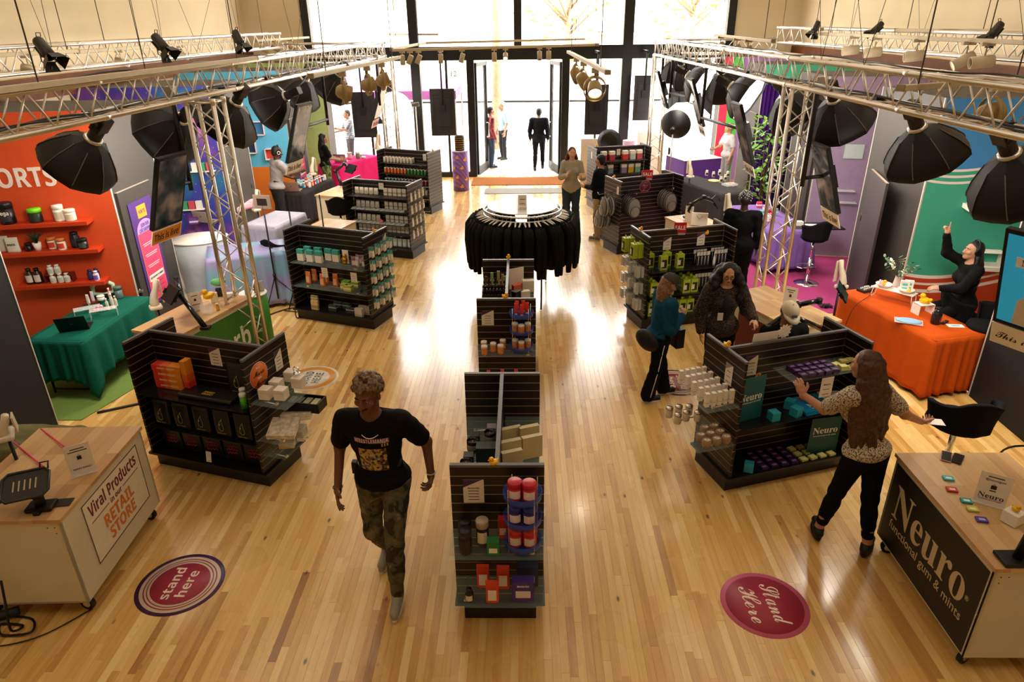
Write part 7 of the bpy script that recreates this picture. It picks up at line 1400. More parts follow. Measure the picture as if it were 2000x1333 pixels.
for i,(px,py,c,lb) in enumerate(((.1,.1,'e8b8c0','pink tub on the hot pink cloth'),(.25,-.05,'6f8a72','green-grey tub on the hot pink cloth'),(.5,.1,'90a85a','olive box on the hot pink cloth'),(.3,-.2,'dcd8e0','white papers on the hot pink cloth'))): spawn(jar_kit(.06,.16 if i < 2 else .05,c,'e6e0e0' if i < 2 else c,None),'tub',lb,'tub',TM_ @ T(px,py,.757))
# galaxy table goods
laptop(put(407,432,.905,R_(160)),'silver laptop on the white galaxy desk','a8988a','a8988a')
for i,(px,py,c) in enumerate(((380,437,'6a3a8a'),(388,432,'8a6a4a'))): spawn(box_kit(.14,.1,.1,c,'d8d0d8',(.3,.6)),'carton',('violet box of books at the left of the galaxy desk','brown box at the left of the galaxy desk')[i],'box',put(px,py,.902,.3))
for i,(px,py) in enumerate(((455,415),(475,408),(488,400))): spawn(box_kit(.3,.16,.08,'e6b8c4','c47a94',(.0,.3)),'carton',('nearest','middle','furthest')[i] + ' pink carton on the lilac cloth table','carton',put(px,py,.942,.9))
def tripod(x,y,h,lab,head=None):
 t = thing('light_stand',lab,'stand',T(x,y,0)); ob('pole',MB().cyl((0,0,.15),(0,0,h),.012),BLACK,t); ob('collar',MB().cyl((0,0,.5),(0,0,.56),.022),BLACK,t); ob('knob',MB().cyl((0,0,h * .6),(.04,0,h * .6),.01),BLACK,t)
 for a in (.3,2.4,4.5): ob('leg',MB().tube([(0,0,.5),(.42 * math.cos(a),.42 * math.sin(a),.012)],.01,6),BLACK,t)
 if head == 'tab': ob('tablet',MB().box((-.14,-.01,h - .05),(.14,.01,h + .15)),cm('8f7f70',.4),t,Matrix.Rotation(R_(-12),4,'Z')); ob('tablet_screen',MB().box((-.08,-.013,h),(.08,-.0105,h + .1)),cm('2b2420',.3),t,Matrix.Rotation(R_(-12),4,'Z'))
 if head == 'disc': ob('reflector',MB().lathe([(0,0),(.42,.02),(.45,.12),(.43,.12)],36,0,aim((0,0,h),(-.3,.9,.1)),caps=False),BLACK,t)
 return t
tripod(-3.82,9.95,1.62,'black light stand with a tablet in front of the lilac cloth','tab'); tripod(-3.25,10.9,1.55,'black light stand with cables beside the bar stool'); tripod(-3.55,10.25,1.45,'black stand behind the lilac cloth nearest the aisle')
cable([(-3.9,9.6,.012),(-3.6,9.9,.012),(-3.4,9.5,.012),(-3.2,9.9,.012),(-3.5,10.1,.012),(-3.3,9.7,.03),(-3.7,9.8,.012)],.008,'black cable tangle on the floor beside the teal box unit')
# white disc light left of the doorway and dark disc at right
t = thing('ring_diffuser','large round glowing white studio light left of the doorway','studio light',Matrix.Translation(Y(772,214,17.9))); ob('face',MB().lathe([(0,0),(.36,.0),(.42,.02)],36,0,aim((0,0,0),(.1,-.95,.1)),caps=False),mat('disc_glow',(1,.97,.9),.5,e=3,var=0),t); ob('rim',MB().tube([aim((0,0,0),(.1,-.95,.1)) @ Vector((.42 * math.cos(a),.42 * math.sin(a),0)) for a in [i * PI / 16 for i in range(32)]],.015,6,closed=True),BLACK,t)
ob('lamp_head',MB().cyl((.42,0,.1),(.6,0,.12),.05),cm('6a665e',.4),t); ob('stand_pole',MB().cyl((.5,.05,.1),(.5,.05,.01 - Y(772,214,17.9).z),.015),METAL,t)
t = thing('studio_light','round black studio light with a white glowing front, right of the doorway','studio light',Matrix.Translation(Y(1320,243,15.9))); A = aim((0,0,0),(.35,.9,.25)); ob('shell',MB().lathe([(.04,-.22),(.12,-.2),(.3,-.06),(.33,0)],28,0,A,caps=False),SB,t); ob('diffuser',MB().lathe([(0,0),(.33,0)],28,0,A,caps=False),mat('disc_glow',(1,.97,.9),.5,e=3,var=0),t); ob('lamp_head',MB().cyl((0,0,-.2),(0,0,-.42),.06,M=A),BLACK,t); ob('stand_pole',MB().cyl((-.1,-.25,-.1),(-.1,-.25,-1.5),.014),METAL,t)
t = thing('reflector_panel','big white glowing panel behind the round black studio light','studio light',Matrix.Translation(Y(1335,245,18.4)) ); A = aim((0,0,0),(.2,-.8,-.1)); ob('face',MB().prism([(.75 * math.cos(2 * PI * k / 8 + .4),.62 * math.sin(2 * PI * k / 8 + .4)) for k in range(8)],0,.02,0,A),mat('disc_glow',(1,.97,.9),.5,e=3,var=0),t); ob('stand_pole',MB().cyl((0,.06,-.5),(0,.06,-1.68),.014),METAL,t)
# more hanging screens and cards
hang_screen(X(1608,348,3.75) + Vector((.0,0,0)),(-.95,-.03,-.33),'tilted portrait screen hanging before the lilac wall with a cream sign',.5,.86,'efdcb8',pole=(3.5,8.7),k='bold')
SC2 = cm('1f8fb0',.2,e=.5)
hang_screen(X(2022,560,3.72),(-.85,-.45,-.25),'large bright screen cut by the right edge with a cream sign',.52,.8,'efdcb8',txt='This is live!',k='script',screen=SC2)
hang_screen(X(587,260,-3.55),(.92,-.2,-.33),'narrow tilted screen hanging before the sky blue wall with a cream sign',.5,.95,'efe0c4',pole=(-3.55,13.0),k='bold')
hang_screen(X(1448,262,3.35),(-.95,-.0,-.33),'slim tilted screen hanging before the grey closet near the purple drape',.5,.95,'d8ccc0',pole=(3.2,12.9),k='bold')
hang_screen(X(1357,200,3.25),(-.95,.02,-.33),'slim screen edge hanging above the violet plinth',.5,.9,'d8ccc0',pole=(3.15,15.6),k='bold')
hang_screen(X(745,195,-3.2),(.9,-.1,-.33),'white backed screen edge near the far left truss tower',.45,.9,'f0a8b0',pole=(-3.2,16.2),k='bold',screen=WHITE)
hang_screen(X(1290,175,3.0),(-.95,-.0,-.33),'thin dark screen hanging on the far right truss tower',.4,.8,None,pole=(3.1,16.4))
tent_card(T(RK[0] - .0,RK[1] - .25,1.44,0),.13,.22,'cream price sign standing on the round rack top',(('_',.7,.6,'bold'),('_',.4,.6,'bold')),icon=False)
tag(ob('glass_vase',MB().box((-.07,-.07,0),(.07,.07,.07)),CLR,None,T(RK[0],RK[1] - .33,1.441)),'clear glass block in front of the price sign on the rack top','block')
# tall plant beside purple drape
tp = thing('potted_tree','tall leafy green plant between the purple drape and the right truss tower','plant',T(5.05,14.6,0)); ob('pot',MB().lathe([(0,0),(.13,0),(.17,.3),(.15,.3),(.0,.26)],20,caps=False),cm('3a3230',.6),tp)
for i in range(3): ob('stem',MB().tube([(0,0,.25),(.05 * i - .05,.03 * i,1.0),(.1 * i - .1,-.05 * i,1.9)],[.02,.015,.008],6),cm('5a4a30',.8),tp)
lm = MB().add([(0,0,0),(.06,-.038,.006),(.16,0,0),(.06,.038,.006)],[(0,1,2,3)]).mesh('leaf',cm('6a9a38',.5,var=.3,sc=9))
for i in range(290): a = uni(0,6.28); r = uni(.02,.34); link('leaf',lm,T(r * math.cos(a),r * math.sin(a),uni(.55,2.2),a,uni(-.8,.8),uni(-.7,.7)),tp)
t = thing('potted_plant','small yellow-green plant behind the man in grey','plant',Matrix.Translation(G(497,385,0))); ob('pot',MB().lathe([(0,0),(.1,0),(.13,.25),(.11,.25)],16,caps=False),cm('5a3a2a',.6),t)
for i in range(60): a = uni(0,6.28); r = uni(.02,.2); link('leaf',lm,T(r * math.cos(a),r * math.sin(a),uni(.3,.7),a,uni(-.8,.8),uni(-.7,.7)),t)
tag(ob('pink_banner',MB().cyl((0,0,0),(0,0,1.15),.16,n=24),cm('e6b8d8',.5),None,T(*Y(1228,285,18.6).to_tuple()[:2],0)),'pink cylindrical column by the right window post','column')
t = thing('backboard','white backboard standing left of the pink column','board',T(*Y(1160,290,18.9).to_tuple()[:2],0)); ob('board',MB().box((-.35,0,0),(.3,.03,1.15)),cm('d8cfc4',.7),t)
t = thing('backboard','white backboard standing right of the pink column','board',T(*Y(1268,285,18.9).to_tuple()[:2],0)); ob('board',MB().box((-.33,0,0),(.38,.03,1.3)),cm('d8cfc4',.7),t)
tag(ob('speaker_disc',MB().lathe([(0,0),(.28,0),(.3,.05),(.2,.12)],28,0,aim(Y(1190,275,18.3),(-.2,-1,0)),caps=False).cyl(Y(1190,275,18.3) * 1,Vector((*Y(1190,275,18.3).to_tuple()[:2],0.01)),.015),BLACK,None),'dark round reflector behind the person in the navy jacket','reflector')
# ================================================================== people: smooth distance-field figures
def snet(F,org,h):
 s = F < 0; n = [F[i:F.shape[0] - 1 + i,j:F.shape[1] - 1 + j,k:F.shape[2] - 1 + k] for i in (0,1) for j in (0,1) for k in (0,1)]
 c = sum((q < 0).astype(np.int8) for q in n); mask = (c > 0) & (c < 8); idx = -np.ones(mask.shape,int); ijk = np.argwhere(mask); idx[mask] = np.arange(len(ijk))
 V = np.stack([q[mask] for q in n],1); CO = np.array([(i,j,k) for i in (0,1) for j in (0,1) for k in (0,1)],float); P = np.zeros((len(ijk),3)); W = np.zeros(len(ijk))
 for a in range(8):
  for b in range(a + 1,8):
   if abs(CO[a] - CO[b]).sum() != 1: continue
   x = (V[:,a] < 0) != (V[:,b] < 0); t = V[x,a] / (V[x,a] - V[x,b]); P[x] += CO[a] + t[:,None] * (CO[b] - CO[a]); W[x] += 1
 P /= W[:,None]; verts = org + (ijk + P) * h; faces = []
 for ax in range(3):
  sl0 = [slice(1,-1)] * 3; sl0[ax] = slice(0,-1); sl1 = [slice(1,-1)] * 3; sl1[ax] = slice(1,None)
  A = s[tuple(sl0)]; B = s[tuple(sl1)]; e = np.argwhere(A != B);
  if not len(e): continue
  e0 = e.copy()
  for q in range(3):
   if q != ax: e0[:,q] += 1
  u,v = [(1,2),(2,0),(0,1)][ax]; du = np.zeros(3,int); du[u] = 1; dv = np.zeros(3,int); dv[v] = 1
  g = lambda o: idx[tuple((e0 - o).T)]
  q = np.stack([g(du + dv),g(dv),g(0 * du),g(du)],1); fl = A[tuple(e.T)]; q[~fl] = q[~fl][:,::-1]; faces.append(q)
 f = np.concatenate(faces); f = f[(f >= 0).all(1)]; return verts,f
def field(prims,vox,k=.03,wr=0,seed=0):
 lo = np.array([1e9] * 3); hi = -lo
 for p in prims:
  if p[0] == 'c': a,ra,b,rb = p[1:5]; pts = [(a,ra),(b,rb)]
  else: pts = [(p[1],max(p[2]))]
  for q,r in pts: lo = np.minimum(lo,np.array(q) - r); hi = np.maximum(hi,np.array(q) + r)
 lo -= 3 * vox + .02; hi += 3 * vox + .02; n = np.ceil((hi - lo) / vox).astype(int) + 1
 X_,Y_,Z_ = [lo[i] + np.arange(n[i]) * vox for i in range(3)]; X_,Y_,Z_ = np.meshgrid(X_,Y_,Z_,indexing='ij'); D = np.full(X_.shape,1e3)
 for p in prims:
  kk = k; sub = False
  if p[0] == 'c':
   a,ra,b,rb = p[1:5]; a = np.array(a,float); b = np.array(b,float); d = b - a; L = max(d @ d,1e-9)
   t = np.clip(((X_ - a[0]) * d[0] + (Y_ - a[1]) * d[1] + (Z_ - a[2]) * d[2]) / L,0,1)
   q = np.sqrt((X_ - a[0] - t * d[0]) ** 2 + (Y_ - a[1] - t * d[1]) ** 2 + (Z_ - a[2] - t * d[2]) ** 2) - (ra + (rb - ra) * t)
   if len(p) > 5: kk = p[5]
  else:
   c,r = p[1],p[2]; Rm = np.array(p[3]) if len(p) > 3 and p[3] is not None else np.eye(3); x,y,z = X_ - c[0],Y_ - c[1],Z_ - c[2]
   u = [Rm[0,i] * x + Rm[1,i] * y + Rm[2,i] * z for i in range(3)]
   k0 = np.sqrt(sum((u[i] / r[i]) ** 2 for i in range(3))) + 1e-9; k1 = np.sqrt(sum((u[i] / r[i] ** 2) ** 2 for i in range(3))) + 1e-9; q = k0 * (k0 - 1) / k1
   if len(p) > 4: kk = p[4]
   if p[0] == 's': sub = True
  if sub: D = np.maximum(D,-q)
  else: hh = np.clip(.5 + .5 * (D - q) / kk,0,1); D = np.where(D > 100,q,D * (1 - hh) + q * hh - kk * hh * (1 - hh))
 if wr: D = D + wr * (np.sin(X_ * 41 + 3 * np.sin(Z_ * 17 + seed)) * np.sin(Z_ * 33 + 2.5 * np.sin(Y_ * 23)) + .6 * np.sin(Y_ * 60 + Z_ * 47 + seed))
 return snet(D,lo,vox)
def fmesh(name,sets,m,colorfn=None):
 vs = []; fs = []; o = 0
 for v,f in sets: vs.append(v); fs.append(f + o); o += len(v)
 v = np.concatenate(vs); f = np.concatenate(fs); me = bpy.data.meshes.new(name); me.vertices.add(len(v)); me.vertices.foreach_set('co',v.reshape(-1)); me.loops.add(len(f) * 4); me.loops.foreach_set('vertex_index',f.reshape(-1))
 me.polygons.add(len(f)); me.polygons.foreach_set('loop_start',np.arange(len(f)) * 4); me.polygons.foreach_set('loop_total',np.full(len(f),4)); me.polygons.foreach_set('use_smooth',np.ones(len(f),bool)); me.update(); me.validate()
 for q in (m if isinstance(m,(list,tuple)) else [m]): me.materials.append(q)
 return me
V3 = lambda *a: np.array(a,float)
def hand(w,d,pn,s,curl=.5,thumb=1,pose=None):
 # w wrist, d direction of the fingers, pn palm normal (side the fingers close to), thumb = +1/-1 side
 d = d / np.linalg.norm(d); pn = pn - d * (pn @ d); pn /= np.linalg.norm(pn); sd = np.cross(d,pn) * thumb
 P = [('e',w + d * .045 * s,(.04 * s,.05 * s,.017 * s),np.stack([sd,d,pn],1),.012),('c',w - d * .02 * s,.025 * s,w + d * .02 * s,.028 * s,.015)]
 for i,(o,L) in enumerate(((.03,.072),(.01,.08),(-.011,.074),(-.03,.058))):
  c = curl if pose is None else pose[i]; b = w + d * .085 * s + sd * o * s; q = b; ang = .25 * c
  for j,f in enumerate((.45,.32,.23)):
   ang += c * (.75,.9,.6)[j]; dd = d * math.cos(ang) + pn * math.sin(ang); e = q + dd * L * f * s; P.append(('c',q,(.0092 - .001 * j) * s,e,(.0085 - .001 * j) * s,.004)); q = e
 b = w + d * .025 * s + sd * .03 * s; e = b + (sd * .75 + d * .6 + pn * .3) * .036 * s; P.append(('c',b,.014 * s,e,.0105 * s,.01)); e2 = e + (d * .8 + sd * .25 + pn * .4) * .036 * s; P.append(('c',e,.0105 * s,e2,.008 * s,.005)); return P
def person(lab,foot,h,yaw,skin,top=None,bot=None,shoe='1a1816',hair='1a1210',hairstyle='short',j={},sex='m',sleeve='short',lean=(0,0),hy=0,hp=0,fine=1,bl=1.0,coat=None,skirt=False,hands=None,cap=None,wr=.003,hem=None,seated=False):
 k = h / 1.75; f = Vector((math.cos(R_(yaw)),math.sin(R_(yaw)),0)); r = Vector((f.y,-f.x,0)); M = Matrix((r,f,(0,0,1))).transposed().to_4x4(); M.translation = Vector((foot[0],foot[1],foot[2] if len(foot) > 2 else 0)); t = thing('person',lab,'person',M)
 sw = (.185 if sex == 'm' else .162) * bl; hwd = .095; lx,ly = lean
 J = dict(P=(0,0,.93),hR=(hwd,0,.92),hL=(-hwd,0,.92),kR=(.1,.02,.49),kL=(-.1,.02,.49),aR=(.1,-.02,.09),aL=(-.1,-.02,.09),C=(lx * .7,ly * .7,1.27),N=(lx,ly,1.47),sR=(lx + sw,ly,1.42),sL=(lx - sw,ly,1.42),H=(lx * 1.15,ly * 1.15 + .03,1.635))
 J.update(eR=(J['sR'][0] + .05,ly - .02,1.12),eL=(J['sL'][0] - .05,ly - .02,1.12),wR=(J['sR'][0] + .06,ly + .08,.88),wL=(J['sL'][0] - .06,ly + .08,.88),dR=(0,.1,-1),dL=(0,.1,-1),pR=(-1,0,0),pL=(1,0,0),fR=(.03,1,0),fL=(-.03,1,0)); J.update(j); J = {q: V3(*v) * (k if q[0] not in 'dpf' else 1) for q,v in J.items()}
 tw = 1.0 if sex == 'm' else .86; vx = {2: .009,1: .013,0: .018}[fine]; fv = {2: .0042,1: .006,0: .01}[fine]
 up = J['N'] - J['P']; up /= np.linalg.norm(up); rt = J['sR'] - J['sL']; rt -= up * (rt @ up); rt /= np.linalg.norm(rt); fw = np.cross(up,rt); TR = np.stack([rt,fw,up],1)
 def torso(g=0,low=True):
  P = [('e',J['C'] + up * .0 * k,((.155 * tw * bl + g) * k,(.108 * bl + g) * k,(.2 + g) * k),TR,.06),('e',J['C'] + up * .11 * k,((.15 * tw * bl + g) * k,(.08 + g) * k,(.085 + g) * k),TR,.05),('c',J['sR'] - rt * .05 * k,(.062 + g) * k,J['sL'] + rt * .05 * k,(.062 + g) * k,.05),
   ('e',J['P'] + up * .14 * k,((.13 * tw * bl + g) * k,(.095 * bl + g) * k,(.16 + g) * k),TR,.06)]
  if low: P.append(('e',J['P'] + up * .0,((.155 * (1 if sex == 'm' else 1.08) * bl + g) * k,(.115 * bl + g) * k,(.12 + g) * k),TR,.05))
  if sex == 'f':
   for s_ in (-1,1): P.append(('e',J['C'] + rt * .07 * s_ * k + fw * .075 * k + up * .0,((.062 + g) * k,) * 3,None,.04))
  return P
 def limb(a,b,c,ra,rb,rc,g=0): return [('c',J[a],(ra + g) * k,J[b],(rb + g) * k,.03),('c',J[b],(rb + g) * k,J[c],(rc + g) * k,.03)]
 B = torso() + [('c',J['N'] - up * .04 * k,.06 * k,J['H'] - V3(0,.01,.06) * k,.052 * k,.03)]
 for s_ in 'RL': B += limb('s' + s_,'e' + s_,'w' + s_,.05 * tw * bl,.038,.027) + limb('h' + s_,'k' + s_,'a' + s_,.085 * bl,.056,.038) + [('c',J['k' + s_] * .7 + J['a' + s_] * .3 - J['f' + s_] * .012 * k,.055 * k,J['k' + s_] * .35 + J['a' + s_] * .65,.045 * k,.03),('c',J['a' + s_] - V3(0,0,.045) * k,.03 * k,J['a' + s_] - V3(0,0,.055) * k + J['f' + s_] * .13 * k,.028 * k,.03)]
 # head
 hyr = R_(hy); fh = V3(math.sin(hyr),math.cos(hyr),0); rh = V3(math.cos(hyr),-math.sin(hyr),0); fh = fh * math.cos(R_(hp)) + V3(0,0,math.sin(R_(hp))); uh = np.cross(rh,fh); HR = np.stack([rh,fh,uh],1); H = J['H']; q = lambda x,y,z: H + (rh * x + fh * y + uh * z) * k
 Hd = [('e',q(0,-.012,.03),(.076 * k,.096 * k,.088 * k),HR,.03),('e',q(0,.022,-.035),(.06 * k,.07 * k,.075 * k),HR,.03),('e',q(0,.062,-.086),(.036 * k,.034 * k,.03 * k),HR,.02),('c',q(0,.09,.008),.009 * k,q(0,.112,-.03),.014 * k,.008),('e',q(.014,.1,-.033),(.01 * k,) * 3,None,.006),('e',q(-.014,.1,-.033),(.01 * k,) * 3,None,.006),
  ('e',q(.042,.068,-.02),(.024 * k,.02 * k,.022 * k),HR,.02),('e',q(-.042,.068,-.02),(.024 * k,.02 * k,.022 * k),HR,.02),('c',q(-.04,.08,.027),.009 * k,q(.04,.08,.027),.009 * k,.015),('c',q(-.018,.09,-.057),.006 * k,q(.018,.09,-.057),.006 * k,.008),('c',q(-.014,.088,-.069),.007 * k,q(.014,.088,-.069),.007 * k,.008),
  ('e',q(.078,-.005,-.005),(.01 * k,.018 * k,.03 * k),HR,.006),('e',q(-.078,-.005,-.005),(.01 * k,.018 * k,.03 * k),HR,.006),('c',q(0,-.02,-.06),.052 * k,J['N'] + up * .02 * k,.054 * k,.02),('s',q(.031,.1,.006),(.017 * k,.014 * k,.01 * k),HR),('s',q(-.031,.1,.006),(.017 * k,.014 * k,.01 * k),HR)]
 sets = [field(B,vx,.03),field(Hd,fv,.015)]
 for s_,th in (('R',1),('L',-1)):
  if hands and hands.get(s_) == 0: continue
  hd_ = (hands or {}).get(s_,.35); sets.append(field(hand(J['w' + s_],J['d' + s_],J['p' + s_],k,hd_ if not isinstance(hd_,(list,tuple)) else .4,th,hd_ if isinstance(hd_,(list,tuple)) else None),fv,.006))
 SK = cm(skin,.5,var=.06); link('body',fmesh('body',sets,SK),None,t)
 for s_ in (-1,1):
  if fine: ob('eye',MB().ell(q(.031 * s_,.0735,.004),(.0115 * k,) * 3,nu=12,nv=8).ell(q(.031 * s_,.081,.003),(.0062 * k,) * 3,1,nu=8,nv=6),[cm('a89c90',.4),cm('1c1210',.3)],t)
  ob('eyebrow',MB().tube([q(.015 * s_,.091,.026),q(.032 * s_,.09,.031),q(.048 * s_,.078,.027)],[.003 * k,.004 * k,.002 * k],5),cm(hair if hairstyle != 'curly' else '1a1210',.8),t)
 ob('lips',MB().tube([q(-.024,.086,-.061),q(-.01,.095,-.059),q(0,.0955,-.0605),q(.01,.095,-.059),q(.024,.086,-.061)],[.002 * k,.0045 * k,.004 * k,.0045 * k,.002 * k],6).tube([q(-.02,.086,-.064),q(0,.095,-.069),q(.02,.086,-.064)],[.002 * k,.006 * k,.002 * k],6),cm('7a3a34' if skin > 'a' else '4a2420',.4),t)
 # clothes
 if bot:
  Bt = torso(.014)[3:5]
  for s_ in 'RL':
   g = .02 if hem and hem > 0 else .006; end = J['a' + s_] + V3(0,0,.02) * k if not hem or hem > 0 else J['a' + s_] * .8 + J['k' + s_] * .2
   Bt += [('c',J['h' + s_],(.092 * bl + g) * k,J['k' + s_],(.058 + g) * k,.03),('c',J['k' + s_],(.058 + g) * k,end,(.042 + g + (hem if hem and hem > 0 else 0)) * k,.03)]
  for s_ in 'RL': Bt.append(('c',J['k' + s_] * .7 + J['a' + s_] * .3 - J['f' + s_] * .012 * k,.061 * k,J['k' + s_] * .35 + J['a' + s_] * .65 if hem != -1 else J['k' + s_] * .45 + J['a' + s_] * .55,.051 * k,.03))
  if skirt: Bt += [('e',(J['kR'] + J['kL']) / 2,(.2 * k,.17 * k,.5 * k),None,.1)]
  link('trousers' if not skirt else 'skirt',fmesh('trousers',[field(Bt,vx * .9,.03,wr,1)],CLM[bot] if bot in CLM else cloth('cl_' + bot,bot)),None,t)
 if top:
  Tp = [p for p in torso(.014,coat is not None)]
  gc = .045 if coat else .038; Tp.append(('e',J['P'] + up * (.02 if coat else .03) * k,((.155 * bl + gc) * k,(.112 * bl + gc) * k,(.15 if coat else .1) * k),TR,.05))
  for s_ in 'RL':
   g = .016; e = J['e' + s_]; S_ = J['s' + s_]
   if sleeve == 'short': m_ = S_ + (e - S_) * .72; Tp += [('c',S_,(.055 * tw * bl + g) * k,m_,(.052 * bl + g) * k,.03)]
   elif sleeve == 'none': pass
   else: w_2 = e + (J['w' + s_] - e) * .93; gg = .022 if sleeve == 'long' else .045; Tp += [('c',S_,(.055 * tw * bl + gg) * k,e,(.042 + gg) * k,.03),('c',e,(.042 + gg) * k,w_2,(.028 + gg * .7) * k,.03)]
  Tp.append(('s',J['N'] + up * .06 * k + fw * .03 * k,((.085 if sex == 'm' else .1) * k,.1 * k,.085 * k),TR))
  nm = 'shirt' if not coat else 'jacket'
  link(nm,fmesh(nm,[field(Tp,vx * .9,.03,wr,2)],CLM[top] if top in CLM else cloth('cl_' + top,top)),None,t)
 for s_ in 'RL':
  a = J['a' + s_]; d = J['f' + s_]; d = d / np.linalg.norm(d); b = a - V3(0,0,.035) * k
  sh = field([('c',b - d * .035 * k,.04 * k,b + d * .15 * k,.034 * k,.02),('e',a - V3(0,0,.01) * k,(.045 * k,) * 3,None,.02),('c',b - d * .03 * k - V3(0,0,.03) * k,.028 * k,b + d * .16 * k - V3(0,0,.032) * k,.026 * k,.01)],.009,.02)
  so = link('shoe',fmesh('shoe',[sh],cm(shoe,.55)),None,t)
  sl = MB(); sdv = np.cross(d,V3(0,0,1)); c0 = b - V3(0,0,.05) * k
  ring = [c0 + d * (.06 + .13 * math.cos(x_)) * k + sdv * .044 * math.sin(x_) * k for x_ in [i * PI / 9 for i in range(18)]]
  sl.add([tuple(p) for p in ring] + [tuple(p + V3(0,0,.02) * k) for p in ring],[tuple(range(18))[::-1],tuple(range(18,36))] + [(i,(i + 1) % 18,18 + (i + 1) % 18,18 + i) for i in range(18)]); ob('sole',sl,cm('d8cfc0' if shoe not in ('0c0a0a','0f0e0e') else '0c0a0a',.6),so)
 # hair
 HM_ = mat('hair_' + hair,hx(hair),.55,var=.5 if hairstyle != 'curly' else .92,sc=55,bump=.5); hs = None
 cap0 = [('e',q(0,-.025,.045),(.083 * k,.098 * k,.085 * k),HR,.02),('e',q(0,-.06,-.01),(.075 * k,.06 * k,.08 * k),HR,.02)]
 if hairstyle == 'short': hs = cap0 + [('s',q(0,.11,-.02),(.08 * k,.06 * k,.07 * k),HR)]
 elif hairstyle == 'curly':
  hs = []; rg = random.Random(3)
  for i in range(230):
   a = rg.uniform(0,2 * PI); zz = rg.uniform(-.35,1); rr = math.sqrt(1 - zz * zz) if zz < 1 else 0; y_ = math.sin(a) * rr
   if y_ > .45 and zz < .35: continue
   hs.append(('e',q(.093 * rr * math.cos(a),-.018 + .108 * y_,.05 + .095 * zz),(.015 * k,) * 3,None,.004))
  hs.append(('e',q(0,-.025,.045),(.088 * k,.102 * k,.09 * k),HR,.01)); hs.append(('s',q(0,.13,.0),(.08 * k,.06 * k,.05 * k),HR))
 elif hairstyle in ('long','longwavy','bigcurl','straight'):
  Lh = {'long': .36,'longwavy': .66,'bigcurl': .38,'straight': .5}[hairstyle]; wv = {'long': .0,'longwavy': .012,'bigcurl': .02,'straight': .0}[hairstyle]; fat = {'bigcurl': 1.5,'longwavy': 1.15}.get(hairstyle,1)
  hs = list(cap0); rg = random.Random(5)
  for i in range(26 if hairstyle != 'bigcurl' else 34):
   a = -PI * .5 + (i / (25 if hairstyle != 'bigcurl' else 33) - .5) * ({'long': 2.9,'straight': 3.2,'bigcurl': 3.9}.get(hairstyle,3.2)); p0 = q(.07 * math.cos(a),-.02 + .07 * math.sin(a),.03); ln = Lh * rg.uniform(.85,1.05)
   for s0 in range(5):
    f0 = s0 / 5; f1 = (s0 + 1) / 5; ex = lambda f_: (.055 + .05 * min(1,f_ * 2.2)) * fat
    back = 0 if hairstyle != 'longwavy' else -.07
    pp = lambda f_: J['H'] + (rh * ex(f_) * 1.12 * math.cos(a) + fh * (-.02 + back * f_ + ex(f_) * 1.15 * math.sin(a))) * k + V3(wv * math.sin(f_ * 9 + i),wv * math.cos(f_ * 8 + i * 2),.03 - ln * f_) * k - up * 0
    hs.append(('c',pp(f0),(.026 * fat) * k,pp(f1),(.024 if s0 < 4 else .012) * fat * k,.012))
  hs.append(('s',q(0,.13,-.015),(.066 * k,.095 * k,.095 * k),HR))
 if hs: link('hair',fmesh('hair',[field(hs,.0075 if fine == 2 else .011,.012,.0025 if hairstyle != 'short' else .001,4)],HM_),None,t)
 return t,M,J,q,k,dict(rt=rt,fw=fw,up=up,HR=HR)
def camo(nt,b):
 N = nt.nodes; L = nt.links; tc = N.new('ShaderNodeTexCoord'); nz = N.new('ShaderNodeTexNoise'); nz.inputs['Scale'].default_value = 9; nz.inputs['Detail'].default_value = 2; nz.inputs['Distortion'].default_value = 1; L.new(tc.outputs['Object'],nz.inputs[0]); cr = N.new('ShaderNodeValToRGB'); cr.color_ramp.interpolation = 'CONSTANT'; e = cr.color_ramp.elements; e[0].color = (*hx('2a2418'),1); e[1].position = .6; e[1].color = (*hx('7a6c4c'),1)
 for p,c in ((.42,'4a4a30'),(.5,'5e5236')): q = e.new(p); q.color = (*hx(c),1)
 L.new(nz.outputs['Fac'],cr.inputs[0]); L.new(cr.outputs[0],b.inputs['Base Color']); b.inputs['Roughness'].default_value = .9
def speck(c1,c2,sc,th=.5):
 def fn(nt,b):
  N = nt.nodes; L = nt.links; tc = N.new('ShaderNodeTexCoord'); nz = N.new('ShaderNodeTexNoise'); nz.inputs['Scale'].default_value = sc; nz.inputs['Detail'].default_value = 1; L.new(tc.outputs['Object'],nz.inputs[0]); cr = N.new('ShaderNodeValToRGB'); cr.color_ramp.interpolation = 'CONSTANT'; e = cr.color_ramp.elements; e[0].color = (*hx(c1),1); e[1].position = th; e[1].color = (*hx(c2),1); L.new(nz.outputs['Fac'],cr.inputs[0]); L.new(cr.outputs[0],b.inputs['Base Color']); b.inputs['Roughness'].default_value = .9
 return fn
def plaid(c1,c2):
 def fn(nt,b):
  N = nt.nodes; L = nt.links; tc = N.new('ShaderNodeTexCoord'); w1 = N.new('ShaderNodeTexWave'); w1.inputs['Scale'].default_value = 6; w2 = N.new('ShaderNodeTexWave'); w2.inputs['Scale'].default_value = 6; w2.bands_direction = 'Z'; mx = N.new('ShaderNodeMath'); mx.operation = 'MULTIPLY'; L.new(tc.outputs['Object'],w1.inputs[0]); L.new(tc.outputs['Object'],w2.inputs[0]); L.new(w1.outputs['Fac'],mx.inputs[0]); L.new(w2.outputs['Fac'],mx.inputs[1]); cr = N.new('ShaderNodeValToRGB'); e = cr.color_ramp.elements; e[0].color = (*hx(c1),1); e[1].position = .7; e[1].color = (*hx(c2),1); L.new(mx.outputs[0],cr.inputs[0]); L.new(cr.outputs[0],b.inputs['Base Color'])
 return fn
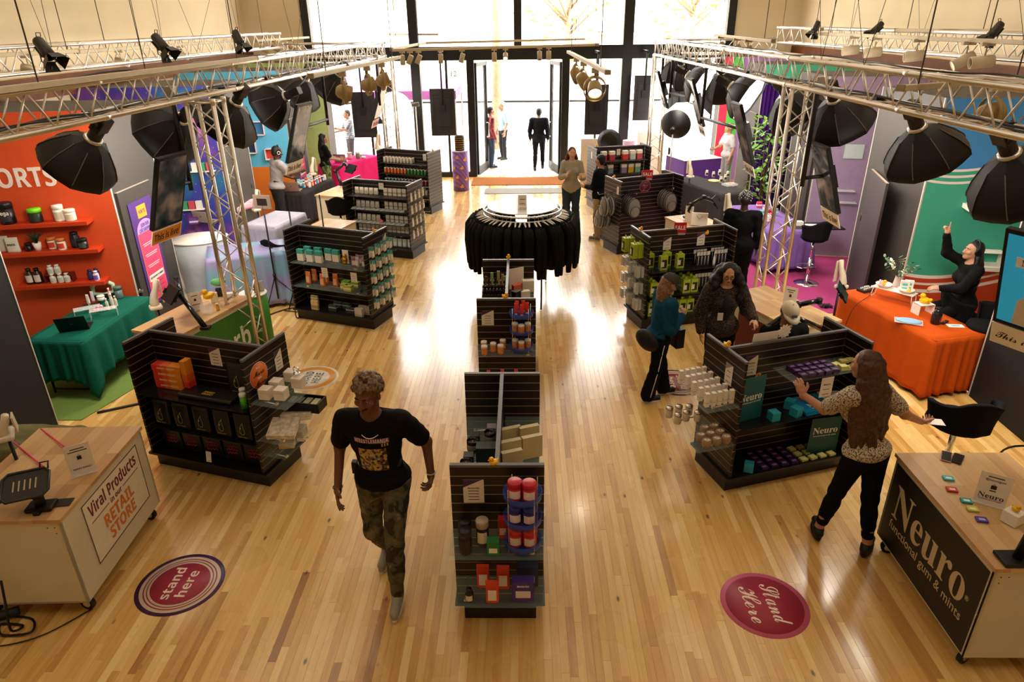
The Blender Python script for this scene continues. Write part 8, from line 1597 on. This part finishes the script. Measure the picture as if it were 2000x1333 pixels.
CLM = dict(camo=nodes_mat('camouflage',camo),dots=nodes_mat('spotted_blouse',speck('5a4a38','c4b59a',95,.47)),fur=nodes_mat('brown_boucle',speck('1c120a','4e3720',60,.55)),plaidb=nodes_mat('blue_plaid',plaid('34424e','8f9aa2')),plaidr=nodes_mat('red_plaid',plaid('5a1418','b83038')),leafy=nodes_mat('green_camouflage',speck('3a4a20','7a8a4a',14)))
# --- 1. the man walking towards the camera
f1 = G(770,1128)
t,M,J,q,k,X1 = person('curly-haired man in a black wrestling T-shirt and camouflage trousers walking towards the camera',f1,1.84,-93,'70442c','100e0e','camo',shoe='9c9684',hair='6a5238',hairstyle='curly',sex='m',fine=2,bl=1.06,hy=14,hp=-11,lean=(.02,.03),
 j=dict(aL=(-.09,.26,.1),kL=(-.09,.2,.5),aR=(.09,-.2,.13),kR=(.1,.06,.5),fL=(-.05,1,-.05),fR=(.1,1,-.25),eR=(.3,-.05,1.15),wR=(.3,.1,.9),eL=(-.3,-.12,1.16),wL=(-.33,-.06,.93),dR=(-.1,.7,-.75),pR=(-.9,0,-.3),dL=(.1,.1,-1),pL=(.8,.3,0)),hands=dict(R=[.15,.3,.4,.5],L=[.7,.8,.9,.9]))
def on_front(me,Mt,obs,lift=.004):   # lay flat print onto the chest surface
 from mathutils.bvhtree import BVHTree
 dg = bpy.context.evaluated_depsgraph_get(); bv = BVHTree.FromPolygons([v.co[:] for v in obs.data.vertices],[p.vertices[:] for p in obs.data.polygons]); me = me.copy(); d = (Mt.to_3x3() @ Vector((0,0,1))).normalized()
 for v in me.vertices:
  p = Mt @ v.co; hit = bv.ray_cast(p + d * .25,-d,.6)[0]; v.co = (hit + d * (lift + max(0,v.co.z) * .3)) if hit else p
 return me
sh1 = [c for c in t.children if c.name.startswith('shirt')][0]
def gridm(w,h,m,n=14):
 b = MB(); b.add([(-w / 2 + w * i / n,-h / 2 + h * j_ / n,0) for j_ in range(n + 1) for i in range(n + 1)],[(j_ * (n + 1) + i,j_ * (n + 1) + i + 1,(j_ + 1) * (n + 1) + i + 1,(j_ + 1) * (n + 1) + i) for j_ in range(n) for i in range(n)],0,True); return b.mesh('print',m)
def tee(nt,b):
 N = nt.nodes; L = nt.links; tc = N.new('ShaderNodeTexCoord'); v = N.new('ShaderNodeTexVoronoi'); v.inputs['Scale'].default_value = 55; L.new(tc.outputs['Object'],v.inputs[0]); cr = N.new('ShaderNodeValToRGB'); cr.color_ramp.interpolation = 'CONSTANT'; e = cr.color_ramp.elements; e[0].color = (*hx('0f0d0d'),1); e[1].position = .82; e[1].color = (*hx('3f6f86'),1)
 for p,c in ((.25,'b08a62'),(.45,'b8a43a'),(.6,'6f4a3a'),(.72,'141212')): q_ = e.new(p); q_.color = (*hx(c),1)
 L.new(v.outputs['Color'],cr.inputs[0]); L.new(cr.outputs[0],b.inputs['Base Color'])
TF = lambda z,x=0: frame(Vector(tuple(J['C'] + V3(0,0,z) * k + V3(x,.12,0) * k)),(-1,0,0),(0,0,1))
link('shirt_print',on_front(gridm(.2,.2,nodes_mat('shirt_art',tee)),TF(-.1),sh1,.002),None,sh1)
link('print_band',on_front(gridm(.25,.035,cm('7a2430',.7)),TF(.055),sh1,.003),None,sh1)
link('lettering',on_front(tmesh('WRESTLEMANIA',.05,cm('cfc3cf',.6),'bold',(.24,.03)),TF(.056),sh1,.005),None,sh1); link('lettering',on_front(tmesh('III',.03,cm('c8a850',.6),'serif',(.05,.022)),TF(.025,-.09),sh1,.004),None,sh1)
ob('necklace',MB().tube([Vector(tuple(J['N'] + (X1['rt'] * .075 * math.sin(a) + X1['fw'] * (.06 + .075 * math.cos(a))+ X1['up'] * (-.02 - .09 * (math.cos(a) + 1) / 2 )) * k)) for a in [i * PI / 8 - PI for i in range(17)]],.0035,5),CHROME,t)
ob('moustache',MB().tube([q(-.028,.086,-.052),q(0,.1,-.048),q(.028,.086,-.052)],[.003,.005,.003],6).ell(q(0,.09,-.083),(.012,.006,.006)),cm('17100e',.8),t)
for s_,c in (('R','3a1a14'),('L','b8b0a8')): w_ = Vector(tuple(J['w' + s_])); ob('bracelet',MB().tube([w_ + Vector((.034 * math.cos(a),.034 * math.sin(a),.01)) for a in [i * PI / 6 for i in range(12)]],.005,5,closed=True),cm(c,.4),t)
ob('belt_device',MB().cb((.2 * k,-.02,1.0 * k),(.04,.05,.1)),BLACK,t,None,.006)
# --- 2. woman with long wavy hair seen from behind, right
f2 = G(1648,1066)
t,M,J,q,k,X_ = person('woman seen from behind with long wavy brown hair, spotted blouse and black leggings',f2,1.76,112,'b07c5c','dots','08080a',shoe='0c0a0a',hair='4a2c18',hairstyle='longwavy',sex='f',fine=2,bl=1.04,hy=-12,hp=-8,lean=(-.04,.1),hem=-1,wr=.0015,
 j=dict(aR=(.08,-.14,.1),kR=(.1,-.05,.5),aL=(-.14,.16,.11),kL=(-.1,.1,.52),fR=(.9,.5,0),fL=(.5,.7,0),eR=(.34,.02,1.19),wR=(.57,.04,1.06),dR=(.9,.1,-.35),pR=(0,.4,.8),eL=(-.2,.3,1.2),wL=(-.24,.5,1.24),dL=(-.1,.5,.8),pL=(.3,.7,0)),hands=dict(R=[.5,.6,.6,.7],L=[.6,.6,.7,.7]))
p_ = M @ Vector(tuple(J['wR'])); tag(ob('paper',MB().box((-.1,-.05,0),(.1,.05,.002)),WHITE,None,Matrix.Translation(p_ + (M.to_3x3() @ Vector((.15,.02,-.05)))) @ Matrix.Rotation(R_(-10),4,'Z')),'white printed sheet held in the right hand of the woman with long wavy hair','paper')
w_ = Vector(tuple(J['wL'])); ob('bracelet',MB().tube([w_ + Vector((.03 * math.cos(a),.0,.03 * math.sin(a))) for a in [i * PI / 6 for i in range(12)]],.004,5,closed=True),CHROME,t)
for s_ in 'RL': a = Vector(tuple(J['a' + s_])); ob('shoe_buckle',MB().tube([a + Vector((.1 + .012 * math.cos(x),.07 + .015 * math.sin(x),-.01)) for x in [i * PI / 4 for i in range(8)]],.003,5,closed=True),CHROME,t)
# --- 3. woman with grey cap and blue sweater
f3 = G(1276,778)
t,M,J,q,k,X_ = person('woman with a grey cap, blue sweatshirt and black track trousers with white stripes',f3,1.52,12,'c79a80','12465e','0e0d0e',shoe='15120f',hair='7a5638',hairstyle='long',sex='f',sleeve='wide',fine=1,bl=1.08,hy=10,hp=-28,lean=(.0,.05),hem=.035,
 j=dict(aR=(.08,-.12,.09),kR=(.09,-.04,.49),aL=(-.08,.16,.09),kL=(-.08,.1,.49),eR=(.2,.06,1.1),wR=(.06,.27,1.2),dR=(-.2,.3,.9),pR=(-.9,0,0),eL=(-.2,.06,1.1),wL=(-.03,.28,1.16),dL=(.2,.3,.8),pL=(.9,0,0)),hands=dict(R=1.0,L=1.0))
def cap_(t,q,k,c,brim='2a2624',txt=0):
 H = MB()
 for j_ in range(1):
  vs = []; nu,nv = 20,7
  for a in range(nv + 1):
   th = PI / 2 * a / nv
   for i in range(nu): p = 2 * PI * i / nu; vs.append(q(.094 * math.cos(th) * math.cos(p),-.015 + .112 * math.cos(th) * math.sin(p),.045 + .1 * math.sin(th)))
  H.add(vs,[(a * nu + i,a * nu + (i + 1) % nu,(a + 1) * nu + (i + 1) % nu,(a + 1) * nu + i) for a in range(nv) for i in range(nu)],0,True)
 c_ = ob('cap',H,cloth('cap_' + c,c),t); b = MB(); vs = []
 for rr in (0,1):
  for i in range(13): p = PI * (.12 + .76 * i / 12); vs.append(q((.094 + .0 * rr) * math.cos(p) * (1 if not rr else 1.0),-.015 + .112 * math.sin(p) + rr * .075 * math.sin(p),.05 - .022 * rr))
 b.add(vs,[(i,i + 1,14 + i,13 + i) for i in range(12)],0,True); o = ob('cap_brim',b,cm(brim,.7),c_); s = o.modifiers.new('s','SOLIDIFY'); s.thickness = .006; ob('cap_button',MB().ell(q(0,-.015,.147),(.008,) * 3),cm(brim,.7),c_)
 return c_
cap_(t,q,k,'4a443e')
for s_ in 'RL':
 x0 = 1 if s_ == 'R' else -1; ob('side_stripe',MB().tube([Vector(tuple(J['h' + s_] + V3(.115 * x0,0,0) * k)),Vector(tuple(J['k' + s_] + V3(.08 * x0,0,0) * k)),Vector(tuple(J['a' + s_] + V3(.097 * x0,0,.03) * k))],.006,5),WHITE,t)
tag(ob('shoulder_bag',MB().ell((0,0,0),(.19,.06,.12)),cm('0e0c0b',.7),None,M @ T(.1 * k,-.2 * k,.93 * k,.3)),'black shoulder bag at the back of the woman in the grey cap','bag'); tag(ob('tote_bag',MB().box((-.15,-.05,-.15),(.15,.05,.08)).tube([(-.1,0,.08),(-.08,0,.2),(.08,0,.2),(.1,0,.08)],.007,5),cm('0d0c0c',.4),None,M @ T(-.08 * k,.25 * k,.93 * k,.1),.02),'black tote bag held in front by the woman in the grey cap','bag')
# --- 4. woman with glasses and curly hair
f4 = G(1392,765)
t,M,J,q,k,X_ = person('smiling woman with glasses and long curly dark hair in a brown boucle jacket',f4,1.6,-92,'cf9a76','fur','0b0a0b',shoe='0f0e0e',hair='0e0a08',hairstyle='bigcurl',sex='f',sleeve='wide',fine=1,bl=1.08,hy=5,hp=-16,coat=1,
 j=dict(aR=(.1,0,.09),aL=(-.1,-.02,.09),eR=(.27,-.02,1.13),wR=(.27,.1,.9),dR=(-.05,.3,-1),eL=(-.3,-.02,1.15),wL=(-.32,.22,1.12),dL=(-.1,.9,-.5),pL=(.3,-.2,-.9)),hands=dict(R=.25,L=[.1,.8,.9,.9]))
cb_ = fmesh('top',[field([('e',J['C'] + V3(0,.06,-.05) * k,(.09 * k,.108 * k,.2 * k),None,.03)],.012,.02)],cm('0b0a0b',.7)); link('camisole',cb_,None,t)
for s_ in (-1,1): ob('spectacle_frame',MB().tube([q(.032 * s_ + .024 * math.cos(a),.106 - .003 * abs(math.cos(a)),.004 + .02 * math.sin(a)) for a in [i * PI / 6 for i in range(12)]],.0032,5,closed=True).tube([q(.056 * s_,.1,.01),q(.08 * s_,.02,.012)],.003,5),BLACK,t)
ob('id_badge',MB().box((-.03,0,-.045),(.03,.004,.045)),cm('d8d2c8',.4),t,T(.07 * k,.165 * k,1.13 * k)); ob('teeth',MB().ell(q(0,.094,-.064),(.013,.003,.004)),WHITE,t)
# --- 5. standing person in black with beaded headscarf
f5 = Vector((3.3,10.2,0)); t,M,J,q,k,X_ = person('person from behind in black clothes and a beaded black headscarf beside the lilac cloth',f5,1.68,70,'3a2218','070708','070708',hair='0a0908',hairstyle=None,sex='f',sleeve='long',fine=0,bl=1.28,skirt=False,hem=.05,coat=1); ob('headscarf',MB().ell(q(0,-.01,.05),(.1,.115,.1)).ell(q(0,-.07,.02),(.08,.07,.07)),cm('0b0a0c',.5),t)
bd_ = MB()
for i in range(70): a = i * 2.399; z = 1 - 1.5 * i / 70; r_ = math.sqrt(max(0,1 - z * z)); p = q(.102 * r_ * math.cos(a),-.01 + .117 * r_ * math.sin(a),.05 + .102 * z); bd_.ell(p,(.006,) * 3,nu=6,nv=4)
ob('beads',bd_,cm('e8e2d8',.2),t)['kind'] = 'stuff'
# --- 6. seated presenter with headphones pointing up
f6 = Vector((5.42,7.98,0)); t,M,J,q,k,X_ = person('seated woman with long black hair and headphones pointing upwards, black jacket',(f6.x,f6.y,.06),1.66,178,'b98a6c','0c0b0c','0a0a0b',hair='080708',hairstyle='straight',sex='f',sleeve='long',fine=1,hy=0,hp=8,coat=1,
 j=dict(aR=(.12,.28,.3),aL=(-.12,.28,.3),kR=(.13,.36,.66),kL=(-.13,.36,.66),P=(0,0,.78),hR=(.09,0,.76),hL=(-.09,0,.76),C=(0,.02,1.14),N=(0,.02,1.34),sR=(.17,.02,1.29),sL=(-.17,.02,1.29),H=(0,.05,1.5),eL=(-.25,.22,1.08),wL=(-.08,.38,1.03),dL=(.3,.9,-.1),pL=(.3,0,-.9),eR=(.24,.22,1.4),wR=(.22,.3,1.66),dR=(0,.05,1),pR=(-.2,.9,0)),hands=dict(R=[.02,1.2,1.3,1.3],L=.5))
hp_ = MB().tube([q(.088 * math.cos(a),-.01,.02 + .125 * math.sin(a)) for a in [i * PI / 12 for i in range(13)]],.009,6); ob('headphones',hp_.cyl(q(.08,-.01,0),q(.105,-.01,0),.035).cyl(q(-.08,-.01,0),q(-.105,-.01,0),.035),BLACK,t); ob('headset_mic',MB().tube([q(.09,0,-.02),q(.08,.08,-.06),q(.03,.12,-.07)],.003,5),BLACK,t)
# --- others further away
def other(lab,px,py,h,yaw,skin,**kw): return person(lab,G(px,py) if px else (-5.12,14.25),h,yaw,skin,fine=0,**kw)
t,M,J,q,k,X_ = other('woman with long auburn hair in a grey-beige blazer and jeans holding a sheet',1114,448,1.7,-100,'c9a088',top='9c9684',bot='2f3b4c',hair='5a2a1a',hairstyle='long',sex='f',sleeve='long',coat=1,hem=.05,hy=-15,j=dict(eR=(.22,0,1.13),wR=(.08,.22,1.2),dR=(-.2,.5,.6),pR=(-.8,0,.2),eL=(-.24,.03,1.13),wL=(-.2,.3,1.18),dL=(-.3,.6,.3),pL=(.6,0,.3)))
tag(ob('paper',MB().box((-.07,-.1,0),(.07,.1,.003)),WHITE,None,M @ T(-.26 * k,.42 * k,1.26 * k,.2,.6)),'white sheet held by the woman in the blazer','paper')
other('person in a navy jacket and tan trousers facing the woman in the blazer',1168,468,1.68,150,'b8866a',top='10141f',bot='a08a68',shoe='6a665e',hair='120e0c',hairstyle='short',sleeve='long',coat=1,hy=10,j=dict(eL=(-.22,.05,1.13),wL=(-.1,.28,1.1),dL=(.2,.8,0),eR=(.22,.05,1.13),wR=(.15,.26,1.08),dR=(-.2,.8,0)))
other('man in a dark suit walking out through the doorway',1052,332,1.74,84,'a87c62',top='12131a',bot='101117',shoe='0f0e0e',hair='14110f',hairstyle='short',sleeve='long',coat=1,bl=1.08,j=dict(aR=(.1,.2,.1),aL=(-.1,-.15,.1),kR=(.1,.16,.5),eR=(.26,-.04,1.13),eL=(-.26,-.04,1.13)))
t,M,J,q,k,X_ = other('man in a grey T-shirt with headphones reaching over the black draped table',0,0,1.76,38,'4a2c1e',top='9a9494',bot='2a2a2e',hair='0e0b0a',hairstyle='short',sleeve='short',bl=1.12,lean=(0,.08),hp=-15,j=dict(eR=(.2,.26,1.2),wR=(.12,.5,1.22),dR=(0,1,.1),pR=(-1,0,0),eL=(-.22,.2,1.15),wL=(-.15,.42,1.05),dL=(0,1,0)))
ob('headphones',MB().tube([q(.088 * math.cos(a),-.01,.02 + .125 * math.sin(a)) for a in [i * PI / 12 for i in range(13)]],.01,6).cyl(q(.08,-.01,0),q(.11,-.01,0),.042).cyl(q(-.08,-.01,0),q(-.11,-.01,0),.042),BLACK,t); ob('ear_cup_ring',MB().tube([q(.112,-.01 + .03 * math.cos(a),.03 * math.sin(a)) for a in [i * PI / 6 for i in range(12)]],.005,5,closed=True),WHITE,t)
other('woman with very long black hair in green patterned trousers at the hot pink cloth',645,395,1.64,25,'a8785c',top='0e0d0e',bot='leafy',hair='0c0908',hairstyle='straight',sex='f',sleeve='short',hem=.05,j=dict(eR=(.2,.12,1.15),wR=(.12,.38,1.08),dR=(0,1,0),eL=(-.2,.12,1.15),wL=(-.1,.38,1.08),dL=(0,1,0)))
other('bearded man in a blue plaid shirt behind the hot pink cloth',690,330,1.7,-150,'9a6a50',top='plaidb',bot='2a2c34',hair='17110e',hairstyle='short',hy=-10,j=dict(eR=(.22,.15,1.15),wR=(.15,.4,1.12),dR=(0,1,0),eL=(-.22,.15,1.2),wL=(-.12,.4,1.25),dL=(0,1,.2)))
other('person in white with light hair behind the violet plinth, turned to the left',1412,372,1.66,200,'c09878',top='c8c8cc',bot='8f8f94',hair='a08a60',hairstyle='short',sex='f',sleeve='short',j=dict(eR=(.2,.12,1.15),wR=(.12,.35,1.1),dR=(0,1,0)))
person('person in a red plaid shirt standing outside the doorway',(-.95,21.0,0),1.76,20,'b08468','plaidr','3a4658',hair='2a1c14',fine=0,sleeve='long',coat=1)
person('man in a light blue T-shirt and white cap standing outside the doorway',(-.62,22.3,0),1.76,-150,'b08468','9fc8d0','2b2c30',hair='c8c4bc',fine=0,sleeve='short')
# person behind the teal poster unit, only the cap and shoulders show
t,M,J,q,k,X_ = person('seated person in black with a cream cap behind the teal poster unit',(*Y(1530,655,6.65).to_tuple()[:2],-.18),1.66,-85,'8a5a40','0b0b0c','0b0b0c',hair='120e0c',hairstyle='short',fine=1,sleeve='long',coat=1,hp=-30,j=dict(aR=(.12,.1,.45),aL=(-.12,.1,.45),kR=(.14,.3,.72),kL=(-.14,.3,.72),H=(0,.05,1.52),N=(0,0,1.37),sR=(.2,0,1.3),sL=(-.2,0,1.3),C=(0,0,1.15)))
cp = cap_(t,q,k,'c9bba0','c9bba0'); ob('cap_patch',MB().box((-.028,0,-.014),(.028,.004,.014)),cm('2a2420',.6),cp,Matrix.Translation(q(0,.098,.075)) @ Matrix.Rotation(R_(25),4,'X'))
# legs of someone seated at the left edge
t = thing('person','seated person at the lower left edge, only the olive trousers show','person',T(*G(70,880,.6).to_tuple()[:2],0)); fm_ = [field([('c',V3(-.15,-.1,.62),.11,V3(.28,-.02,.6),.085,.03),('c',V3(-.15,.2,.62),.11,V3(.26,.24,.6),.085,.03),('c',V3(.28,-.02,.6),.085,V3(.3,-.02,.12),.06,.03),('c',V3(.26,.24,.6),.085,V3(.28,.24,.12),.06,.03),('e',V3(-.22,.05,.65),(.17,.2,.15),None,.04)],.016,.03,.004)]; link('trousers',fmesh('trousers',fm_,cloth('olive_cotton','6a6440')),None,t)
for y in (-.02,.24): ob('shoe',MB().ell((.34,y,.05),(.13,.05,.045)),cm('1a1816',.5),t)
tag(ob('seat_cube',MB().box((-.42,-.15,0),(.1,.3,.48)),cm('2b2724',.7),None,T(*G(70,880,.6).to_tuple()[:2],0)),'dark seat under the person at the lower left edge','seat')
